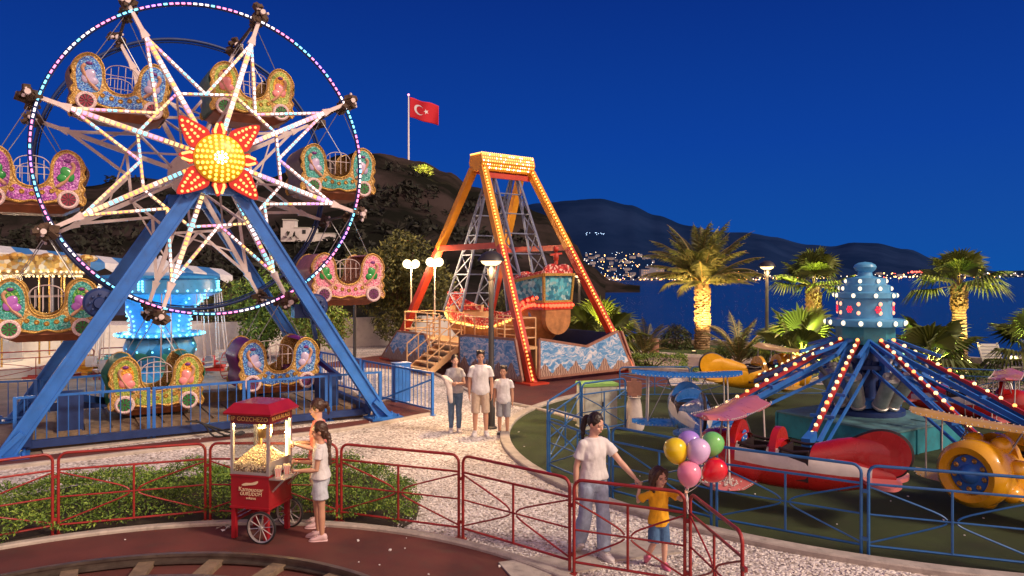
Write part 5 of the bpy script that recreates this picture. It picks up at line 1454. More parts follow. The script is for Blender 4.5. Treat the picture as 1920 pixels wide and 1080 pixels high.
b.build('striped_roof', [m_sb, m_sw], pv, smooth=None)
for i in (1, 6, 11, 16): b = MB(); p = paw(i, -.2); b.tube([(p.x, .3, 0), (p.x, .3, p.z + .25)], .06, 8); b.build('post', m_steel, pv, smooth=60)
# gilded carousel
m_gcan = cells('gilded_rounding_board', [(.6, .36, .08), (.75, .5, .15), (.4, .2, .04), (.7, .6, .4)], 7, rough=.35, metal=.3, bump=.5)
m_mir = mat('mirror_panel', (.7, .68, .66), .15, .7, var=.1)
cz = emp('carousel', (-18.1, 26, 0), .2, 'gilded carousel with warm lit canopy at the far left', 'carousel')
b = MB(); b.lathe([(2.75, 3.35), (2.95, 3.45), (3.0, 3.95), (2.85, 4.02), (2.7, 3.95)], 40)
for i in range(20): q = 2 * math.pi * i / 20; b.ball((2.98 * math.cos(q), 2.98 * math.sin(q), 3.95), (.26, .2, .13), 8, 6)
b.build('rounding_board', m_gcan, cz, smooth=40)
b = MB(); b.lathe([(2.9, 3.9), (1.5, 3.92), (0, 3.92)], 24); b.build('roof', m_sw, cz, smooth=30)
b = MB()
for i in range(80): q = 2 * math.pi * i / 80; b.ball((2.99 * math.cos(q), 2.99 * math.sin(q), 3.45), .045, 6, 4)
for i in range(64): q = 2 * math.pi * i / 64; b.ball((2.7 * math.cos(q), 2.7 * math.sin(q), 3.3), .04, 6, 4)
b.build('bulbs', e_wh, cz, smooth=60)
b = MB(); b.lathe([(0, .35), (.95, .35), (.9, 3.4), (0, 3.4)], 10); b.build('mirror_drum', m_mir, cz, smooth=None)
b = MB(); b.lathe([(0, 0), (2.7, 0), (2.8, .28), (2.85, .33), (0, .34)], 36); b.build('deck', m_wallw, cz)
for i in range(12):
    q = 2 * math.pi * i / 12; b = MB(); b.tube([(2.2 * math.cos(q), 2.2 * math.sin(q), .33), (2.2 * math.cos(q), 2.2 * math.sin(q), 3.4)], .03, 6); b.build('brass_pole', m_gold, cz, smooth=60)
for i in range(5): q = R(-150 + 55 * i); point('carousel_light', (1.7 * math.cos(q), 1.7 * math.sin(q), 3.0), 60, (1, .78, .5), .15, cz)
# wave swinger, blue lit
m_cy = mat('swing_blue_paint', (.05, .3, .62), .3, var=.15, coat=.3)
m_pict = cells('painted_palm_scene', [(.02, .25, .55), (.04, .35, .6), (.02, .2, .3), (.05, .3, .2), (.1, .4, .65)], 3.2, rough=.4, bump=0)
e_cy = emat('bulb_cyan', (.2, .78, 1), 2.0)
sg_ = emp('swing_carousel', (-11.3, 24, 0), 0, 'blue lit swing carousel tower with cyan bulbs behind the wheel', 'swing carousel')
b = MB(); b.lathe([(0, 0), (1.1, 0), (1.05, .3), (.7, .35), (.75, .55), (1.02, .8), (1.08, 1.05), (.98, 1.32), (.9, 1.36)], 32); b.build('tower_base', m_pict, sg_)
b = MB(); b.lathe([(.9, 1.36), (1.27, 1.38), (1.3, 1.42), (1.28, 1.5), (.9, 1.54), (.86, 1.7), (.92, 2.0), (1.1, 2.35), (1.4, 2.62), (1.78, 2.75), (1.8, 2.8), (1.75, 3.2), (1.82, 3.24), (1.7, 3.32), (.5, 3.45), (0, 3.5)], 16); b.build('canopy', m_cy, sg_, smooth=25)
b = MB(); b.lathe([(.75, 3.42), (.4, 3.72), (.08, 3.86), (.05, 3.95), (0, 3.97)], 16); b.build('finial_roof', m_sw, sg_, smooth=20)
b = MB()
for i in range(36): q = 2 * math.pi * i / 36; b.ball((1.31 * math.cos(q), 1.31 * math.sin(q), 1.46), .045, 6, 4); b.ball((1.8 * math.cos(q), 1.8 * math.sin(q), 2.85), .035, 6, 4)
for i in range(12):
    q = 2 * math.pi * i / 12
    for z, r_ in ((1.62, .9), (1.75, .9), (1.9, .93), (2.05, .96), (2.2, 1.03), (2.35, 1.13), (2.48, 1.27), (2.6, 1.42)): b.ball((r_ * math.cos(q), r_ * math.sin(q), z), .035, 6, 4)
    if i % 3 == 0:
        for z in (2.9, 2.98, 3.06, 3.14): b.ball((1.78 * math.cos(q + .1), 1.78 * math.sin(q + .1), z), .04, 6, 4); b.ball((1.78 * math.cos(q + .16), 1.78 * math.sin(q + .16), z), .04, 6, 4)
for i in range(14): q = 2 * math.pi * i / 14; b.ball((1.05 * math.cos(q), 1.05 * math.sin(q), 1.15 - .25 * abs(math.sin(3 * q))), .035, 6, 4)
b.build('bulbs', e_cy, sg_, smooth=60)
for q in (-130, -70, -20, 60, 150): point('swing_light', (1.75 * math.cos(R(q)), 1.75 * math.sin(R(q)), 1.95), 34, (.2, .62, 1), .2, sg_)
m_chair = mat('chair_white_metal', (.6, .45, .36), .5)
for i, q in enumerate((-25, 5, -60, -165, 40, -120)):
    o = emp('swing_chair', (-11.3 + 1.95 * math.cos(R(q)), 24 + 1.95 * math.sin(R(q)), 0), R(q), 'white chain swing chair hanging from the blue lit canopy', 'swing chair', 'chairs of the swing carousel')
    b = MB()
    for x in (-.14, .14):
        for y in (-.15, .15): b.tube([(x * .5 - .15, y * .8, 2.78), (x, y, .75)], .012, 5)
    b.build('chain', m_chair, o, smooth=60)
    b = MB(); b.box((0, 0, .5), (.34, .36, .05)); b.box((0, .17, .66), (.34, .04, .3)); b.box((-.16, 0, .64), (.03, .34, .04)); b.box((.16, 0, .64), (.03, .34, .04)); b.build('seat', m_mir, o, smooth=None)
# caterpillar train, drum, reel
tr = emp('toy_train', G(175, 705), .25, 'low rainbow coloured toy train on a red rail at the left', 'toy train')
for i, c in enumerate([(.3, .03, .25), (.75, .35, .02), (.03, .35, .3), (.45, .03, .03), (.6, .3, .02)]):
    m = mat('train_%d' % i, c, .3, coat=.4); b = MB(); b.ball((i * .72 - .9, 0, .42), (.38, .34, .3), 14, 9); b.box((i * .72 - .9, 0, .28), (.5, .5, .2)); b.lathe([(.1, -.3), (.1, .3)], 12, (i * .72 - .9, 0, .12), Matrix.Rotation(R(90), 3, 'X')); b.build('car', m, tr, smooth=50)
for y in (-.25, .25): b = MB(); b.beam((-2, y, .03), (3, y, .03), .06, .06); b.build('rail', m_rtube, tr, smooth=None)
b = MB(); b.X = Matrix.Translation(G(402, 695)) @ Matrix.Translation((0, 0, .3)) @ Matrix.Rotation(R(90), 4, 'Y'); b.lathe([(0, -.35), (.2, -.35), (.22, -.33), (.22, -.1), (.235, -.09), (.235, .09), (.22, .1), (.22, .33), (.2, .35), (0, .35)], 20); b.X = None
p = G(402, 695); b.box((p.x, p.y, .05), (.6, .3, .1))
tag(b.build('drum', mat('bright_red_drum', (.55, .03, .02), .35, coat=.3)), 'red drum lying on its side left of the purple gondola', 'drum')
b = MB(); p = G(440, 712)
for i in range(16):
    q = R(22.5 * i); b.tube([(p.x - .3, p.y + .42 * math.cos(q), .46 + .42 * math.sin(q)), (p.x + .35, p.y + .3 * math.cos(q), .46 + .3 * math.sin(q))], .012, 5)
for x, r_ in ((-.3, .42), (0, .37), (.35, .3)): b.tube([(p.x + x, p.y + r_ * math.cos(R(a)), .46 + r_ * math.sin(R(a))) for a in range(0, 360, 20)], .014, 5, close=True)
tag(b.build('wire_reel', m_rtube, smooth=60), 'red wire reel left of the blue and gold gondola', 'reel')

# ------------------------------------------------------------ hill details, flag, town
from mathutils.bvhtree import BVHTree
def bvh(o): return BVHTree.FromPolygons([v.co[:] for v in o.data.vertices], [p.vertices[:] for p in o.data.polygons])
hb = bvh(hill)
def hit(tree_, px, py):
    return tree_.ray_cast(Vector((0, 0, 3.3)), Vector(((px - 960) / F, 1, -(py - 518) / F)).normalized())[0]
b = MB(); n = 0
for i in range(420):
    px, py = U(-20, 1090), U(315, 560); h = hit(hb, px, py)
    if h is None or noise.noise(Vector((h.x * .05, h.y * .05, 1))) < -.12: continue
    s_ = U(.5, 1.7) * (.6 + h.y / 220); 
    for k in range(26):
        d = Vector((random.gauss(0, 1), random.gauss(0, 1), abs(random.gauss(0, .7)))).normalized()
        leaf(b, h + d * s_ * U(.6, 1) * Vector((1, 1, .7)).x, s_ * .75, random.choice((0, 0, 1)), 1)
m_scr = mat('scrub_leaf', (.012, .014, .007), .9, var=.3); m_scr2 = mat('scrub_leaf_grey', (.022, .021, .014), .9, var=.3)
tag(b.build('hill_scrub', [m_scr, m_scr2], smooth=None, fix=False), 'dark scrub bushes covering the rocky hill', None, None, 'stuff')
h = hit(hb, 562, 452) or Vector((-30, 110, 8))
o = emp('hill_house', h, .1, 'small white flat roofed building on the dark hillside', 'building')
b = MB(); b.box((0, 0, .6), (3.4, 2, 1.4)); b.box((-.9, -.2, 1.5), (1.2, 1.5, 1.2)); b.box((2.6, 0, .3), (2, 1.6, .9)); b.build('wall', m_wallw, o, smooth=None)
b = MB(); b.box((-.9, -.2, 2.13), (1.35, 1.65, .08)); b.box((.35, 0, 1.33), (1.5, 2.1, .07)); b.box((2.6, 0, .78), (2.1, 1.7, .06)); b.build('roof', m_pale, o, smooth=None)
for x in (-1.2, -.5, .6): b = MB(); b.box((x, -1.01 if x > 0 else -.96, .9), (.35, .04, .4)); b.build('window', m_dark, o, smooth=None)
# flag
fy = 168.0; fb = P(766, 326, fy)
fl = emp('flag_pole', (fb.x, fb.y, fb.z - 1), 0, 'tall white flag pole standing on the hilltop', 'flag pole')
m_pw = mat('pole_white', (.8, .8, .8), .5)
b = MB(); b.lathe([(0, -1), (.3, -1), (.22, 6), (.14, 18.6), (0, 18.6)], 10); b.mi = 1; b.ball((0, 0, 18.8), .25, 8, 6); b.build('pole', [m_pw, emat('pole_top_lamp', (1, .3, .5), 3)], fl, smooth=60)
spot('floodlight', (1.2, -3.5, 1.2), (0, 0, 12), 7000, (.85, .9, 1), 60, .2, fl)
ff = emp('flag', (fb.x + .25, fb.y, fb.z + 17.2), 0, 'red flag with white crescent and star flying from the hilltop pole', 'flag')
def fw(u, v): # u along 0..6.6, v down 0..4.6
    return Vector((u, .35 * math.sin(u * 1.25 + v * .35) * (.3 + u / 6), -v * 1.0 - .28 * u + .12 * math.sin(u * 1.4 + .6)))
m_fr = mat('flag_red_cloth', (.6, .015, .03), .8, var=.06); m_fw = mat('flag_white_cloth', (.85, .85, .85), .8, var=.03)
b = MB(); nu, nv = 36, 20
b.v = [tuple(fw(6.5 * i / nu, 4.5 * j / nv)) for i in range(nu + 1) for j in range(nv + 1)]
b.f = [(i * (nv + 1) + j, i * (nv + 1) + j + 1, (i + 1) * (nv + 1) + j + 1, (i + 1) * (nv + 1) + j) for i in range(nu) for j in range(nv)]; b.m = [0] * len(b.f)
fo = b.build('cloth', m_fr, ff, smooth=80)
sol = fo.modifiers.new('thick', 'SOLIDIFY'); sol.thickness = .03
for side in (-.05, .05):
    b = MB(); n = 30
    A = [(2.15 + 1.12 * math.cos(R(35 + 290 * i / n)), 2.2 + 1.12 * math.sin(R(35 + 290 * i / n))) for i in range(n + 1)]
    a0 = math.degrees(math.atan2(1.12 * math.sin(R(35)), 1.12 * math.cos(R(35)) - .28)); a1 = 360 - a0
    B = [(2.43 + .9 * math.cos(R(a0 + (a1 - a0) * i / n)), 2.2 + .9 * math.sin(R(a0 + (a1 - a0) * i / n))) for i in range(n + 1)]
    vs = [fw(*p) + Vector((0, side, 0)) for p in A] + [fw(*p) + Vector((0, side, 0)) for p in B]
    b.add(vs, [(i, i + 1, n + 2 + i, n + 1 + i) for i in range(n)])
    st = []
    for i in range(10): q = R(180 + 36 * i); r_ = .58 if i % 2 == 0 else .24; st.append(fw(3.75 + r_ * math.cos(q), 2.2 + r_ * math.sin(q)) + Vector((0, side, 0)))
    b.add(st + [fw(3.75, 2.2) + Vector((0, side, 0))], [(i, (i + 1) % 10, 10) for i in range(10)])
    b.build('crescent_and_star', m_fw, ff, smooth=None, fix=False)
h = hit(hb, 793, 328) or P(793, 326, 160)
o = bush('hill_shrub', h, 1.9, 1.5, 1.7, 900, .35, 'shrub lit yellow by a floodlight beside the flag pole base', mats=[lf_m, lf_l, gr_l], cat='shrub')
spot('floodlight', (0.5, -4, 1.5), (0, 0, .8), 2600, (1, .85, .3), 90, .2, o)
# town
mts = [x for x in bpy.data.objects if x.name in ('mountain', 'headland', 'far_mountain')]
tb = {x.name: bvh(x) for x in mts}
m_house = mat('far_house_wall', (.2, .21, .26), .8); e_win = emat('far_window', (1, .6, .3), .4, False)
random.seed(5)
spots_ = []
for i in range(60): spots_.append((U(1098, 1240), U(478, 528), 0))
for i in range(26): spots_.append((U(1240, 1520), U(508, 524), 0))
for i in range(14): spots_.append((U(1640, 1920), U(514, 519.5), 1))
protos = []
for k in range(4):
    b = MB(); w, d, h_ = [(7, 6, 4.5), (11, 7, 4), (6, 5, 7), (16, 7, 6)][k]
    b.box((0, 0, h_ / 2 - 1), (w, d, h_ + 2)); b.box((w * .1, 0, h_ + .2), (w * .6, d * .8, .5))
    b.mi = 1
    for r_ in range(int(h_ / 2.4)):
        for c_ in range(int(w / 2)):
            if U(0, 1) < .45: b.box((-w / 2 + 1 + c_ * 2, -d / 2 - .05, 1 + r_ * 2.4), (1, .1, 1))
    protos.append(b)
pm_ = []
for i, (px, py, far) in enumerate(spots_):
    hh = None
    for nm in (('far_mountain', 'mountain') if far else ('mountain', 'far_mountain')):
        hh = hit(tb[nm], px, py)
        if hh is not None: break
    if hh is None: continue
    k = random.choice((0, 0, 1, 2, 3)); sc = .36 * hh.y / 700
    if len(pm_) <= k or True:
        me = next((m for kk, m in pm_ if kk == k), None)
    if me is None:
        o = protos[k].build('town_house', [m_house, e_win], smooth=None); me = o.data; pm_.append((k, me))
    else:
        o = bpy.data.objects.new('town_house', me); COL.objects.link(o)
    o.location = hh; o.rotation_euler = (0, 0, U(-.4, .4)); o.scale = (sc, sc, sc)
    tag(o, 'small pale house with lit windows in the town across the bay', 'house', 'houses of the town across the bay')
hh = hit(tb['mountain'], 1222, 522)
if hh is not None:
    o = emp('hotel', hh, .05, 'long pale hotel block on the far waterfront left of the date palm', 'hotel'); s_ = hh.y / 700
    b = MB(); b.box((0, 0, 4 * s_), (22 * s_, 8 * s_, 9 * s_)); b.box((2 * s_, 0, 9 * s_), (10 * s_, 7 * s_, 2.4 * s_)); b.build('wall', m_house, o, smooth=None)
    b = MB()
    for r_ in range(4):
        for c_ in range(11):
            if U(0, 1) < .6: b.box(((-10 + c_ * 2) * s_, -4.05 * s_, (1.2 + r_ * 2) * s_), (.9 * s_, .1, .7 * s_))
    b.build('windows', e_win, o, smooth=None)
TLC = [('town_light_white', (1, .85, .7), 3), ('town_light_orange', (1, .42, .1), 9), ('town_light_red', (1, .12, .08), 3), ('town_light_blue', (.5, .7, 1), 3)]
tls = [emat(n_, c_, s_, False) for n_, c_, s_ in TLC]
b = MB()
def tl(px, py, mi, sz, nm='mountain'):
    hh = hit(tb[nm], px, py) or hit(tb['far_mountain'], px, py) or hit(tb['mountain'], px, py)
    if hh is None:
        hh = Vector((0, 0, 3.3)) + Vector(((px - 960) / F, 1, -(py - 518) / F)) * 900
    b.mi = mi; s_ = sz * 1.0 * hh.y / 1000; b.ball(hh + Vector((0, -s_ * 2, s_)), s_, 6, 4)
for i in range(150): tl(U(1092, 1225), 470 + 60 * U(0, 1) ** .8, random.choices((0, 1, 3), (4, 3, 1))[0], U(.28, .55))
for i in range(60): tl(U(1180, 1420), U(505, 528), random.choices((0, 1), (3, 2))[0], U(.3, .65))
for i in range(210): tl(U(1110, 1510), U(521, 530), random.choices((0, 1, 2), (3, 6, .5))[0], U(.4, .95))
for i in range(60): tl(U(1420, 1700), U(517, 523), random.choices((0, 1), (3, 2))[0], U(.4, .8))
for i in range(90): tl(U(1640, 1925), U(513, 522), random.choices((0, 1, 2), (4, 3, .6))[0], U(.4, 1.0), 'far_mountain')
for i in range(24): tl(U(1700, 1732), U(510, 514), 2, .9, 'far_mountain')
for i in range(14): tl(U(1092, 1135), U(436, 441), 3, .4)
tag(b.build('town_lights', tls, smooth=60, fix=False), 'countless small lights of the town across the bay', None, None, 'stuff')
# ------------------------------------------------------------ people
random.seed(77)
DG = None
def remesh(b, voxel, name, mats, parent, it=3, disp=0.0, fr=9.0, region=None):
    me = bpy.data.meshes.new('tmp'); me.from_pydata(b.v, [], b.f); o = bpy.data.objects.new('tmp', me); COL.objects.link(o)
    bm = bmesh.new(); bm.from_mesh(me); bmesh.ops.recalc_face_normals(bm, faces=bm.faces); bm.to_mesh(me); bm.free()
    r = o.modifiers.new('r', 'REMESH'); r.mode = 'VOXEL'; r.voxel_size = voxel
    s = o.modifiers.new('s', 'SMOOTH'); s.factor = .5; s.iterations = it
    dg = bpy.context.evaluated_depsgraph_get(); m2 = bpy.data.meshes.new_from_object(o.evaluated_get(dg), depsgraph=dg)
    bpy.data.objects.remove(o); bpy.data.meshes.remove(me)
    m2.name = name; m2.materials.clear()
    for m in mats: m2.materials.append(m)
    if disp:
        for v in m2.vertices:
            n = v.normal; k = noise.fractal(Vector((v.co.x * fr * 1.3, v.co.y * fr, v.co.z * fr * .7 + 7)), 1, 2, 3); v.co += n * (k * disp)
    if region:
        for p in m2.polygons: p.material_index = region(p.center, p.normal)
    m2.shade_smooth()
    o = bpy.data.objects.new(name, m2); COL.objects.link(o); o.parent = parent
    return o
m_eye = mat('eye_dark', (.02, .012, .01), .3); m_lip = mat('lip', (.4, .12, .1), .5)
def skinm(name, c):
    m = mat(name, c, .5, var=.05); b = m.node_tree.nodes['Principled BSDF']; b.inputs['Subsurface Weight'].default_value = .08; b.inputs['Subsurface Radius'].default_value = (.012, .005, .003); return m
sk_a = skinm('skin_light', (.66, .39, .28)); sk_b = skinm('skin_tan', (.53, .28, .18))
hr_d = mat('hair_dark', (.022, .012, .008), .45, var=.5, scale=40); hr_b = mat('hair_brown', (.06, .026, .013), .45, var=.5, scale=40)
def V(*a): return Vector(a)
def person(label, loc, rz, H, pose, sk, hair, fem=False, hs=1.0, group=None, build=1.0, yaw=0, pitch=0, shirt=None, pants=None, shoes=None, hairstyle='short', hip=.9):
    o = emp('person', loc, rz, label, 'person', group, sc=H / 1.7)
    chin = 1.7 - .222 * hs; sh = chin - .075; kn = hip * .54; ws = (sh / 1.40) ; bw = build * (1 if hip > .85 else .97)
    rx_s = (.15 if fem else .178) * bw
    S_ = {s_: V(s_ * rx_s, .0, sh - .042) for s_ in (-1, 1)}   # +1 = the person's left
    ua, fa = .285 * ws, .25 * ws
    J = {}
    for s_, k in ((1, 'L'), (-1, 'R')):
        d1, d2 = pose.get('arm' + k, (V(s_ * .12, .03, -1), V(s_ * .04, -.12, -1)))
        e_ = S_[s_] + d1.normalized() * ua; w = e_ + d2.normalized() * fa
        l1, l2, ty = pose.get('leg' + k, (V(s_ * .02, 0, -1), V(0, .02, -1), 0))
        h = V(s_ * .085 * bw, 0, hip - .03); kne = h + l1.normalized() * (hip - .03 - kn); an = kne + l2.normalized() * (kn - .075)
        J[k] = [S_[s_], e_, w, h, kne, an, ty, s_]
    low = min(J['L'][5].z, J['R'][5].z) - .075
    dz = V(0, 0, -low)
    for k in 'LR':
        if 'ik' + k in pose:   # reach for a point of the place: bend the elbow so the palm gets there
            tg, pole = pose['ik' + k]; s0 = J[k][0]
            lt_p = Matrix.Rotation(-rz, 3, 'Z') @ (tg - Vector(loc)) / (H / 1.7) - dz
            v = lt_p - s0; dd = min(v.length, ua + fa + .06); u = v.normalized(); fb_ = fa + .06
            dd = max(dd, abs(ua - fb_) + .01); ca = (ua * ua + dd * dd - fb_ * fb_) / (2 * ua * dd); ca = max(-1, min(1, ca))
            pl = (pole - u * pole.dot(u)).normalized(); J[k][1] = s0 + u * ua * ca + pl * ua * math.sqrt(1 - ca * ca)
            J[k][2] = J[k][1] + (s0 + u * dd - J[k][1]).normalized() * fa
    root = emp('tmp', (0, 0, 0)); bpy.data.objects.remove(root)
    T = Matrix.Translation(dz)
    wa = .125 if fem else .145
    tor = [(hip - .1, .1, .085, .01), (hip - .03, .155, .108, .01), (hip + .04, .165, .112, .01), (hip + .17 * ws, wa, .092, 0), (sh - .28 * ws + .05, wa + .01, .1, 0), (sh - .14, .142 if fem else .162, .106, .0), (sh - .05, .132 if fem else .152, .086, .005), (sh + .0, .1 if fem else .112, .068, .008), (sh + .035, .062, .056, .006), (sh + .05, .054, .053, .0)]
    tor = [(z, rx * bw, ry * bw, yo) for z, rx, ry, yo in tor]
    def ring(z, rx, ry, yo, n=20): return [V(rx * math.cos(R(18 * i)), yo + ry * math.sin(R(18 * i)), z) for i in range(n)]
    HM = Matrix.Translation(V(0, -.005, chin + .02) ) @ Matrix.Rotation(R(yaw), 4, 'Z') @ Matrix.Rotation(R(pitch), 4, 'X') @ Matrix.Scale(hs, 4)
    b = MB(); b.X = T
    b.loft([ring(*t_) for t_ in tor] + [ring(chin - .02, .05, .052, -.004), ring(chin + .05 * hs, .048, .05, -.0)])
    if fem:
        for s_ in (-1, 1): b.ball((s_ * .066, -.06 * bw, sh - .18), (.06, .045, .06), 10, 8)
    for k in 'LR':
        s0, e_, w, h, kne, an, ty, s_ = J[k]
        b.tube([s0 + V(-s_ * .03, 0, .0), s0, s0.lerp(e_, .5), e_, e_.lerp(w, .3), w], [.042 * bw, .045 * bw, .041 * bw, .036 * bw, .037 * bw, .024 * bw], 10)
        b.ball(s0, .045 * bw, 8, 6)
        hd = (w - e_).normalized(); x = hd.orthogonal().normalized()
        side = V(s_, 0, 0) - hd * hd.x * s_; side = side.normalized() if side.length > .1 else V(0, -1, 0)
        fl = hd.cross(side).normalized() * (1 if s_ > 0 else -1)
        if fl.y > 0 and abs(hd.z) > .7: pass
        pc = w + hd * .045; b.tube([w - hd * .01, w + hd * .03, w + hd * .075], [.022, .03, .03], 8, sq=.55)
        hk = pose.get('hand' + k, .35)
        spread = fl  # fingers lie in a row along fl, curl towards the body (-side)
        for i in range(4):
            of = (i - 1.5) * .017; ln = (.062, .072, .068, .054)[i]
            p0 = w + hd * .07 + spread * of; p1 = p0 + (hd - side * s_ * 0 - side * hk * .5).normalized() * ln * .5; p2 = p1 + (hd * (1 - hk) - side * hk * 1.2).normalized() * ln * .5
            b.tube([p0, p1, p2], [.0098, .0092, .0078], 6)
        p0 = w + hd * .025 - spread * .024; p1 = p0 + (hd * .7 - spread * .6 - side * .25).normalized() * .035; b.tube([p0, p1, p1 + (hd * .9 - spread * .1 - side * .3).normalized() * .03], [.013, .011, .009], 6)
        b.tube([h + V(0, 0, .05), h, h.lerp(kne, .45), kne, kne.lerp(an, .3), kne.lerp(an, .65), an, an + V(0, 0, -.05)], [.075 * bw, .085 * bw, .072 * bw, .052 * bw, .054 * bw, .044 * bw, .033 * bw, .036 * bw], 12)
        # bare foot inside the shoe
        fd = V(math.sin(R(ty)), -math.cos(R(ty)), 0)
        if not pose.get('toe' + k): b.tube([an + V(0, 0, -.04) - fd * .03, an + V(0, 0, -.05) + fd * .06, an + V(0, 0, -.055) + fd * .13], [.032, .03, .018], 8)
    Hb = T @ HM; b.X = Hb
    b.ball((0, .005, .115), (.074, .094, .1), 20, 16); b.ball((0, -.028, .05), (.056, .062, .068), 16, 12); b.ball((0, -.055, .0), (.026, .024, .022), 10, 8)
    b.tube([(0, -.086, .1), (0, -.098, .075), (0, -.106, .06)], [.008, .011, .012], 8); b.ball((0, -.088, .032), (.024, .012, .012), 8, 6)
    for s_ in (-1, 1): b.ball((s_ * .075, .008, .085), (.01, .02, .03), 8, 6); b.ball((s_ * .04, -.07, .062), (.022, .018, .02), 8, 6); b.ball((s_ * .03, -.083, .107), (.024, .012, .008), 8, 6)
    inv = Hb.inverted()
    def reg(c, n):
        q = inv @ c
        if q.y > -.04 or not (-.02 < q.z < .2): return 0
        if abs(abs(q.x) - .031) < .011 and abs(q.z - .092) < .0055: return 1
        if abs(abs(q.x) - .032) < .019 and abs(q.z - .113) < .0028: return 3
        if abs(q.x) < .02 and abs(q.z - .031) < .006: return 2
        return 0
    remesh(b, .0068, 'body', [sk, m_eye, m_lip, hair], o, 2, region=reg)
    # hair
    b = MB(); b.X = Hb
    if hairstyle == 'short':
        b.ball((0, .018, .13), (.086, .098, .104), 18, 14); b.ball((0, -.03, .185), (.062, .06, .04), 12, 8)
        for s_ in (-1, 1): b.ball((s_ * .068, .005, .12), (.016, .03, .04), 8, 6)
        for i in range(30): a = U(-2.6, 2.6); b.ball((.07 * math.sin(a), .02 - .07 * math.cos(a), .19 + U(-.02, .02)), U(.014, .024), 6, 5)
    elif hairstyle == 'long':
        b.ball((0, .018, .13), (.09, .1, .106), 18, 14)
        for s_ in (-1, 1):
            b.tube(cr([(s_ * .03, -.06, .2), (s_ * .075, -.035, .14), (s_ * .088, .0, .05), (s_ * .085, .02, -.05), (s_ * .06, .03, -.08)], 4), [.02] + [.032] * 15 + [.02], 8)
        b.tube(cr([(0, .08, .15), (0, .1, .03), (0, .085, -.09)], 4), [.07, .075, .075, .075, .07, .07, .06, .05, .04], 10)
        for i in range(40): a = U(-2.0, 2.0); b.ball((.09 * math.sin(a), .02 + .09 * math.cos(a), U(-.09, .15)), U(.014, .024), 6, 5)
    else:
        b.ball((0, .017, .131), (.085, .099, .105), 18, 14)
        for s_ in (-1, 1): b.tube(cr([(s_ * .06, -.02, .18), (s_ * .078, .012, .12), (s_ * .06, .07, .1)], 4), [.012] * 9, 7)
        if hairstyle == 'pony':
            b.ball((0, .115, .13), .032, 8, 6); b.tube(cr([(0, .11, .135), (.0, .15, .1), (-.01, .15, 0), (-.02, .12, -.1), (-.03, .1, -.17)], 4), [.022, .03, .036, .04, .04, .04, .04, .038, .036, .034, .03, .028, .024, .02, .018, .014, .008], 8)
        elif hairstyle == 'bun':
            b.ball((0, .12, .13), (.042, .045, .045), 10, 8); b.tube(cr([(0, .13, .11), (.0, .15, .05), (.0, .13, -.02)], 4), [.02, .026, .028, .028, .026, .024, .018, .012, .006], 8)
        elif hairstyle == 'braid':
            b.ball((0, .06, .07), (.07, .06, .09), 10, 8)
            pts = cr([(0, .1, .05), (.01, .115, -.05), (.03, .1, -.15), (.04, .1, -.26), (.045, .1, -.36)], 5); b.tube(pts, [.034 * (1 - .45 * i / len(pts)) * (1 + .22 * (i % 2)) for i in range(len(pts))], 8)
    remesh(b, .0085, 'hair', [hair], o, 1, .006, 45)
    if hairstyle == 'braid': pass
    # clothes
    if shirt:
        m, hem, sl = shirt
        b = MB(); b.X = T; g = .018
        tr_ = [t_ for t_ in tor if t_[0] > hip - .09]
        rings = []
        zs = [hip + hem + (sh + .028 - hip - hem) * i / 12 for i in range(13)]
        for z in zs:
            for a, c in zip(tor[:-1], tor[1:]):
                if a[0] <= z <= c[0]:
                    k = (z - a[0]) / (c[0] - a[0]); rx, ry, yo = [a[i] + (c[i] - a[i]) * k for i in (1, 2, 3)]; break
            loose = .02 * max(0, 1 - (z - hip - hem) / .3); rings.append(ring(z, max(rx, .1) + g + loose, ry + g + loose, yo))
        b.loft(rings)
        if fem:
            for s_ in (-1, 1): b.ball((s_ * .066, -.066 * bw, sh - .185), (.07, .052, .075), 10, 8)
        for k in 'LR':
            s0, e_, w = J[k][:3]; s_ = J[k][7]
            b.ball(s0 + V(-s_ * .016, 0, -.006), .062 * bw, 12, 8); b.tube([s0 + V(-s_ * .06, 0, -.0), s0 + V(-s_ * .005, 0, -.006), s0.lerp(e_, sl * .6), s0.lerp(e_, sl)], [.056 * bw, .062 * bw, .064 * bw, .072 * bw], 12)
        remesh(b, .0105, 'shirt', [m], o, 4, .013, 7)
    if pants:
        m, k_end, fl_ = pants   # k_end: 0..1 thigh, 1..2 shank
        b = MB(); b.X = T; g = .014
        rings = [ring(t_[0], t_[1] + g, t_[2] + g, t_[3]) for t_ in tor[:3]]; z = hip + .1; rings.append(ring(z, (wa + .165) / 2 * bw + g, .104 * bw + g, .005)); b.loft(rings)
        for k in 'LR':
            h, kne, an = J[k][3:6]
            if k_end <= 1: pts = [h + V(0, 0, .03), h, h.lerp(kne, k_end * .5), h.lerp(kne, k_end)]; rs = [.09, .1, .095 + fl_ * .4, .088 + fl_]
            elif k_end <= 1.25: pts = [h + V(0, 0, .03), h, h.lerp(kne, .5), kne, kne.lerp(an, k_end - 1)]; rs = [.09, .1, .092, .08 + fl_, .08 + fl_]
            else: pts = [h + V(0, 0, .03), h, h.lerp(kne, .5), kne, kne.lerp(an, .35), kne.lerp(an, k_end - 1)]; rs = [.09, .1, .085, .067 + fl_ * .5, .064 + fl_ * .9, .05 + fl_]
            b.tube(pts, [r_ * bw for r_ in rs], 14)
        remesh(b, .011, 'trousers' if k_end > 1.3 else 'shorts', [m], o, 3, .009, 9)
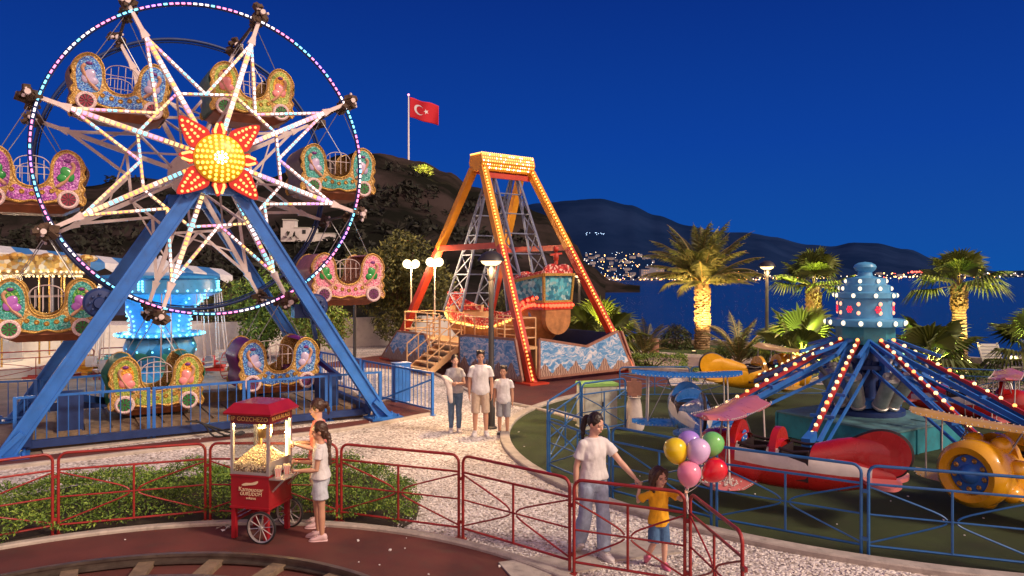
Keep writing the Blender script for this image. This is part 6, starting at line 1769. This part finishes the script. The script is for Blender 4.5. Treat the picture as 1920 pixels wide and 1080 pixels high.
    if shoes:
        m, sole = shoes
        for k in 'LR':
            an, ty = J[k][5], J[k][6]; tz = an.z + dz.z - .075
            b = MB(); M_ = T @ Matrix.Translation(an + V(0, 0, -.075)) @ Matrix.Rotation(R(ty), 4, 'Z') @ Matrix.Rotation(R(pose.get('toe' + k, 0)), 4, 'X'); b.X = M_
            def fr_(y, w, z0, z1): return [V(w * math.cos(R(a)), y, (z0 + z1) / 2 + (z1 - z0) / 2 * math.copysign(abs(math.sin(R(a))) ** .7, math.sin(R(a)))) for a in range(0, 360, 24)]
            b.loft([fr_(.075, .02, .02, .07), fr_(.062, .036, .012, .105), (fr_(.02, .041, .012, .12)), fr_(-.03, .042, .012, .105), fr_(-.08, .047, .012, .075), fr_(-.13, .045, .012, .06), fr_(-.165, .03, .014, .045), fr_(-.178, .012, .02, .035)])
            b.mi = 1; b.loft([fr_(.082, .022, 0, .02), fr_(.066, .042, 0, .026), fr_(0, .045, 0, .024), fr_(-.08, .052, 0, .024), fr_(-.14, .048, 0, .024), fr_(-.186, .018, .004, .022)])
            b.tube([(-.03, -.06, .09), (.03, -.07, .088)], .006, 5); b.tube([(-.03, -.085, .08), (.03, -.095, .077)], .006, 5)
            b.build('shoe', [m, sole], o, smooth=50)
    return o, J, T
def cloth(name, c, v=.12): return mat(name, c, .85, var=v, scale=14, bump=.35, bscale=120)
c_white = cloth('white_cotton', (.68, .66, .66)); c_jean = cloth('pale_denim', (.36, .45, .6), .25); c_jean2 = cloth('mid_denim', (.09, .16, .27), .25); c_blue = cloth('blue_denim', (.06, .14, .28), .25)
c_yel = cloth('yellow_cotton', (.8, .4, .01)); c_grey = cloth('grey_cotton', (.4, .4, .43)); c_beige = cloth('beige_cotton', (.52, .4, .3)); c_gsh = cloth('grey_shorts_cotton', (.3, .31, .34)); c_coral = cloth('coral_cotton', (.75, .22, .18)); c_crm = cloth('cream_cotton', (.62, .5, .38)); c_pd = cloth('bleached_denim', (.5, .54, .6), .2)
s_white = mat('shoe_white', (.7, .66, .64), .55); s_pink = mat('shoe_pink', (.7, .16, .28), .5); s_ppink = mat('shoe_pale_pink', (.65, .45, .45), .55); s_blk = mat('shoe_black', (.02, .02, .022), .5)
MLOC = G(1113, 1046); GRIP = P(1200, 908, 8.58)
HAND = P(1287, 925, 8.22)
person('woman in white tee and pale jeans walking hand in hand with a child', MLOC, R(22), 1.69,
       {'armL': (V(.75, -.12, -.95), V(.62, -.25, -.55)), 'armR': (V(-.22, .12, -1), V(-.03, -.05, -1)), 'ikL': (GRIP + Vector((-.02, 0, .03)), V(.3, .5, -.5)), 'legL': (V(.03, -.16, -1), V(.02, -.02, -1), 8), 'legR': (V(-.03, .1, -1), V(-.02, .42, -1), -4), 'toeR': -35, 'handL': .8},
       sk_a, hr_d, fem=True, yaw=28, pitch=16, shirt=(c_white, .05, .62), pants=(c_jean, 1.93, .03), shoes=(s_white, s_white), hairstyle='pony')
CLOC = G(1235, 1064)
person('young child in yellow tee and denim shorts holding balloons', CLOC, R(12), 1.13,
       {'armR': (V(-.5, -.05, -.75), V(-.2, -.12, 1.0)), 'armL': (V(.62, -.15, -.72), V(.85, -.3, .32)), 'ikR': (GRIP, V(-.4, .2, -.6)), 'ikL': (HAND + Vector((0, 0, .01)), V(.2, .4, -.6)), 'legL': (V(.02, -.12, -1), V(.0, .03, -1), 6), 'legR': (V(-.05, -.05, -1), V(-.15, .62, -1), -5), 'toeR': -40, 'handL': .9, 'handR': .8},
       sk_a, hr_b, hs=1.38, hip=.78, build=1.02, yaw=14, pitch=4, shirt=(c_yel, -.06, .7), pants=(c_blue, .92, .02), shoes=(s_pink, s_pink), hairstyle='long')
person('woman in grey tee and skinny jeans with a white cloth over her arm', G(853, 810), R(10), 1.62,
       {'armR': (V(-.2, .02, -1), V(.5, -.75, .12)), 'armL': (V(.2, .03, -1), V(-.75, -.65, .05)), 'legL': (V(.0, -.05, -1), V(0, .0, -1), 8), 'legR': (V(0, .02, -1), V(0, .04, -1), -10), 'handL': .7, 'handR': .7},
       sk_a, hr_d, fem=True, yaw=8, shirt=(c_grey, -.02, .5), pants=(c_jean2, 1.95, .0), shoes=(s_white, s_white), hairstyle='pony')
b = MB()
wloc = G(853, 810); 
b.tube(cr([(-.2, -.2, 1.12), (-.17, -.25, 1.08), (-.14, -.26, .95), (-.12, -.26, .78), (-.1, -.25, .66)], 4), [.05, .07, .085, .09, .085, .08, .08, .075, .075, .07, .07, .065, .06, .06, .055, .05, .035], 10, sq=.6)
b.tube(cr([(-.26, -.12, 1.2), (-.2, -.2, 1.15), (-.08, -.26, 1.08)], 4), [.04, .06, .07, .08, .08, .08, .07, .06, .04], 10, sq=.7)
o = remesh(b, .012, 'folded_cloth', [m_cloth], None, 2, .012, 12); o.location = wloc; o.rotation_euler = (0, 0, R(10)); tag(o, 'crumpled white cloth hanging over the arm of the grey tee woman', 'cloth')
person('man in white tee and beige shorts beside the lamp post', G(901, 816), R(4), 1.74,
       {'armR': (V(-.16, .03, -1), V(-.02, -.1, -1)), 'armL': (V(.18, .03, -1), V(-.02, -.16, -1)), 'legL': (V(.05, -.04, -1), V(.02, .0, -1), 10), 'legR': (V(-.05, -.02, -1), V(-.02, .03, -1), -12)},
       sk_b, hr_d, yaw=4, shirt=(c_white, -.07, .62), pants=(c_beige, 1.06, .01), shoes=(s_white, s_white), hairstyle='short')
person('boy in white tee, grey shorts and black shoes right of the lamp post', G(944, 815), R(-6), 1.42,
       {'armR': (V(-.16, .02, -1), V(-.03, -.12, -1)), 'armL': (V(.16, .05, -1), V(.02, -.1, -1)), 'legL': (V(.03, -.05, -1), V(.0, .02, -1), 12), 'legR': (V(-.03, .0, -1), V(.0, .03, -1), -8)},
       sk_b, hr_d, hs=1.13, hip=.86, yaw=-4, shirt=(c_white, -.08, .6), pants=(c_gsh, 1.02, .01), shoes=(s_blk, s_white), hairstyle='short')
GL = G(601, 1011)
person('girl with long braid in white top and pale denim shorts at the cart', GL, R(-82), 1.46,
       {'armL': (V(.12, -.12, -1), V(-.02, -1, .0)), 'armR': (V(-.1, -.3, -1), V(.1, -1, .12)), 'legL': (V(.02, .06, -1), V(0, .02, -1), 0), 'legR': (V(-.02, -.14, -1), V(0, .03, -1), 0), 'handL': .8, 'handR': .8},
       sk_b, hr_b, hs=1.1, hip=.88, pitch=6, shirt=(c_white, .03, .45), pants=(c_pd, .62, .03), shoes=(s_ppink, s_ppink), hairstyle='braid')
person('young woman in coral tee and cream shorts behind the braided girl', G(597, 986), R(-80), 1.66,
       {'armL': (V(.1, -.1, -1), V(-.2, -1, .25)), 'armR': (V(-.1, -.25, -1), V(.2, -1, .1)), 'legL': (V(.02, .0, -1), V(0, .04, -1), 0), 'legR': (V(-.02, -.1, -1), V(0, .03, -1), 0), 'handL': .7, 'handR': .7},
       sk_a, hr_b, fem=True, pitch=8, shirt=(c_coral, .0, .5), pants=(c_crm, .75, .015), shoes=(s_ppink, s_ppink), hairstyle='bun')

# balloons
def balloon(px, py, Y, col, label, r=.128):
    c = P(px, py, Y); o = emp('balloon', c, 0, label, 'balloon', 'balloons in a bunch')
    m = mat('balloon_' + label.split()[0], col, .22, var=.03, coat=.4); pb = m.node_tree.nodes['Principled BSDF']; pb.inputs['Subsurface Weight'].default_value = .25; pb.inputs['Subsurface Radius'].default_value = (.05, .05, .05)
    hand = HAND - c; d = hand.normalized()
    b = MB(); q = V(0, 0, -1).rotation_difference(d).to_matrix()
    prof = []
    for i in range(17):
        t_ = math.pi * i / 16; z = -math.cos(t_) * r * 1.12; rr = r * math.sin(t_) * (1 - .12 * math.cos(t_) ** 1) ; prof.append((max(0, rr * (1 + .0)), z * (1.08 if z < 0 else 1)))
    b.lathe(prof, 28, M=q); b.build('skin', m, o, smooth=80)
    b = MB(); b.lathe([(0, -r * 1.2), (.016, -r * 1.2 - .022), (.006, -r * 1.18)], 10, M=q); b.build('knot', m, o)
    b = MB(); b.tube(cr([d * r * 1.2, (d * r * 1.2 + hand) / 2 + V(U(-.02, .02), U(-.02, .02), -.02), hand], 5), .0022, 4); b.build('string', s_white, o, smooth=60)
HAND = P(1287, 925, 8.22)
for a in [(1267, 845, 8.25, (.8, .6, .01), 'yellow balloon at the left of the bunch'), (1292, 831, 8.45, (.4, .25, .72), 'violet balloon at the top of the bunch'), (1309, 846, 8.2, (.66, .48, .76), 'lilac pale balloon in the middle of the bunch'), (1335, 833, 8.42, (.18, .55, .15), 'green balloon at the upper right of the bunch'), (1292, 889, 8.15, (.82, .26, .4), 'pink balloon at the bottom left of the bunch'), (1340, 882, 8.25, (.65, .01, .025), 'red balloon at the lower right of the bunch')]:
    balloon(*a)
b = MB()
for i in range(14): e_ = HAND + V(U(-.03, .02), U(-.03, .03), U(-.22, -.14)); b.tube(cr([HAND + V(0, 0, .02), HAND + V(U(-.02, .02), U(-.02, .02), -.08), e_], 4), .006, 4)
tag(b.build('string_tassel', s_white, smooth=60), 'white bundle of balloon string ends hanging below the child hand', 'string')

# ------------------------------------------------------------ popcorn cart
m_cr = mat('cart_red_paint', (.32, .01, .018), .35, var=.12, coat=.3, dirt=.12); m_crd = mat('cart_header_maroon', (.13, .01, .012), .4); m_alu = mat('cart_aluminium', (.6, .57, .54), .3, .7, var=.1)
m_gl = bpy.data.materials.new('clear_glass'); m_gl.use_nodes = True; t = m_gl.node_tree; t.nodes.clear()
ou = N(t, 'ShaderNodeOutputMaterial'); tr_ = N(t, 'ShaderNodeBsdfTransparent'); gs = N(t, 'ShaderNodeBsdfGlossy'); gs.inputs['Roughness'].default_value = .05; tr_.inputs['Color'].default_value = (.95, .96, .95, 1); mx = N(t, 'ShaderNodeMixShader'); mx.inputs[0].default_value = .07
L(t, tr_.outputs[0], mx.inputs[1]); L(t, gs.outputs[0], mx.inputs[2]); L(t, mx.outputs[0], ou.inputs['Surface'])
ct = emp('popcorn_cart', (-3.2, 9.55, 0), R(-14), 'red popcorn cart with glowing glass case and two spoked wheels', 'popcorn cart')
w, d = .27, .27
b = MB(); b.box((0, 0, .615), (2 * w - .01, 2 * d - .01, .39)); b.mi = 1; b.box((0, 0, .815), (2 * w + .01, 2 * d + .01, .02)); b.box((0, 0, .415), (2 * w + .012, 2 * d + .012, .025)); b.build('cabinet', [m_cr, m_cr], ct, smooth=None)
for x in (-.235, .22):
    for y in (-.235, .235):
        b = MB(); b.box((x, y, .22), (.055, .055, .4)); b.mi = 1; b.lathe([(0, 0), (.022, 0), (.022, .03), (0, .03)], 10, (x, y, 0)); b.build('leg', [m_cr, m_dark], ct, smooth=None)
b = MB(); b.beam((-.235, -.22, .24), (-.235, .22, .24), .03, .04); b.beam((-.22, -.235, .3), (.2, -.235, .3) if False else (-.22, .235, .3), .03, .03); b.build('cross_bar', m_cr, ct, smooth=None)
for y in (-.325, .325):
    o = emp('wheel', (.2, y, .2)); bpy.data.objects.remove(o)
    b = MB(); Mw = Matrix.Rotation(R(90), 3, 'X'); b.lathe([(.176, 0), (.178, -.014), (.198, -.012), (.203, 0), (.198, .012), (.178, .014), (.176, 0)], 40, (.2, y, .203), Mw, cap=False); wh_ = b.build('wheel', m_dark, ct, smooth=50)
    b = MB(); b.lathe([(.165, -.012), (.18, -.016), (.18, .016), (.165, .012), (.165, -.012)], 40, (.2, y, .203), Mw, cap=False); b.lathe([(0, -.035), (.025, -.03), (.03, 0), (.025, .03), (0, .035)], 14, (.2, y, .203), Mw)
    for i in range(10): q = R(36 * i + 9); b.tube([(.2 + .02 * math.cos(q), y, .203 + .02 * math.sin(q)), (.2 + .17 * math.cos(q), y, .203 + .17 * math.sin(q))], .006, 6)
    b.build('rim', m_alu, wh_, smooth=50)
b = MB(); b.tube([(.2, -.32, .203), (.2, .32, .203)], .012, 8); b.build('axle', m_steel, ct)
for x in (-w + .018, w - .018):
    for y in (-d + .018, d - .018): b = MB(); b.box((x, y, 1.145), (.036, .036, .64)); b.build('corner_post', m_alu, ct, smooth=None)
b = MB(); b.box((0, 0, .832), (2 * w - .02, 2 * d - .02, .014)); 
for s_ in (-1, 1): b.box((0, s_ * (d - .01), .845), (2 * w - .08, .018, .03)); b.box((s_ * (w - .01), 0, .845), (.018, 2 * d - .08, .03))
b.build('case_floor', m_alu, ct, smooth=None)
for s_ in (-1, 1):
    b = MB(); b.box((0, s_ * (d - .016), 1.15), (2 * w - .075, .005, .6)); b.build('glass_pane', m_gl, ct, smooth=None)
    b = MB(); b.box((s_ * (w - .016), 0, 1.15 if s_ < 0 else 1.22), (.005, 2 * d - .075, .6 if s_ < 0 else .46)); b.build('glass_pane', m_gl, ct, smooth=None)
b = MB(); b.box((w - .016, 0, .92), (.01, 2 * d - .075, .13)); b.build('serving_flap', m_alu, ct, smooth=None)
b = MB(); b.box((0, 0, 1.52), (2 * w, 2 * d, .115)); b.build('header', m_crd, ct, smooth=None)
b = MB()
sq = lambda h, z: [V(-h, -h, z), V(h, -h, z), V(h, h, z), V(-h, h, z)]
b.loft([sq(.33, 1.578), sq(.335, 1.6), sq(.245, 1.705), sq(.235, 1.712)]); b.build('roof', m_cr, ct, smooth=None)
FX = Matrix.Translation((0, -d - .003, 1.52)) @ Matrix.Rotation(R(90), 4, 'X'); m_gtxt = mat('gold_lettering', (.72, .45, .13), .4, .2)
hd_ = [x for x in ct.children if x.name.startswith('header')][0]
text('IP GOZCHEZO', 'lettering', m_gtxt, hd_, FX, .078)
text('ROULALAZI', 'lettering', m_gtxt, hd_, Matrix.Translation((w + .003, 0, 1.52)) @ Matrix.Rotation(R(90), 4, 'Z') @ Matrix.Rotation(R(90), 4, 'X'), .078)
cbn = [x for x in ct.children if x.name.startswith('cabinet')][0]; m_ctxt = mat('cream_lettering', (.75, .6, .38), .45)
text('Kampuosar', 'lettering', m_ctxt, cbn, Matrix.Translation((.02, -d - .002, .645)) @ Matrix.Rotation(R(90), 4, 'X'), .075)
text('GURUDOM', 'lettering', m_ctxt, cbn, Matrix.Translation((.02, -d - .002, .59)) @ Matrix.Rotation(R(90), 4, 'X'), .06)
text('sokaret', 'lettering', m_ctxt, cbn, Matrix.Translation((.02, -d - .002, .54)) @ Matrix.Rotation(R(90), 4, 'X'), .045)
b = MB(); pr = cr([(-.11, .7), (-.06, .725), (.02, .73), (.1, .755), (.12, .745), (.09, .715), (.0, .7), (-.08, .69)], 3, closed=True)
b.prism([(p.x, p.y) for p in pr], -d - .004, -d, lambda x, z, t: V(x, t, z)); b.build('emblem', m_ctxt, cbn, smooth=None)
# popcorn and kettle
m_pop = mat('popcorn_white', (.82, .68, .4), .8, var=.15, scale=30); m_ker = cells('kernels', [(.25, .13, .05), (.5, .4, .3), (.12, .07, .04)], 60)
b = MB()
def heap(x, y): return .93 + .2 * math.exp(-((x + .02) ** 2 + (y - .04) ** 2) / .05) * (1 + .1 * noise.noise(V(x * 9, y * 9, 0)))
n_ = 14
for i in range(n_):
    for j in range(n_):
        x0, x1 = -.24 + .48 * i / n_, -.24 + .48 * (i + 1) / n_; y0, y1 = -.24 + .48 * j / n_, -.24 + .48 * (j + 1) / n_
        b.add([(x0, y0, heap(x0, y0) - .02), (x1, y0, heap(x1, y0) - .02), (x1, y1, heap(x1, y1) - .02), (x0, y1, heap(x0, y1) - .02)], [(0, 1, 2, 3)])
for i in range(1500):
    x, y = U(-.24, .24), U(-.245, .24); z = heap(x, y) + U(-.012, .012); low = False
    b.mi = 1 if low else 0; s_ = U(.009, .016); b.ball((x, y, z), (s_, s_ * U(.7, 1), s_ * U(.7, 1)), 6, 4)
for i in range(900):
    if i % 2: x, y = U(-.245, .245), -.246
    else: x, y = random.choice((-1, 1)) * .246, U(-.245, .245)
    z = U(.845, heap(x, y) - .005); b.mi = 1 if U(0, 1) < 1.25 - (z - .845) / .09 else 0; s_ = U(.008, .013); b.ball((x, y, z), (s_, s_, s_ * .8), 6, 4)
b.build('popcorn', [m_pop, m_ker], ct, smooth=60)['kind'] = 'stuff'
b = MB(); b.lathe([(0, 1.24), (.075, 1.24), (.085, 1.26), (.085, 1.36), (.09, 1.37), (0, 1.38)], 20, (.03, .02, 0)); b.beam((.03, .02, 1.38), (.03, .02, 1.46), .03, .03); b.beam((-.06, .06, .9), (-.06, .06, 1.46), .035, .035); b.beam((-.06, .06, 1.36), (.03, .02, 1.36), .03, .03); b.beam((.1, .05, 1.3), (.1, .05, 1.46), .025, .025)
b.build('kettle', mat('brass_kettle', (.7, .5, .2), .3, .7), ct, smooth=45)
e_tube = emat('case_lamp', (1, .72, .28), 7)
b = MB(); b.tube([(w - .05, d - .05, .95), (w - .05, d - .05, 1.42)], .012, 8); b.box((0, 0, 1.45), (.3, .06, .012)); b.build('case_lamp', e_tube, ct, smooth=60)
point('case_light', (0, -.05, 1.4), 26, (1, .68, .28), .06, ct); point('case_light', (w - .09, d - .09, 1.25), 16, (1, .68, .28), .05, ct)
b = MB(); b.box((w + .1, -.02, .79), (.2, .5, .018)); b.beam((w + .01, -.2, .62), (w + .17, -.2, .78), .015, .02); b.beam((w + .01, .16, .62), (w + .17, .16, .78), .015, .02); b.build('side_shelf', m_alu, ct, smooth=None)
CM = Matrix.Translation((-3.2, 9.55, 0)) @ Matrix.Rotation(R(-14), 4, 'Z')
m_box = mat('paper_box_white', (.72, .66, .6), .7); m_bxr = mat('paper_box_red', (.6, .12, .1), .7)
def pbox(loc, rz, label):
    o = emp('popcorn_box', loc, rz, label, 'popcorn box', 'paper boxes of popcorn at the cart')
    b = MB(); r1, r2 = .03, .042; q = lambda h, z: [V(-h, -h * .8, z), V(h, -h * .8, z), V(h, h * .8, z), V(-h, h * .8, z)]; b.loft([q(r1, 0), q(r2, .11)])
    b.mi = 1
    for s_ in (-1, 0, 1): b.add([V(s_ * .018 - .005, -r1 * .8 - .002, .004), V(s_ * .018 + .005, -r1 * .8 - .002, .004), V(s_ * .026 + .007, -r2 * .8 - .002, .108), V(s_ * .026 - .007, -r2 * .8 - .002, .108)], [(0, 1, 2, 3)])
    b.build('carton', [m_box, m_bxr], o, smooth=None)
    b = MB()
    for i in range(30): b.ball((U(-.036, .036), U(-.028, .028), .108 + U(0, .022)), U(.009, .014), 6, 4)
    b.build('popcorn', m_pop, o, smooth=60)
for x, y, l in ((w + .06, -.16, 'white paper popcorn box nearest on the cart side shelf'), (w + .1, -.02, 'striped paper popcorn box on the shelf beside the nearest one')):
    p = CM @ V(x, y, .799); pbox(p, .3, l)
